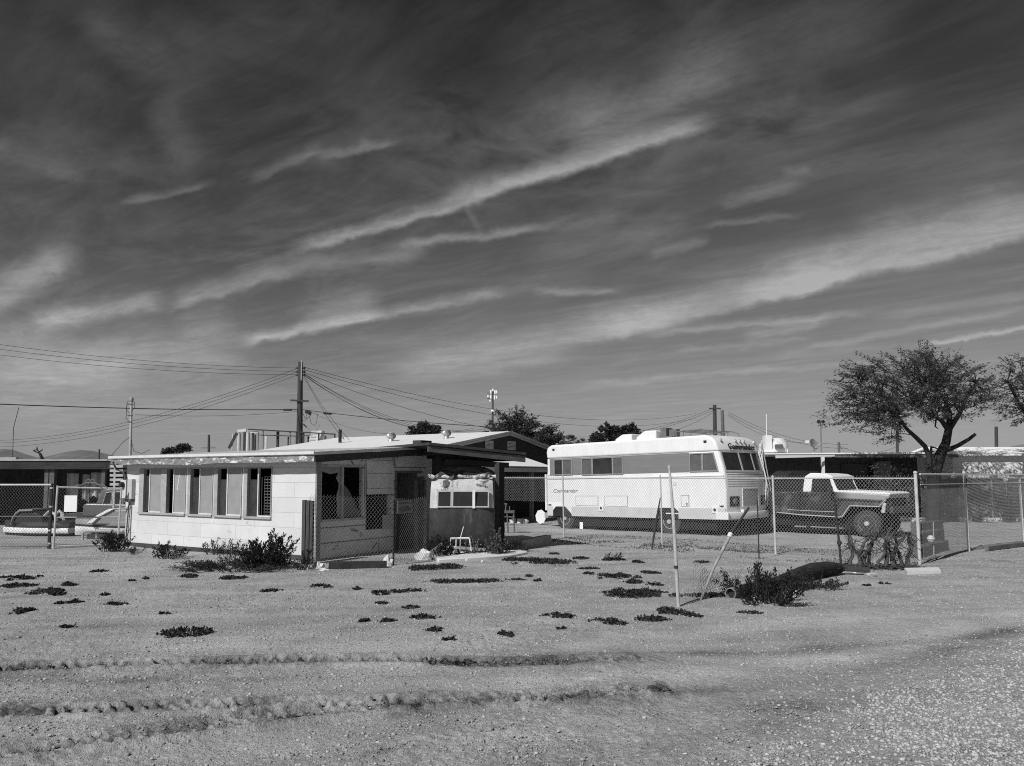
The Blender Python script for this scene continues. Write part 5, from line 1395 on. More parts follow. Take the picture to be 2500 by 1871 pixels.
# gnarled dead vine stumps
def gnarl(name, label, u0, u1, vb, vt, seed, nst):
    r_ = random.Random(seed); b = G((u0 + u1) / 2, vb); Y = b.y
    t = thing(name, label, 'dead shrub', V((b.x, Y, 0)))
    mb = MB(); tw = MB()
    for i in range(nst):
        u = u0 + (u1 - u0) * (i + .5) / nst + r_.uniform(-6, 6); p = P(u, vb, Y) - V((b.x, Y, 0)); p.z = -.05
        hgt = P(u, vt + r_.uniform(-5, 25), Y).z; q = p.copy(); pts = [p.copy()]; rr = r_.uniform(.028, .055); rad = [rr * 1.3]
        dx, dy = r_.uniform(-.25, .25), r_.uniform(-.3, .3)
        for k in range(7):
            q = V((p.x + dx * (k / 6) ** 1.3 + .035 * math.sin(k * 1.1 + i), p.y + dy * k / 6 + .04 * math.cos(k * 2.1 + i * 2), hgt * (k + 1) / 7)); pts.append(q); rad.append(rr * (1 - .09 * k))
        mb.tube(pts, rad, 7)
        for k in range(16):
            s_ = pts[r_.randint(3, 7)]; e1 = s_ + V((r_.uniform(-.2, .2), r_.uniform(-.2, .2), r_.uniform(-.2, .12))); e2 = e1 + V((r_.uniform(-.15, .15), r_.uniform(-.15, .15), r_.uniform(-.2, .1)))
            tw.tube([s_, e1, e2], [.009, .006, .003], 4)
        for k in range(8):
            s_ = p + V((r_.uniform(-.15, .15), r_.uniform(-.15, .15), .05)); tw.tube([s_, s_ + V((r_.uniform(-.35, .35), r_.uniform(-.2, .2), .05)), s_ + V((r_.uniform(-.5, .5), r_.uniform(-.3, .2), -.02))], [.016, .011, .005], 4)
    mb.build('stems', M('dead_bark', .085, .95, .5, 9, bump=.6, bscale=40), t, smooth=60)
    tw.build('twigs', M('dead_twig', .055, .95, .4, 8), t)
gnarl('dead_shrub', 'tangled dead shrub with bare stems in front of the pickup wheel', 2075, 2130, 1384, 1282, 3, 5)
gnarl('dead_shrub', 'gnarled bare stumps with thick twisted trunks left of the pale corner post', 2140, 2220, 1386, 1290, 9, 6)
# timber sleepers stacked behind the corner post
s0 = G(2246, 1362); 
m_tie = M('old_sleeper', .11, .9, .4, 4, .1, stretch=(1, 1, 4), bump=.4, bscale=14)
for i, (ua, va, ub, vb, h0, h1, lab) in enumerate(((2246, 1362, 2318, 1343, 0, .22, 'front dark timber sleeper behind the corner post, lowest of the stack'), (2248, 1345, 2308, 1331, .1, .42, 'second dark timber sleeper of the stack, behind the lowest one'), (2250, 1330, 2306, 1322, .2, .58, 'top rear dark timber sleeper of the stack by the corner post'))):
    a, b = G(ua, va), G(ub, vb); a.z = b.z = 0; d2 = (b - a).normalized(); n2 = V((-d2.y, d2.x, 0))
    mb = MB().box((a + b) / 2 + n2 * .14 + V((0, 0, (h1 - .06) / 2)), ((b - a).length, .26, h1 + .06), (d2, n2, V((0, 0, 1))))
    mini('timber_sleeper', lab, 'sleeper', mb, m_tie, V(((a + b) / 2).to_tuple()), 'stack of dark timber sleepers', bevel=.015)
p = G(2274, 1352); t = thing('ball_post', 'thin stake topped upside down with a small white ball beside the sleepers', 'stake', V((p.x, p.y - .1, 0)))
MB().tube([(0, 0, -.05), (.02, 0, .75)], .014, 6).build('stake', m_post, t)
MB().lathe([(0, -.09), (.06, -.065), (.09, 0), (.06, .065), (0, .09)], (-.08, -.05, .36), (0, 0, 1), 14).build('ball', m_white, t, smooth=True)
sl_pts = [G(2208, 1392), G(2290, 1390), G(2298, 1398), G(2215, 1401)]
mini('concrete_slab', 'thin pale slab of concrete on the dirt right of the stumps', 'slab', MB().prism([V((p.x, p.y, -.02)) for p in sl_pts], (0, 0, .06)), m_conc, sum(sl_pts, V()) / 4)
# little pale debris under the motorhome / truck
for u, v, w, lab in ((1500, 1277, .7, 'pale scrap board lying under the motorhome'), (1455, 1284, .45, 'short pale scrap under the rear of the motorhome'), (1980, 1287, .35, 'white scrap lying on the ground beside the pickup truck')):
    p = G(u, v); mini('scrap_board', lab, 'scrap', MB().box((p.x, p.y, gz(p.x, p.y) + .05), (w, .2, .04), (V((1, .1, .03)).normalized(), V((-.1, 1, 0)).normalized(), V((0, 0, 1)))), m_conc, p)
p = G(1390, 1280); 
# ------------------------------------------------------------------ left: dark shed, two boats
Yd = 27.5
ds = thing('dark_shed', 'long dark open shed with a flat roof behind the boats on the left', 'shed', V((P(150, 1200, Yd).x, Yd, 0)))
def D(u, v, dy=0.0): return P(u, v, Yd + dy)
xL, xR = D(-260, 1150).x, D(287, 1150).x; zt_ = D(150, 1122).z
m_shed = M('dark_shed_wood', .05, .9, .5, 3, stretch=(1, 1, .4))
mb = MB().bx(xL, xR, Yd - .3, Yd + 6, zt_ - .06, zt_); mb.build('roof', M('shed_roof', .34, .9, .2), ds, world=True)
mb = MB().bx(xL, xR - .05, Yd - .26, Yd - .2, D(0, 1146).z, zt_ - .065); mb.build('fascia', M('shed_fascia', .035, .9, .5, 2.5, stretch=(.6, 1, 3)), ds, world=True)
mb = MB().bx(xL, xR - .05, Yd + 3.2, Yd + 3.35, -.1, zt_ - .07).bx(xL, xL + .1, Yd, Yd + 3.1, -.1, zt_ - .07).bx(xR - .15, xR - .06, Yd + .2, Yd + 3.1, -.1, zt_ - .07); mb.build('wall', m_shed, ds, world=True)
for u, w in ((118, .14), (131, .17), (256, .12), (-150, .14)):
    x = D(u, 1200).x; MB().bx(x - w / 2, x + w / 2, Yd - .15, Yd - .15 + w, -.1, zt_ - .07).build('post', M('shed_post', .11, .9, .3, 4), ds, world=True)
x0, x1 = D(30, 1113).x, D(-40, 1113).x
MB().bx(x1, x0 + .0, Yd + .2, Yd + .4, zt_ + .003, zt_ + .08).build('roof_curb', M('grey_trim', .33), ds, world=True)
# cloths hanging in the shed
for u0, u1, v0, v1, lab in ((164, 188, 1156, 1240, 'broad grey cloth hanging in the dark shed, left of the others'), (202, 216, 1158, 1222, 'grey cloth hanging in the middle of the dark shed opening'), (222, 246, 1154, 1215, 'folded pale cloth hanging at the right of the dark shed opening')):
    a, b = D(u0, v0, .5), D(u1, v1, .5); n = 9; mb = MB(); vs = []; fs = []
    for i in range(n):
        f = i / (n - 1); x = a.x + (b.x - a.x) * f; y = Yd + .5 + .06 * math.sin(f * 9)
        vs += [(x, y, a.z - .05 * abs(math.sin(f * 4))), (x + .02, y - .03, b.z + .08 * math.sin(f * 5)), (x, y + .02, a.z), (x + .02, y - .01, b.z + .08 * math.sin(f * 5))]
    for i in range(n - 1): q = i * 4; fs += [(q, q + 4, q + 5, q + 1), (q + 2, q + 3, q + 7, q + 6)]
    mb.add(vs, fs); t = mini('hanging_cloth', lab, 'cloth', mb, M('shade_cloth', .5, .9, .3), V(((a.x + b.x) / 2, Yd + .5, b.z)), 'cloths hanging in the dark shed', recalc=False)
# step ladder-like rack right of the shed, against the house end
rk = thing('slatted_rack', 'pale slatted rack between the dark shed and the house corner', 'rack', V((P(283, 1200, 24).x, 24, 0)))
mb = MB()
for k in range(6):
    a = P(268, 1138 + 11 * k, 24); b = P(300, 1136 + 11 * k, 24); mb.bx(a.x, b.x, 24, 24.3, a.z - .05, a.z + .03)
for u in (268, 300): a = P(u, 1130, 24); mb.bx(a.x - .03, a.x + .03, 24.31, 24.36, -.05, a.z)
mb.build('slats', M('rack_paint', .40, .8, .3), rk, world=True)
# boats -----------------------------------------------------------
m_gel = M('white_gelcoat', .80, .4, .08, 2, .4); m_gelg = M('grey_gelcoat', .26, .5, .15, 2, .4); m_geld = M('dark_gelcoat', .03, .4, .3, 2, .4)
def hull(stations):
    """stations: list of (x, half widths/z rows [(y,z)...]) -> closed skin"""
    k = len(stations[0][1]); vs = []; fs = []
    for x, row in stations:
        for y, z in row: vs.append((x, y, z))
        for y, z in reversed(row): vs.append((x, -y, z))
    m = 2 * k; n = len(stations)
    for i in range(n - 1):
        for j in range(m): fs.append((i * m + j, i * m + (j + 1) % m, (i + 1) * m + (j + 1) % m, (i + 1) * m + j))
    fs.append(tuple(range(m))); fs.append(tuple((n - 1) * m + j for j in range(m - 1, -1, -1)))
    return MB().add(vs, fs)
m_gel = M('white_gelcoat', .80, .4, .08, 2, .4); m_gelg = M('grey_gelcoat', .30, .5, .15, 2, .4); m_geld = M('dark_gelcoat', .045, .4, .3, 2, .4)
# right boat: small, low, bow to the left; traced heights at its own distance
Yb2 = 22.3
def B2(u, v): p = P(u, v, Yb2); return p.x, p.z
x0 = P(182, 1285, Yb2 + .75).x; b2 = thing('motor_boat', 'small white speedboat with striped bow pointing left, beside the house end', 'boat', V((x0 + 3.0, Yb2 + .75, 0)), math.pi)
def band(t, L, B, rows, mat, name, rise=0.0):
    st = []
    for i in range(13):
        f = i / 12; w = B / 2 * (1 - f ** 2.8) + .015; st.append((L * f, [(w * k, z + rise * f ** 2) for k, z in rows]))
    return hull(st).build(name, mat, t, smooth=40)
zb2, zs2, zd2 = B2(182, 1304)[1], B2(182, 1289)[1], B2(182, 1285)[1]
band(b2, 2.98, 1.5, [(.0, zb2 - .12), (.6, zb2 - .02), (.95, zb2 + .06), (1.0, zs2 - .015)], m_gel, 'hull', .03)
band(b2, 3.0, 1.5, [(.98, zs2 - .014), (1.03, zs2), (1.03, zs2 + .03), (.98, zs2 + .045)], m_geld, 'rub_rail', .03)
band(b2, 2.97, 1.5, [(.97, zs2 + .046), (.98, zd2 + .09), (.8, zd2 + .15), (.2, zd2 + .17)], m_gelg, 'deck', .02)
def wl(t, u, v, Y): p = P(u, v, Y); q = t.matrix_basis.inverted() @ p; return q.x, q.z
pr_ = [wl(b2, u, v, Yb2) for u, v in ((206, 1281), (230, 1262), (262, 1246), (330, 1242), (330, 1284))]
MB().prism([(x, -.62, z) for x, z in pr_], (0, 1.24, 0)).build('cowling', m_gelg, b2, bevel=.05)
pr_ = [wl(b2, u, v, Yb2) for u, v in ((207, 1279), (232, 1259), (262, 1243), (274, 1244), (240, 1262), (220, 1279))]
MB().prism([(x, -.67, z) for x, z in pr_], (0, 1.34, 0)).build('bow_stripe', m_gel, b2, bevel=.012)
MB().bx(.3, 2.4, -.4, .4, -.05, zb2 - .03).build('cradle', m_wood_dk, b2)
# grey car standing behind it, facing left
Yc2 = 25.6; xc2 = P(265, 1263, Yc2).x
gc = thing('parked_car', 'grey car with pale framed side windows behind the speedboats, next to the house end', 'car', V((xc2, Yc2 + .8, 0)), math.pi)
def C2(u, v): return wl(gc, u, v, Yc2)
pts = [C2(*q) for q in ((200, 1262), (202, 1234), (209, 1229), (230, 1230), (300, 1231), (330, 1232), (330, 1264))]
MB().prism([(x, -.8, z) for x, z in pts], (0, 1.6, 0)).build('body', M('grey_car_paint', .13, .35, .2, 3, .5), gc, bevel=.05, segs=3)
pts = [C2(*q) for q in ((229, 1231), (243, 1200), (252, 1194), (300, 1192), (322, 1196), (328, 1231))]
cb = MB().prism([(x, -.70, z) for x, z in pts], (0, 1.4, 0)).build('cabin', M('grey_car_paint', .13), gc, bevel=.05, segs=3)
for q4 in (((247, 1234), (256, 1204), (268, 1202), (266, 1234)), ((270, 1234), (273, 1202), (296, 1202), (296, 1234))):
    pl_ = [C2(*q) for q in q4]; c = (sum(x for x, z in pl_) / 4, sum(z for x, z in pl_) / 4)
    f_ = MB().prism([(c[0] + (x - c[0]) * 1.13, .705, c[1] + (z - c[1]) * 1.1) for x, z in pl_], (0, .012, 0)).build('side_window', m_alum, cb)
    MB().prism([(x, .719, z) for x, z in pl_], (0, .006, 0)).build('pane', m_glass, f_)
for x in (C2(218, 1262)[0], C2(312, 1262)[0]):
    for y in (-.82, .62): MB().lathe([(0, 0), (.28, 0), (.31, .03), (.31, .17), (0, .2)], (x, y, .30), (0, 1, 0), 20).build('wheel', m_tyre, gc, smooth=True)
MB().bx(C2(203, 1)[0] - .02, C2(203, 1)[0] + .1, -.75, .75, .42, .56).build('bumper', m_chrome, gc)
# left boat: low dark craft with a white band
Yb1 = 23.6; x0 = P(8, 1290, Yb1 + .75).x
b1 = thing('motor_boat', 'low dark speedboat with white hull band and rounded grey windscreen, behind left fence', 'boat', V((x0 + 2.5, Yb1 + .75, 0)), math.pi)
zz_ = [P(20, v, Yb1).z for v in (1316, 1303, 1290, 1277)]
band(b1, 2.42, 1.5, [(.0, zz_[0] - .06), (.6, zz_[0]), (.93, zz_[1] - .04), (.97, zz_[1] - .002)], m_geld, 'hull')
band(b1, 2.5, 1.52, [(.97, zz_[1]), (1.0, zz_[1] + .03), (1.0, zz_[2] - .03), (.97, zz_[2])], M('pale_hull_band', .66, .5, .3, .9, stain=(.2, .56, 1.2)), 'hull_band')
band(b1, 2.45, 1.5, [(.96, zz_[2] + .002), (.97, zz_[2] + .06), (.85, zz_[3]), (.4, zz_[3] + .05)], m_geld, 'deck')
def Lb(u, v): return wl(b1, u, v, Yb1)
def ribbon(t, pts, w, y0, y1, name, mat):
    mb = MB(); q = [Lb(*p) for p in pts]
    for (xa, za), (xb_, zb__) in zip(q, q[1:]): mb.prism([(xa, y0, za), (xb_, y0, zb__), (xb_, y0, zb__ - w), (xa, y0, za - w)], (0, y1 - y0, 0))
    return mb.build(name, mat, t)
ribbon(b1, ((12, 1281), (16, 1266), (24, 1253), (34, 1245), (66, 1244)), .06, -.5, .5, 'windscreen', M('boat_screen', .26, .4, .2))
pr_ = [Lb(*q) for q in ((15, 1282), (22, 1262), (34, 1249), (66, 1248), (88, 1262), (96, 1282))]
MB().prism([(x, -.45, z) for x, z in pr_], (0, .9, 0)).build('cowling', m_geld, b1, bevel=.06)
mb = MB(); 
for k in range(2): a, c_, e_ = Lb(92 + 12 * k, 1262), Lb(104 + 12 * k, 1250), Lb(118 + 5 * k, 1257); mb.tube([(a[0], .4 - .3 * k, a[1]), (c_[0], .42 - .3 * k, c_[1]), (e_[0], .4 - .3 * k, e_[1]), (e_[0] - .05, .4 - .3 * k, e_[1] - .22)], .05, 7)
mb.build('seat_cushion', M('cushion_pale', .5, .7), b1, smooth=True)
MB().bx(.4, 2.0, -.4, .4, -.05, zz_[0] - .02).build('cradle', m_wood_dk, b1)
tb = thing('boat_trailer', 'low pale boat trailer frame on the ground below the right boat', 'trailer', V((P(255, 1318, 21.3).x, 21.3, 0)))
mb = MB(); a, b = P(202, 1316, 21.3), P(300, 1313, 21.3); o_ = V((tb.location.x, 21.3, 0))
mb.tube([V((a.x, 21.3, .05)) - o_, V((a.x, 21.3, .26)) - o_, V((a.x + .1, 21.3, .3)) - o_, V((b.x, 21.3, .3)) - o_], .03, 7); mb.tube([V((a.x, 22, .05)) - o_, V((a.x, 22, .28)) - o_, V((b.x, 22, .28)) - o_], .03, 7)
mb.build('frame', M('trailer_paint', .4, .6, .2), tb)
MB().lathe([(0, -.1), (.2, -.1), (.22, 0), (.2, .1), (0, .1)], (.9, .2, .2), (0, 1, 0), 18).build('wheel', m_tyre, tb, smooth=True)
# ------------------------------------------------------------------ right: long low house with white roof
Yh = 33.0
lh = thing('house', 'long low house with a bright white flat roof and dark porch behind the pickup truck', 'house', V((P(2080, 1200, Yh).x, Yh, 0)))
def R2(u, v, dy=0): return P(u, v, Yh + dy)
xa, xm, xb = R2(1866, 1110).x, R2(2010, 1110).x, R2(2345, 1110).x
ztp = R2(0, 1107).z
mb = MB().prism([(xa, Yh, ztp - .05), (xb, Yh, ztp - .02), (xb, Yh, ztp + .06), (xa, Yh, ztp + .0)], (0, 9, .12)); mb.build('roof', M('white_roof_coat', .82, .8, .05), lh, world=True)
MB().bx(xm, xb - .05, Yh + .05, Yh + .12, R2(0, 1117).z, ztp - .05).build('fascia', M('dark_fascia', .14, .8, .3), lh, world=True)
za, zb_ = R2(1870, 1111, -1.2).z, R2(2000, 1113, 0).z
MB().prism([(R2(1868, 1, -1.2).x, Yh - 1.2, R2(0, 1119, -1.2).z), (R2(2004, 1, 0).x, Yh - .05, R2(0, 1115).z), (R2(2004, 1, 0).x, Yh - .05, R2(0, 1111).z), (R2(1868, 1, -1.2).x, Yh - 1.2, R2(0, 1112, -1.2).z)], (0, .08, 0)).build('awning_edge', M('white_roof_coat', .82), lh, world=True)
MB().bx(xa, xb - .3, Yh + 3.0, Yh + 3.2, -.1, ztp - .06).build('porch_wall', M('porch_wall_grey', .09, .9, .3), lh, world=True)
MB().bx(R2(2020, 1, 2.9).x, R2(2165, 1, 2.9).x, Yh + 2.93, Yh + 2.995, 1.0, R2(0, 1133, 2.9).z).build('porch_window', glass('porch_glass', .012, .2), lh, world=True)
MB().bx(R2(2168, 1).x, R2(2200, 1).x, Yh + 2.4, Yh + 2.9, -.1, ztp - .3).build('pier', M('pier_grey', .2, .9), lh, world=True)
x = R2(2010.5, 1140).x; MB().bx(x - .06, x + .06, Yh, Yh + .12, -.1, ztp - .07).build('porch_post', m_white, lh, world=True)
# dark car in its carport
pc = G(1945, 1262); Yv = 32.6; cx_ = P(1945, 1200, Yv).x
car = thing('parked_car', 'dark car with a shining round headlamp in the shade of the carport behind the pickup', 'car', V((cx_, Yv, 0)), math.radians(190))
pr = [(-2.1, .45), (-2.1, .95), (-1.2, 1.05), (-.8, 1.1), (.9, 1.12), (2.0, .98), (2.15, .9), (2.1, .45)]
zc0 = .62
MB().prism([(x, -.85, z + .55) for x, z in pr], (0, 1.7, 0)).build('body', M('dark_car_paint', .02, .3, .2, 3, .5), car, bevel=.06, segs=3)
MB().prism([(x, -.75, z + .55) for x, z in [(-1.0, 1.1), (-.6, 1.5), (.5, 1.52), (1.1, 1.12)]], (0, 1.5, 0)).build('cabin', m_glass, car, bevel=.05)
for y in (.6, -.6): MB().lathe([(0, 0), (.13, 0), (.12, .05), (0, .08)], (2.12, y, 1.42), (1, 0, 0), 14).build('headlight', m_chrome, car)
for x in (-1.35, 1.35):
    for y in (-.85, .65): MB().lathe([(0, 0), (.48, 0), (.5, .04), (.5, .18), (0, .2)], (x, y, .5), (0, 1, 0), 20).build('wheel', m_tyre, car, smooth=True)
MB().bx(1.9, 2.25, -.8, .8, .95, 1.12).build('bumper', m_chrome, car)
# white building far right
Yr = 33.6
wb = thing('mobile_home', 'long white sided mobile home dappled by the tree at the right edge', 'mobile home', V((P(2440, 1200, Yr).x, Yr, 0)))
xa, xb = P(2325, 1100, Yr).x, P(2760, 1100, Yr).x
mb = MB(); mb.bx(xa, xb, Yr, Yr + 4, .2, P(0, 1112, Yr).z); mb.build('wall', MW('white_siding', .80, .8, 'x', 30, .22, .5, .008, .8, .05), wb, world=True)
zr0_, zr1_ = P(0, 1112, Yr).z, P(0, 1096, Yr + 2).z
mb = MB().prism([(xa - .2, Yr - .25, zr0_ - .02), (xa - .2, Yr + 2, zr1_), (xa - .2, Yr + 4.25, zr0_ - .02), (xa - .2, Yr + 4.25, zr0_ + .05), (xa - .2, Yr + 2, zr1_ + .08), (xa - .2, Yr - .25, zr0_ + .05)], (xb - xa + .4, 0, 0)); mb.build('roof', M('white_roof_coat', .82), wb, world=True)
# dark screen fence behind the right yard
Ysf = 31.5
scf = thing('screen_fence', 'dark shade cloth fence with posts and a pale rail behind the right yard', 'fence', V((P(2300, 1200, Ysf).x, Ysf, 0)))
xa, xb = P(2215, 1200, Ysf).x, P(2700, 1200, Ysf).x; zt2 = P(0, 1167, Ysf).z
MB().bx(xa, xb, Ysf, Ysf + .03, .12, zt2).build('cloth', M('screen_cloth', .10, .95, .45, 3.5, stain=(.2, .64, 5)), scf, world=True)
for u in (2262, 2290, 2340, 2420, 2455): 
    x = P(u, 1200, Ysf).x; MB().tube([(x, Ysf - .05, -.1), (x, Ysf - .05, zt2 + .03)], .035, 8).build('post', M('dull_post', .20, .7), scf, world=True)
MB().tube([(xa, Ysf - .05, zt2 - .02), (xb, Ysf - .05, zt2 - .02)], .03, 8).build('rail', M('dull_post', .20), scf, world=True)
MB().bx(xa, xb, Ysf - .2, Ysf - .02, -.05, .14).build('kerb', m_conc, scf, world=True)
for i, (u, v, r, lab) in enumerate(((2298, 1201, .10, 'larger pale wreath hanging on the dark screen fence'), (2261, 1190, .07, 'small pale ornament hung high at the left of the dark screen fence'), (2310, 1228, .11, 'pale cluster ornament in the lower middle of the dark screen fence'), (2277, 1244, .10, 'round pale stone ornament at the foot of the dark screen fence'), (2296, 1220, .05, 'tiny double ornament below the wreath on the screen fence'), (2345, 1189, .04, 'bright small knob beside the middle post of the right fence'), (2376, 1253, .07, 'white ball at the foot of the screen fence behind the middle post'), (2406, 1246, .12, 'pale ornament at the foot of the screen fence further right'), (2442, 1252, .1, 'pale bent ornament low on the screen fence at the right'), (2454, 1170, .1, 'pale ornament high on the screen fence at the right'))):
    c = P(u, v, Ysf - .12); mb = MB(); rq = random.Random(i)
    if i in (0, 2):
        for k in range(9): a = k * .7; mb.rock(c + V((math.cos(a) * r * .8, 0, math.sin(a) * r)), r * .45, k)
    else: mb.rock(c, r, i, (1, .5, 1.2)); mb.rock(c + V((r * .5, 0, r * .9)), r * .5, i + 9)
    mini('garden_ornament', lab, 'ornament', mb, M('ornament_pale', .42, .8, .25, 9), c, 'ornaments along the dark screen fence')
c = P(2406, 1195, Ysf - .1); mini('wall_lamp', 'small square lamp box hanging on the dark screen fence', 'lamp', MB().bx(c.x - .12, c.x + .12, c.y, c.y + .08, c.z - .12, c.z + .14), M('lamp_grey', .25, .7), c)
# ------------------------------------------------------------------ timber frame on the skyline
Yt = 44.0
tm = thing('timber_structure', 'unfinished open timber frame of posts and rails rising behind the roof', 'frame', V((P(690, 1100, Yt).x, Yt, 0)))
def TT(c, d, dy=0): return P(560 + c * .13562, 1030 + d * .13562, Yt + dy)
m_new = M('pale_timber', .58, .8, .15, 5); m_old = M('dark_timber', .05, .85, .3, 5)
for c, d, w, mt in ((160, 165, 26, m_new), (185, 210, 22, m_wood_gr), (270, 190, 36, m_old), (320, 170, 32, m_new), (350, 190, 22, m_wood_gr), (408, 195, 28, m_old), (460, 230, 26, m_old), (505, 195, 30, m_wood_gr), (600, 165, 24, m_wood_gr), (655, 260, 34, m_new), (858, 175, 44, m_old), (1048, 270, 24, m_old), (1090, 185, 24, m_wood_gr), (1205, 190, 20, m_old), (1228, 270, 30, m_new), (1330, 195, 30, m_old), (1408, 260, 26, m_old), (1605, 215, 24, m_old), (1725, 250, 30, m_old), (1895, 225, 20, m_wood_dk), (55, 220, 14, m_new)):
    a = TT(c, d); w_ = w * .13562 / F * Yt; dy = (c * 7 % 5) * .12
    MB().bx(a.x - w_ / 2, a.x + w_ / 2, Yt + dy, Yt + dy + .1, -.1, a.z).build('post', mt, tm, world=True)
MB().bar(TT(340, 135, .0), TT(1910, 225, .0), .08, .07).build('top_rail', m_old, tm, world=True)
MB().bar(TT(540, 240, .02), TT(1290, 262, .02), .06, .05).bar(TT(1290, 262, .02), TT(1500, 235, .02), .06, .04).build('mid_rail', m_old, tm, world=True)
MB().bar(TT(150, 170), TT(310, 150), .1, .16).build('header', m_new, tm, world=True); MB().bar(TT(365, 195, .1), TT(520, 185, .1), .08, .09).build('header', m_new, tm, world=True)
MB().bar(TT(135, 200), TT(-10, 480), .08, .14).build('brace', m_old, tm, world=True)
ec = thing('evaporative_cooler', 'white louvred cooler box with two sticks in a V among the timber frame', 'cooler', V((TT(1520, 300, .9).x, Yt + .9, 0)))
z1 = TT(0, 165, .9).z; z0_ = TT(0, 400, .9).z
a, b, c, d = TT(1480, 165, .9), TT(1665, 160, .9), TT(1600, 400, .9), TT(1420, 400, .9)
MB().prism([a, b, c, d], (0, .8, 0)).build('cooler_box', M('cooler_louvre', .72, .7, .05), ec, world=True)
MB().bx(d.x + .05, c.x - .05, Yt + 1.0, Yt + 1.6, -.1, d.z - .003).build('stand', m_wood_dk, ec, world=True)
mb = MB(); 
for k in range(9): z = d.z + (a.z - d.z) * (k + .5) / 9; x = d.x + (a.x - d.x) * (k + .5) / 9; mb.bar((x + .02, Yt + .89, z), (x + .36, Yt + .89, z), .02, .012)
mb.build('louvre', M('louvre_shadow', .4, .8), ec, world=True)
MB().bar(TT(1330, 40, 1.2), TT(1470, 180, 1.2), .06, .08).bar(TT(1625, 50, 1.2), TT(1560, 135, 1.2), .06, .08).bar(TT(1560, 135, 1.2), TT(1545, 180, 1.2), .06, .08).build('stick', m_wood_gr, ec, world=True)
# ------------------------------------------------------------------ utility poles, masts and wires
m_up = M('utility_pole_wood', .055, .9, .4, 3, stretch=(3, 3, .3))
m_cable = M('cable_black', .03, .6)
Yp = 46.0
def at(u, v, Y): return P(u, v, Y)
b = at(729, 1200, Yp); up_ = thing('utility_pole', 'tall dark wooden utility pole with a short crossarm behind the timber frame', 'utility pole', V((b.x, Yp, 0)))
tp_ = at(733.5, 884, Yp)
MB().tube([(b.x - .25, Yp, -.2), (b.x, Yp, 3), (tp_.x, Yp, tp_.z)], [.26, .2, .14], 12).build('pole', m_up, up_, world=True)
a, c = at(712, 978.5, Yp), at(755, 980.5, Yp); MB().bar(a + V((0, -.2, 0)), c + V((0, -.2, 0)), .12, .10).build('crossarm', m_up, up_, world=True)
mb = MB()
for s_, v in ((-1, 899), (-1, 908), (-1, 916), (1, 899), (1, 908), (1, 916)):
    q = at(733.5 + s_ * 9, v, Yp); mb.lathe([(0, -.08), (.08, -.06), (.09, .02), (.05, .08), (0, .09)], q, (0, 0, 1), 10); mb.bar(q, at(733.5, v, Yp), .04, .04)
mb.build('insulator', M('insulator_grey', .10, .5), up_, world=True)
q = at(736, 905, Yp - .2); MB().bx(q.x - .03, q.x + .03, q.y - .05, q.y, q.z - .6, q.z + .6).build('conduit', M('grey_trim', .33), up_, world=True)
def wire(p, q, sag, r, label, group='overhead wires from the main utility pole', extra=None, n=20, mat=None):
    pts = []
    for i in range(n + 1):
        f = i / n; w = p + (q - p) * f; pts.append(w + V((0, 0, -sag * 4 * f * (1 - f))))
    mb = MB().tube(pts, r * .68, 5); c = (p + q) / 2
    o = mini('overhead_wire', label, 'wire', mb, mat or m_cable, V((c.x, c.y, c.z - sag)), group)
    return o, pts
gw = 'overhead wires from the main utility pole'
thin = .016
for i, v in enumerate((834, 846, 861)):
    wire(at(726, 899 + 8 * i, Yp), at(-120, v - 10, 40), .35, thin, 'thin wire from the top of the main utility pole to the left edge')
for i, (v0, v1) in enumerate(((900, 1076), (908, 1082), (916, 1092))):
    wire(at(725, v0, Yp), at(-60, v1, 70), 1.2, thin * 1.2, 'thin service wire dropping from the main utility pole towards the far left')
wire(at(730, 1000, Yp), at(-100, 983, 30), .12, .032, 'thick dark cable from the main utility pole to the left edge')
wire(at(735, 1000, Yp), at(1205, 1043, 38), .1, .03, 'thick dark cable from the main utility pole to the bushy tree')
wire(at(725, 1005, Yp), at(330, 1013, 36), .15, .014, 'thin line just below the thick cable left of the main utility pole')
for i, (v0, u1, v1, Y1, sg_) in enumerate(((897, 1700, 1010, 90, 1.8), (903, 1700, 1022, 90, 2.0), (910, 1600, 1045, 80, 2.2), (912, 1215, 1040, 60, 1.6), (914, 1200, 1052, 60, 1.2), (916, 1160, 1045, 60, 1.4), (918, 1110, 1050, 60, 1.0))):
    wire(at(743, v0, Yp), at(u1, v1, Y1), sg_, thin * (1.25 if i < 3 else 1.1), 'thin wire from the main utility pole sweeping down to the right')
for u1, v1 in ((838, 1072), (852, 1074)):
    wire(at(742, 918, Yp), at(u1, v1, 36), .2, thin, 'steep service wire from the main utility pole down to the pale roof')
wire(at(760, 1006, Yp), at(960, 1060, 40), .3, .012, 'thin slack wire from the main utility pole towards the left turbine vent')
for u, v, w, h, lab, ang in ((702, 1001, 21, 4.5, 'black splice case on the thick cable left of the utility pole', 0), (800, 1010, 20, 5, 'black splice case on the thick cable right of the utility pole', .05), (752.5, 1007, 15, 9, 'tilted black terminal box hanging beside the utility pole', .45)):
    Y = Yp - (1.6 if u < 720 else 1.0 if u > 780 else .3); c = at(u, v, Y); s_ = Y / F
    ax = (V((math.cos(ang), 0, -math.sin(ang))), V((0, 1, 0)), V((math.sin(ang), 0, math.cos(ang))))
    mini('splice_case', lab, 'cable box', MB().box(c, (w * s_, .16, h * s_), ax), m_blk, c, bevel=.03)
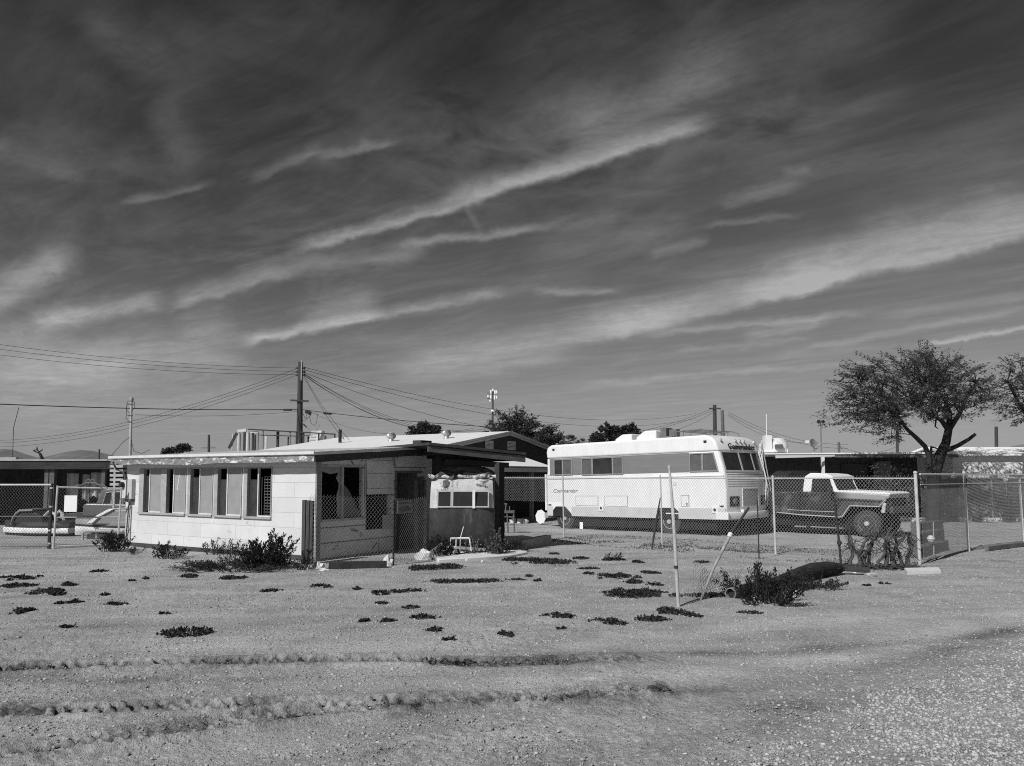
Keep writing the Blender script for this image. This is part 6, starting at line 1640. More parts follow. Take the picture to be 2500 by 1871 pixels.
# looping drop wires below the boxes
mb = MB()
for u0, v0, u1, v1, uu, vv in ((738, 1012, 748, 1012, 743, 1028), (755, 1015, 775, 1010, 768, 1040), (760, 1012, 740, 1010, 745, 1022)):
    a, c, m_ = at(u0, v0, Yp - .3), at(u1, v1, Yp - .3), at(uu, vv, Yp - .3); mb.tube([a, (a + m_) / 2 + V((-.05, 0, -.15)), m_, (c + m_) / 2 + V((.05, 0, -.15)), c], .014, 5)
mini('drop_wire', 'looping loose drop wires under the black boxes on the utility pole', 'wire', mb, m_cable, at(745, 1015, Yp))
def simple_pole(u, v0, v1, Y, r, label, mat=None, name='utility_pole', cat='utility pole', lean=0, arms=()):
    b = at(u, 1165, Y); t = thing(name, label, cat, V((b.x, Y, 0))); a = at(u + lean, v0, Y)
    MB().tube([(0, 0, -.2), (a.x - b.x, 0, a.z)], [r * 1.15, r * .85], 8).build('pole', mat or m_up, t)
    for v, w in arms:
        z = at(u, v, Y).z; x = (a.x - b.x) * z / a.z; MB().bar((x - w, -.12, z), (x + w, -.12, z), .1, .1).build('crossarm', m_up, t)
    return t, a, b
simple_pole(510, 1062, 0, 120, .22, 'small distant utility pole with one crossarm above the pale roof', arms=((1094, 1.1),))
simple_pole(242.5, 1097, 0, 130, .16, 'tiny distant pole in front of the left hills')
simple_pole(1747, 989, 0, 60, .17, 'dark wooden pole behind the front end of the motorhome roof, left of the pair', lean=-2.5, arms=((998, .45),))
simple_pole(1770, 1002, 0, 64, .16, 'grey wooden pole of the pair behind the motorhome, with stub arms', M('grey_pole', .12, .9, .3), lean=-7)
simple_pole(1762, 1012, 0, 66, .08, 'slim grey pole just left of the grey pole behind the motorhome', M('grey_pole', .12))
simple_pole(2048, 1080, 0, 55, .11, 'short thick post above the white flat roof', M('grey_pole', .12))
simple_pole(2190, 1045, 0, 60, .12, 'dark pole partly hidden by the left branches of the big tree')
simple_pole(2432, 1042, 0, 52, .12, 'dark pole under the crown of the tree at the right edge')
for i, (u0, v0, u1, v1) in enumerate(((1740, 998, 1330, 1078), (1740, 1003, 1330, 1082), (1740, 1008, 1500, 1066), (1778, 1006, 2070, 1085), (1778, 1012, 2070, 1095), (1778, 1015, 1990, 1080), (2040, 1084, 2200, 1085), (2050, 1090, 2120, 1103))):
    wire(at(u0, v0, 60), at(u1, v1, 58), .7, .018, 'thin wire strung from the distant poles behind the motorhome', 'wires of the distant poles')
simple_pole(1871, 1011, 0, 40, .025, 'slender white antenna mast right of the motorhome front', M('white_metal', .66), 'antenna_mast', 'antenna')
t, a, b = simple_pole(2008, 1031, 0, 34.5, .035, 'thin mast with two dark floodlights above the white flat roof', M('thin_mast', .16, .7), 'floodlight_mast', 'floodlight', lean=-5)
for s_ in (-1, 1): MB().box((a.x - b.x + s_ * .1, -.05, a.z + .02), (.12, .14, .13), (V((.9, 0, .4 * s_)).normalized(), V((0, 1, 0)), V((-.4 * s_, 0, .9)).normalized())).build('floodlight', m_blk, t, bevel=.02)
p = at(1988, 1104, 34); t = thing('satellite_dish', 'round grey satellite dish on the edge of the white flat roof', 'dish', p)
c = at(1985, 1086, 34) - p
MB().lathe([(0, -.03), (.12, -.02), (.22, .02), (.26, .06), (.25, .065), (.2, .035), (0, -.01)], c, (.5, -.8, .35), 22).build('dish', M('dish_grey', .2, .6), t, smooth=True)
MB().tube([(0, 0, -.05), (0, 0, .12), c + V((0, .05, -.02))], .03, 8).tube([c + V((0, -.03, -.2)), c + V((.28, -.3, .1))], .014, 6).build('bracket', M('grey_trim', .33), t)
MB().box(c + V((-.3, -.1, .13)), (.14, .14, .1)).build('receiver', m_white, t)
rt = thing('roof_cooler', 'pale rounded cooler and boxes on the white roof right of the motorhome', 'cooler', at(1890, 1104, 34.5))
o_ = rt.location
MB().bx(-.55, .55, -.2, .5, -.02, .14).build('base', m_white, rt)
q = at(1900, 1093, 34.6) - o_; MB().lathe([(0, -.3), (.42, -.3), (.42, .1), (.25, .32), (0, .36)], (q.x, q.y, .3), (0, 0, 1), 20).build('cooler_drum', M('drum_pale', .58, .7), rt, smooth=True)
MB().bx(-.45, -.15, -.2, .2, .143, .75).build('vent_box', m_white, rt); MB().bx(-.05, .25, -.45, -.25, .145, .33).build('dark_box', M('box_dark', .1, .7), rt)
# cell tower
Yc = 210.0; b = at(1201.5, 1165, Yc); ct = thing('cell_tower', 'distant cell tower with white antenna panels above the bushy tree', 'tower', V((b.x, Yc, 0)))
MB().tube([(0, 0, -1), (at(1203, 952, Yc).x - b.x, 0, at(1203, 952, Yc).z)], [.35, .26], 10).build('mast', M('tower_mast', .07, .7), ct)
mb = MB()
for du, v, h in ((-5, 953, 9), (0, 950, 6), (5, 954, 8), (9, 954, 7), (-5, 965, 9), (4, 966, 10), (9, 967, 7), (-12, 966, 5), (-7, 977, 4)):
    z = at(1203, v + h / 2, Yc).z; mb.box((du * Yc / F + .15, -.4, z), (.38, .25, h * Yc / F))
mb.build('antenna_panel', M('white_sign', .82), ct)
mb = MB()
for v in (960, 973): z = at(1203, v, Yc).z; mb.bar((-1.4, -.1, z), (1.3, -.1, z), .2, .2)
mb.build('platform', M('tower_mast', .07), ct)
MB().lathe([(0, 0), (.42, 0), (.42, .3), (0, .35)], (0, -.5, at(1203, 1004.5, Yc).z), (0, -1, 0), 18).build('drum_antenna', M('white_sign', .82), ct)
# whip antenna and bare tree on the left skyline
p = at(31, 1119, 30); t = thing('whip_antenna', 'thin bent whip antenna above the dark shed at the left edge', 'antenna', V((p.x, 30, zt_)))
o_ = t.location; MB().tube([V((0, 0, -.2)), at(33, 1045, 30) - o_, at(46, 995, 30) - o_], .012, 5).build('whip', m_cable, t)
# ------------------------------------------------------------------ plants
m_weed = leafmat('dark_weed', .042, .4, .1); m_shrub = leafmat('shrub_leaf', .034, .35, .15); m_mesq = leafmat('mesquite_leaf', .085, .35, .2); m_bg = leafmat('far_leaf', .05, .4, .15)
m_stem = M('shrub_stem', .05, .9, .4, 8)
# low weed mats ----------------------------------------------------------
WL = {(1068, 1383): 'wide dark weed mat nearest the lean-to, below the concrete slab', (1150, 1417): 'long thin dark weed strip across the lot in front of the camper', (1320, 1370): 'large dark double weed mat in front of the low block row', (1570, 1450): 'largest dark weed mat, just left of the tall pale pole',
      (455, 1541): 'dark ring shaped weed mat in the lower left of the lot', (1635, 1492): 'arched dark weed mat at the foot of the tall pale pole', (1515, 1405): 'dark weed mat in a stony patch above the largest weed mat', (1480, 1512): 'curved thin dark weed mat left of the arched one', (1740, 1457): 'low dark weed mat between leaning pole and hollow log', (985, 1441): 'ragged dark weed strip in the middle of the lot, right of centre', (1580, 1506): 'low dark weed mat joining the arched one on its left', (1032, 1504): 'dark weed mat with a raised right end, lowest group in the middle of the lot'}
WEEDS = [(240, 1395, 22, 4), (465, 1404, 24, 5), (570, 1411, 30, 6), (60, 1412, 32, 6), (15, 1409, 14, 3), (40, 1431, 32, 6), (115, 1446, 35, 8), (150, 1452, 25, 5), (165, 1426, 22, 5), (355, 1412, 8, 3), (322, 1417, 6, 2), (258, 1452, 12, 3), (185, 1471, 20, 4), (148, 1474, 10, 3), (290, 1473, 25, 4), (45, 1490, 25, 9), (75, 1487, 12, 5), (165, 1527, 20, 3), (400, 1495, 12, 2), (455, 1541, 55, 12), (1068, 1383, 52, 9), (1150, 1417, 95, 4), (925, 1446, 25, 6), (985, 1441, 40, 4), (780, 1431, 25, 4), (670, 1442, 30, 3), (870, 1437, 10, 3), (890, 1513, 14, 4), (950, 1511, 20, 6), (1032, 1504, 32, 7), (1064, 1534, 25, 5), (1098, 1557, 18, 4), (1005, 1480, 20, 3), (1235, 1545, 18, 6), (930, 1470, 18, 3),
         (1320, 1370, 70, 11), (1260, 1366, 30, 8), (1353, 1352, 12, 3), (1420, 1363, 20, 3), (1495, 1365, 25, 5), (1560, 1371, 15, 4), (1430, 1387, 30, 3), (1440, 1400, 12, 4), (1515, 1405, 45, 8), (1550, 1420, 25, 6), (1590, 1396, 22, 5), (1598, 1425, 16, 4), (1570, 1450, 80, 15), (1365, 1500, 35, 6), (1480, 1512, 35, 5), (1510, 1517, 30, 4), (1580, 1506, 40, 8), (1635, 1492, 50, 9), (1700, 1500, 15, 2), (1830, 1494, 25, 3), (1715, 1372, 20, 3), (1740, 1457, 50, 7), (1372, 1532, 10, 3), (2115, 1428, 10, 2), (2160, 1424, 12, 2), (1290, 1407, 10, 3), (1310, 1417, 10, 4)]
for wi, (u, v, hu, hv) in enumerate(WEEDS):
    r_ = random.Random(wi); c = G(u, v); s_ = c.y / F; rx = hu * s_ * 1.12; hgt = min(.15, .02 + hv * s_ * .48)
    ry = min(max(hv * s_ * (F / 1.8 * s_) * .75, rx * .3), rx * 1.2); ring = (u == 455 and v == 1541)
    lv = Leaves(); n = int(min(2200, 80 + 3000 * rx * ry * 3.14))
    lobes = [(r_.uniform(-.55, .55), r_.uniform(-.5, .5), r_.uniform(.3, .75)) for _ in range(5)] + [(r_.uniform(-1.05, 1.05), r_.uniform(-1.0, 1.0), r_.uniform(.1, .25)) for _ in range(9 if hu >= 32 and wi not in (51, 52, 56) else 0)]
    k = 0; g = 0
    while k < n and g < n * 12:
        g += 1; x, y = r_.uniform(-1.6, 1.6), r_.uniform(-1.5, 1.5)
        d = min(math.hypot((x - a), (y - b)) / q for a, b, q in lobes)
        if ring: d = abs(math.hypot(x, y) - .75) / .3
        if (d > 1 and wi in (51, 52, 56)) or d > 1.28 or (d > .6 and r_.random() < .55) or (d > 1 and r_.random() < .86): continue
        if not ring and wi not in (51, 52, 56) and mnoise.noise(V((x * 2.1 + wi * 3.3, y * 2.1 + wi, .5))) < -.22: continue
        k += 1; h = hgt * (1 - .7 * d * d) * r_.uniform(.1, 1)
        if u == 1635: y += .5 - 1.2 * x * x
        p = V((x * rx, y * ry, gz(c.x + x * rx, c.y + y * ry) + h - .008))
        l = r_.uniform(.016, .05)
        lv.leaf(p, (r_.uniform(-1, 1), r_.uniform(-1, 1), r_.uniform(-.3, .8)), l, l * .7, r_)
    c.z = 0; o = lv.build('weed_mat', m_weed, None); o.location = c
    lab = WL.get((u, v))
    tag(o, lab or 'small low dark weed mat spread flat on the pale dirt lot', 'weed', 'dark weed mats on the dirt lot')
# upright bushes ---------------------------------------------------------
def bush(u0, u1, vb, vt, label, seed, nst=26, dens=26, lf=.05, depth=.5, name='bush', dark=None, spread=.35, cat='bush'):
    r_ = random.Random(seed); c = G((u0 + u1) / 2, vb); Y = c.y; s_ = Y / F; W_ = (u1 - u0) * s_; Hh = (vb - vt) * s_
    c.z = 0; t = thing(name, label, cat, c); lv = Leaves(); mb = MB()
    for i in range(nst):
        f = r_.uniform(-1, 1); g = r_.uniform(-1, 1); x0, y0 = f * W_ * .32, g * depth * .5
        hh = Hh * (1 - .55 * f * f) * r_.uniform(.5, 1.0); ex = x0 + (f + r_.uniform(-.4, .4)) * W_ * .22 * (1 + spread); ey = y0 + (g + r_.uniform(-.4, .4)) * depth * .3
        p0, p1 = V((x0, y0, -.03)), V((ex, ey, hh)); mid = (p0 + p1) / 2 + V((r_.uniform(-.05, .05), r_.uniform(-.05, .05), Hh * .06))
        mb.tube([p0, mid, p1], [.009, .007, .003], 4)
        for k in range(int(dens * 1.5 * (.5 + hh / Hh))):
            a = r_.uniform(.12, 1.02); q = p0.lerp(mid, a * 2) if a < .5 else mid.lerp(p1, a * 2 - 1)
            w = .10 * (1.2 - a); q = q + V((r_.uniform(-w, w), r_.uniform(-w, w), r_.uniform(-.03, .03)))
            d = (p1 - p0).normalized() + V((r_.uniform(-.8, .8), r_.uniform(-.8, .8), r_.uniform(-.1, .6))); l = lf * r_.uniform(.6, 1.3)
            lv.leaf(q, d, l * .7, l * .36, r_)
    mb.build('stems', m_stem, t, recalc=False); lv.build('foliage', dark or m_shrub, t)
    return t
bush(242, 306, 1344, 1298, 'dark bush at the house corner below the leaning gate', 1, 26, 34, .07)
bush(380, 445, 1360, 1322, 'small dark bush against the pale wall below the first windows', 2, 20, 34, .06)
bush(484, 548, 1352, 1312, 'sparse upright weed against the pale wall, left of the row', 3, 13, 22, .055)
bush(536, 600, 1356, 1318, 'thin upright weeds against the pale wall, left of the large bush', 4, 12, 20, .055)
bush(596, 706, 1384, 1302, 'largest dark bush against the pale wall near its right end', 5, 52, 46, .075, .8)
bush(455, 690, 1388, 1366, 'low dark ground cover between the bushes at the pale wall', 6, 150, 20, .05, 1.0, 'ground_bush')
bush(720, 765, 1388, 1366, 'small dark weed at the foot of the board post', 7, 14, 20, .05)
bush(306, 340, 1350, 1338, 'tiny dark weed right of the squarish rock', 8, 10, 14, .05)
bush(1790, 1930, 1466, 1376, 'leafy dark bush in front of the hollow log', 9, 52, 44, .06, .9)
bush(1905, 2055, 1436, 1408, 'low dark weeds along the foot of the hollow log', 16, 46, 20, .05, .4)
bush(1036, 1100, 1359, 1302, 'dark leafy weed at the left foot of the camper', 10, 26, 26, .07, .4)
bush(1140, 1165, 1356, 1300, 'pale dry weed beside the white bed end', 12, 9, 14, .06, .2, dark=leafmat('dry_weed', .22))
bush(1186, 1236, 1356, 1294, 'grey spiky plant at the foot of the lean-to post', 13, 26, 26, .08, .4, dark=leafmat('grey_plant', .11))
bush(1225, 1285, 1346, 1322, 'low dark weeds in front of the low block row', 14, 26, 22, .05, .4)
bush(1480, 1516, 1366, 1346, 'little upright dark weed in the lot before the motorhome', 15, 9, 14, .05, .2)
# dry weeds along the yard fence: nobody could count them
lv = Leaves(); r_ = random.Random(77)
for k in range(5200):
    f = r_.random(); a = f1 + (f4 - f1) * f; o_ = (r_.random() ** 1.6) * 2.2 * r_.choice((-1, .6)); q = a + V((FD.y, -FD.x, 0)) * o_
    if mnoise.noise(V((q.x * .7, q.y * .7, 3))) < -.05: continue
    l = r_.uniform(.03, .09); lv.leaf((q.x, q.y, gz(q.x, q.y) - .01), (r_.uniform(-1, 1), r_.uniform(-1, 1), r_.uniform(.3, 1.1)), l, l * .35, r_)
tag(lv.build('dry_weeds', leafmat('dry_stubble', .13, .4)), kind='stuff')
# trees -------------------------------------------------------------------
m_trunk = M('mesquite_bark', .035, .95, .4, 6, .1, stretch=(1, 1, .4), bump=.6, bscale=25)
def spray_tree(name, label, base, limbs, anchors_fn, n_anchor, seed, leaf=(.16, .05), per=30, reach=.6, mat=None, trunkmat=None, group=None, droop=.1, cat='tree'):
    """limbs: list of (points, radii) in world; anchors hang sprays outside the limbs"""
    r_ = random.Random(seed); t = thing(name, label, cat, base, 0, group)
    tm_ = MB(); lm = MB(); tw = MB(); lv = Leaves(); nodes = []
    for k, (pts, rad) in enumerate(limbs):
        (tm_ if k == 0 else lm).tube(pts, rad, 9)
        for i in range(len(pts) - 1):
            if k == 0 and i < len(pts) - 2: continue
            for f in (0, .25, .5, .75, 1.0): nodes.append(V(pts[i]).lerp(V(pts[i + 1]), f))
    cen = sum(nodes, V()) / len(nodes)
    for k in range(n_anchor):
        a = anchors_fn(r_)
        nd = min(nodes, key=lambda q: (q - a).length_squared)
        m_ = nd.lerp(a, .5) + V((r_.uniform(-.15, .15), r_.uniform(-.15, .15), r_.uniform(0, .18)))
        tw.tube([nd, m_, a], [.024, .014, .006], 4, False)
        if k % 3 == 0: nodes.append(m_)
        out = (a - cen); out.z *= .6; out = out.normalized() if out.length > .01 else V((0, 0, 1))
        dd = (out + V((r_.uniform(-.5, .5), r_.uniform(-.5, .5), r_.uniform(-.25, .35)))).normalized(); rc = reach * r_.uniform(.5, 1.25)
        for j in range(per):
            f = r_.random(); q = a + dd * rc * (f - .25) + V((r_.gauss(0, .06), r_.gauss(0, .06), r_.gauss(0, .035) - droop * f * f * rc))
            ld = dd * .6 + V((r_.uniform(-1, 1), r_.uniform(-1, 1), r_.uniform(-.7, .4))); l = leaf[0] * r_.uniform(.6, 1.3)
            lv.leaf(q, ld, l, leaf[1] * r_.uniform(.7, 1.3), r_)
        tw.tube([a, a + dd * rc * .8 + V((0, 0, -droop * rc * .5))], [.006, .003], 3, False)
    mi_ = t.matrix_basis.inverted()
    for mb in (tm_, lm, tw): mb.v = [tuple(mi_ @ V(p)) for p in mb.v]
    lv.v = [(x - base[0], y - base[1], z - base[2]) for x, y, z in lv.v]
    tm_.build('trunk', trunkmat or m_trunk, t, smooth=60); lm.build('limbs', trunkmat or m_trunk, t, smooth=60); tw.build('twigs', trunkmat or m_trunk, t, recalc=False)
    lv.build('crown', mat or m_mesq, t); return t
Yt_ = 30.0
def TP(c, d, dy=0.0): return P(1980 + c * .2351, 800 + d * .2351, Yt_ + dy)
tb_ = P(2275, 1265, Yt_); tb_.z = 0
def env_main(r_):
    while True:
        # crown: wide left spreading dome in crop-7 pixels, depth as a third axis
        c = r_.uniform(170, 1960); d = r_.uniform(190, 1200); w = r_.uniform(-1, 1)
        xx = (c - 1180) / (1000 if c < 1180 else 800); top = 640 - 345 * max(0, 1 - abs(xx) ** 2.0) ** .75 + 90 * mnoise.noise(V((c * .006, 3.1, w))); bot = 1010 + (40 if c < 1000 else 0) - 260 * abs(xx) ** 2.2
        if c < 1000 and r_.random() < .3: bot += 160
        if not (top < d < bot): continue
        fy = math.sqrt(max(0, 1 - min(1, abs(xx)) ** 2)); 
        if abs(w) > fy: continue
        if 1000 < c < 1400 and d > 980: continue
        return TP(c, d, w * 2.6)
limbs = [([tb_, TP(1290, 1480), TP(1340, 1330), TP(1400, 1200), TP(1430, 1050)], [.30, .27, .25, .2, .17]),
         ([TP(1430, 1060), TP(1350, 960, -.3), TP(1200, 880, -.5), TP(1000, 760, -.7)], [.15, .10, .08, .05]),
         ([TP(1430, 1060), TP(1440, 900, .3), TP(1380, 720, .5), TP(1250, 560, .6)], [.15, .11, .08, .05]),
         ([TP(1440, 1050), TP(1540, 900, -.2), TP(1620, 720, -.4), TP(1720, 560, -.6)], [.13, .10, .07, .04]),
         ([TP(1370, 1290), TP(1520, 1230, -.3), TP(1640, 1160, -.5), TP(1710, 1105, -.6)], [.12, .10, .085, .07]),
         ([TP(1230, 1460), TP(1225, 1330), TP(1180, 1230), TP(1090, 1140, -.3), TP(990, 1050, -.5), TP(920, 950, -.6), TP(780, 830, -.9), TP(560, 720, -1.0)], [.13, .12, .11, .10, .08, .07, .05, .03]),
         ([TP(1240, 1330), TP(1250, 1240, -.1), TP(1330, 1260, -.4)], [.07, .06, .03]),
         ([TP(1300, 940), TP(1290, 1030), TP(1320, 1050)], [.04, .035, .02]),
         ([TP(1200, 880), TP(900, 640, .8), TP(700, 560, 1.2)], [.06, .045, .03])]
for l_ in limbs: l_[1][:] = [q * .82 for q in l_[1]]
limbs[5][0].insert(0, V((TP(1235, 1460).x, Yt_, -.1))); limbs[5][1].insert(0, .1)
spray_tree('mesquite_tree', 'wide airy tree with dark forked trunk and spreading feathery crown on the right', tb_, limbs, env_main, 640, 21, (.12, .034), 38, .95)
# second tree cut by the right edge
Yt2 = 31.2; tb2 = P(2545, 1262, Yt2); tb2.z = 0
def env2(r_):
    while True:
        u = r_.uniform(2405, 2660); v = r_.uniform(868, 1045); w = r_.uniform(-1, 1); xx = (u - 2540) / 130; yy = (v - 958) / 90
        if xx * xx + yy * yy + w * w > 1: continue
        return P(u, v, Yt2 + w * 2.0)
limbs2 = [([tb2, P(2540, 1120, Yt2), P(2530, 1040, Yt2)], [.22, .18, .14]), ([P(2530, 1040, Yt2), P(2490, 990, Yt2 - .4), P(2460, 930, Yt2 - .6)], [.1, .07, .04]), ([P(2530, 1040, Yt2), P(2560, 970, Yt2 + .4), P(2570, 900, Yt2 + .5)], [.1, .07, .04]), ([P(2530, 1040, Yt2), P(2600, 1000, Yt2), P(2640, 950, Yt2)], [.1, .07, .04])]
spray_tree('mesquite_tree', 'second feathery tree cut off by the right edge of the picture', tb2, limbs2, env2, 220, 22, (.14, .04), 26, .65)
# trees behind the houses
def far_tree(name, label, u0, u1, vt, vb, Y, seed, na, leaf, per, reach, mat=None, lumps=None, group='trees behind the roofs'):
    b = P((u0 + u1) / 2, 1200, Y); b.z = 0; uc, vc = (u0 + u1) / 2, (vt + vb) / 2; hu, hv = (u1 - u0) / 2, (vb - vt) / 2
    def env(r_):
        while True:
            if lumps:
                lu, lw, lr = r_.choice(lumps); a = r_.uniform(0, 6.283); q = math.sqrt(r_.random()); return P(lu + lr * q * math.cos(a), lw + lr * q * math.sin(a), Y + r_.uniform(-1, 1) * lr * Y / F)
            x, y, w = r_.uniform(-1, 1), r_.uniform(-1, 1), r_.uniform(-1, 1)
            if x * x + y * y + w * w > 1: continue
            return P(uc + x * hu, vc + y * hv, Y + w * hu * Y / F)
    top = P(uc, vc, Y); s_ = Y / F
    lb = [([b, b.lerp(top, .6), top], [.25, .2, .1])]
    if lumps: lb += [([b.lerp(top, .7), P(lu, lw, Y)], [.12, .06]) for lu, lw, lr in lumps]
    else: lb += [([b.lerp(top, .75), P(uc + a * hu * .6, vc + c * hv * .5, Y + w * hu * s_ * .5)], [.1, .04]) for a, c, w in ((-.8, -.3, .3), (.8, -.2, -.4), (.2, -.9, .5), (-.3, -.9, -.5))]
    return spray_tree(name, label, b, lb, env, na, seed, leaf, per, reach, mat or m_bg, None, group)
far_tree('bushy_tree', 'broad bushy tree with feathery shoots behind the gable', 1192, 1322, 1008, 1120, 52, 31, 300, (.22, .07), 26, .9)
far_tree('bushy_tree', 'lower grey bushy tree right of the broad one, behind the gable slope', 1302, 1375, 1046, 1125, 50, 32, 150, (.2, .07), 24, .7)
far_tree('leafy_tree', 'dark clumpy tree top behind the pale roof between the two turbine vents', 1000, 1068, 1034, 1080, 75, 33, 150, (.28, .16), 22, .6, lumps=[(1012, 1057, 12), (1036, 1046, 11), (1058, 1052, 10), (1030, 1062, 12), (1048, 1064, 10)])
far_tree('leafy_tree', 'dark rounded tree top behind the motorhome roof', 1450, 1560, 1038, 1085, 80, 34, 220, (.3, .18), 24, .7, lumps=[(1490, 1060, 22), (1535, 1056, 17), (1466, 1072, 14), (1510, 1066, 20)])
far_tree('leafy_tree', 'low dark treetop just above the left part of the pale roof', 400, 462, 1090, 1112, 85, 35, 90, (.26, .16), 20, .5, lumps=[(420, 1103, 10), (440, 1099, 9), (452, 1096, 7), (408, 1105, 7)])
def yard_bush(u0, u1, vt, vb, Y, label, seed, mat, n, cat='bush'):
    r_ = random.Random(seed); s_ = Y / F; b = P((u0 + u1) / 2, 1200, Y); b.z = 0; t = thing('bush', label, cat, b); lv = Leaves(); mb = MB()
    zt, zb = P(0, vt, Y).z, max(0, P(0, vb, Y).z); W_ = (u1 - u0) * s_ / 2
    for i in range(14):
        e = V((r_.uniform(-.9, .9) * W_, r_.uniform(-.6, .6), zb + (zt - zb) * r_.uniform(.5, .95))); mb.tube([(e.x * .3, e.y * .3, -.05), e * .6, e], [.03, .02, .008], 4)
        for k in range(n):
            q = V((e.x + r_.gauss(0, .16 * W_ + .08), e.y + r_.gauss(0, .2), min(zt, e.z * r_.uniform(.35, 1.08)))); l = r_.uniform(.06, .14); lv.leaf(q, (r_.uniform(-1, 1), r_.uniform(-1, 1), r_.uniform(-.5, 1)), l, l * .45, r_)
    mb.build('stems', m_stem, t, recalc=False); lv.build('foliage', mat, t); return t
m_yb = leafmat('yard_leaf', .13, .4); m_yb2 = leafmat('yard_leaf_dark', .06, .4)
yard_bush(2128, 2226, 1130, 1240, 30.4, 'tall speckled grey bush between the pickup bonnet and the corner post', 61, m_yb, 60)
yard_bush(2250, 2298, 1200, 1262, 30.9, 'low bush at the left end of the dark screen fence', 62, m_yb, 36)
yard_bush(2300, 2350, 1212, 1262, 30.9, 'low dark bush at the screen fence left of the middle fence post', 63, m_yb2, 36)
yard_bush(2362, 2408, 1225, 1266, 30.6, 'small bush at the screen fence right of the middle fence post', 64, m_yb, 26)
yard_bush(2425, 2495, 1195, 1264, 30.8, 'broad bush before the screen fence near the right edge', 65, m_yb2, 46)
# fan palms between gable and motorhome
for i, (uc, vc, r, lab) in enumerate(((1392, 1082, 20, 'pale fan palm top left of the motorhome roof'), (1420, 1084, 14, 'smaller pale palm top close to the motorhome roof'))):
    Y = 48 + 3 * i; b = P(uc, 1200, Y); b.z = 0; t = thing('fan_palm', lab, 'palm', b, 0, 'palms behind the motorhome'); rr = random.Random(i + 50); c = P(uc, vc, Y) - b; s_ = Y / F
    MB().tube([(0, 0, -.2), (c.x, 0, c.z)], [.3, .22], 8).build('trunk', m_trunk, t); lv = Leaves()
    for k in range(26):
        a = rr.uniform(0, 6.283); el = rr.uniform(-.4, 1.4); d = V((math.cos(a) * math.cos(el), math.sin(a) * math.cos(el), math.sin(el))); e = c + d * r * s_ * .55
        for j in range(14):
            f = (j / 13 - .5) * 2.4; dd = (d + d.cross(V((0, 0, 1))).normalized() * f + V((0, 0, -.15))).normalized() if abs(d.z) < .98 else d
            lv.leaf(e, dd, r * s_ * .6, .05, rr)
    lv.build('crown', leafmat('palm_leaf', .16), t)
# bare tree on the left skyline
b = P(100, 1200, 60); b.z = 0; t = thing('bare_tree', 'small leafless tree silhouetted before the left hills', 'tree', b); mb = MB()
def L6(u, v): return P(u, v, 60) - b
MB().tube([(0, 0, -.2), L6(103, 1120), L6(98, 1108)], [.2, .14, .1], 7).build('trunk', m_trunk, t)
for pts in (((98, 1108), (92, 1100), (90, 1090)), ((98, 1108), (86, 1103), (80, 1100)), ((95, 1104), (102, 1100), (104, 1096)), ((86, 1103), (84, 1098)), ((92, 1100), (88, 1096))): mb.tube([L6(*q) for q in pts], [.06, .045, .03][:len(pts)], 5)
mb.build('limbs', m_trunk, t)
# ------------------------------------------------------------------ gravel and loose stones: nobody could count them
def stones(name, pts, mat, seed):
    r_ = np.random.RandomState(seed)
    bm = bmesh.new(); bmesh.ops.create_icosphere(bm, subdivisions=1, radius=1); bv = np.array([v_.co for v_ in bm.verts]); bf = np.array([[q.index for q in f.verts] for f in bm.faces]); bm.free()
    n = len(pts); P_ = np.array(pts)
    sc = P_[:, 3][:, None, None] * (bv[None] * (1 + .35 * (r_.rand(n, len(bv), 1) - .5)) * np.stack([r_.uniform(.7, 1.3, n), r_.uniform(.7, 1.3, n), r_.uniform(.45, .8, n)], -1)[:, None, :])
    a = r_.uniform(0, 6.283, n); ca, sa = np.cos(a)[:, None], np.sin(a)[:, None]
    x = sc[:, :, 0] * ca - sc[:, :, 1] * sa; y = sc[:, :, 0] * sa + sc[:, :, 1] * ca
    vs = np.stack([x + P_[:, 0:1], y + P_[:, 1:2], sc[:, :, 2] + P_[:, 2:3]], -1).reshape(-1, 3)
    fs = (bf[None] + (np.arange(n) * len(bv))[:, None, None]).reshape(-1, 3)
    me = bpy.data.meshes.new(name); me.vertices.add(len(vs)); me.vertices.foreach_set('co', vs.astype(np.float32).ravel())
    me.loops.add(fs.size); me.loops.foreach_set('vertex_index', fs.astype(np.int32).ravel()); me.polygons.add(len(fs)); me.polygons.foreach_set('loop_start', np.arange(0, fs.size, 3, dtype=np.int32))
    me.update(calc_edges=True); me.validate(); me.materials.append(mat); o = bpy.data.objects.new(name, me); COL.objects.link(o); return tag(o, kind='stuff')
def stonemat(name, c):
    m, nt = newmat(name); t = NT(nt); gi = t.n('ShaderNodeNewGeometry'); tc = t.n('ShaderNodeTexCoord')
    n = t.noise(tc.outputs['Object'], 60, 3, .6)
    col = t.math('MULTIPLY', t.math('ADD', t.mr(gi.outputs['Random Per Island'], 0, 1, .55, 1.35), t.mr(n, .3, .7, -.12, .12)), c); finish(t, col, .9, .15); return m
rn = np.random.RandomState(4)
ge = [G(u, v) for u, v in ((1560, 1990), (1760, 1871), (1960, 1770), (2200, 1690), (2420, 1600), (2640, 1500), (2900, 1430))]
gx_ = [p.x for p in ge]; gy_ = [p.y for p in ge]
pts = []
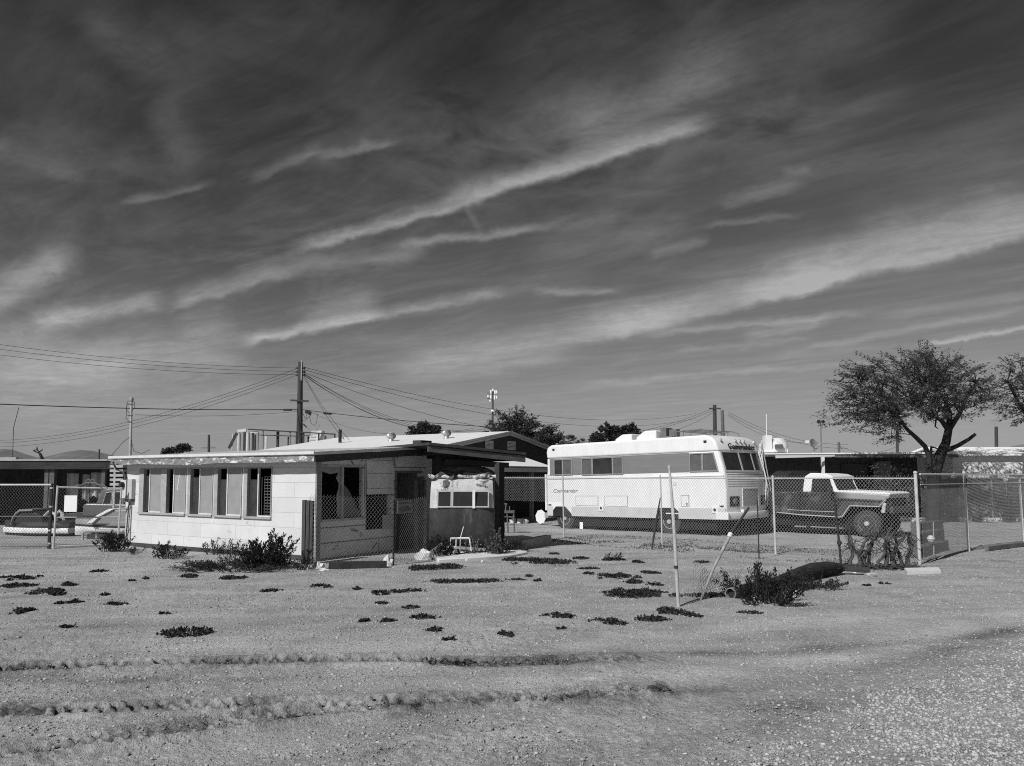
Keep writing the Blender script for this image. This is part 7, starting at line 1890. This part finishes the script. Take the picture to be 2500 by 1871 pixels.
for k in range(100000):
    y = 3.6 + 6.5 * rn.rand() ** 1.35; x = rn.uniform(.4, 1.1 * y)
    e = np.interp(x, gx_, gy_); dd = e - y + .35 * mnoise.noise(V((x * 1.6, y * 1.6, 7)))
    if dd < 0 and rn.rand() > math.exp(dd / .13) * .5: continue
    if dd > 0 and mnoise.noise(V((x * 1.1, y * 1.1, 2))) > .30 and rn.rand() < .7: continue
    r = .003 + .015 * rn.rand() ** 2.8
    pts.append((x, y, 0, r))
A_ = np.array(pts); zz = macro(A_[:, 0], A_[:, 1]) ; A_[:, 2] = zz + A_[:, 3] * .15
stones('gravel', A_, stonemat('gravel_stone', .37), 3)
pts = []
for k in range(62000):
    y = 4.0 + 17 * rn.rand() ** 1.9; x = rn.uniform(-.85 * y, .85 * y)
    if mnoise.noise(V((x * .5, y * .5, 11))) < -.15 and rn.rand() < .75: continue
    r = .0025 + .012 * rn.rand() ** 6 + .0005 * y
    pts.append((x, y, 0, r))
A_ = np.array(pts); A_[:, 2] = macro(A_[:, 0], A_[:, 1]) + A_[:, 3] * .1
A_ = A_[np.abs(track_arrays(A_[:, 0], A_[:, 1])) < .003]
stones('loose_stones', A_, stonemat('loose_stone', .34), 5)

pts = []; r_ = random.Random(12)
for ti, (T_, w_, n_) in enumerate(zip(TR, TRW, (1500, 1100, 1300, 300))):
    seg = [(p, q) for p, q in zip(T_, T_[1:])]; Ls = [(q - p).length for p, q in seg]; tot_ = sum(Ls)
    for k in range(n_):
        f = r_.random() ** 1.25 * tot_ * (.82 if ti < 3 else 1); i = 0
        while i < len(Ls) - 1 and f > Ls[i]: f -= Ls[i]; i += 1
        p, q = seg[i]; d = (q - p).normalized(); nn = V((-d.y, d.x, 0)); side_ = r_.gauss(0, 1)
        c = p + d * f + nn * (side_ * w_ * .75)
        if mnoise.noise(V((c.x * 1.3, c.y * 2.0, 5 + ti))) < -.18: continue
        if c.y < 3.9: continue
        r = .003 + .012 * r_.random() ** 4
        pts.append((c.x, c.y, 0, r))
A_ = np.array(pts); A_[:, 2] = macro(A_[:, 0], A_[:, 1]) + A_[:, 3] * .25 + .7 * track_arrays(A_[:, 0], A_[:, 1])
stones('dirt_clods', A_, stonemat('dirt_clod', .24), 9)
SC.render.engine = 'CYCLES'
SC.cycles.filter_width = 1.05
SC.cycles.max_bounces = 4; SC.cycles.transparent_max_bounces = 8
try: SC.cycles.use_denoising = False
except Exception: pass
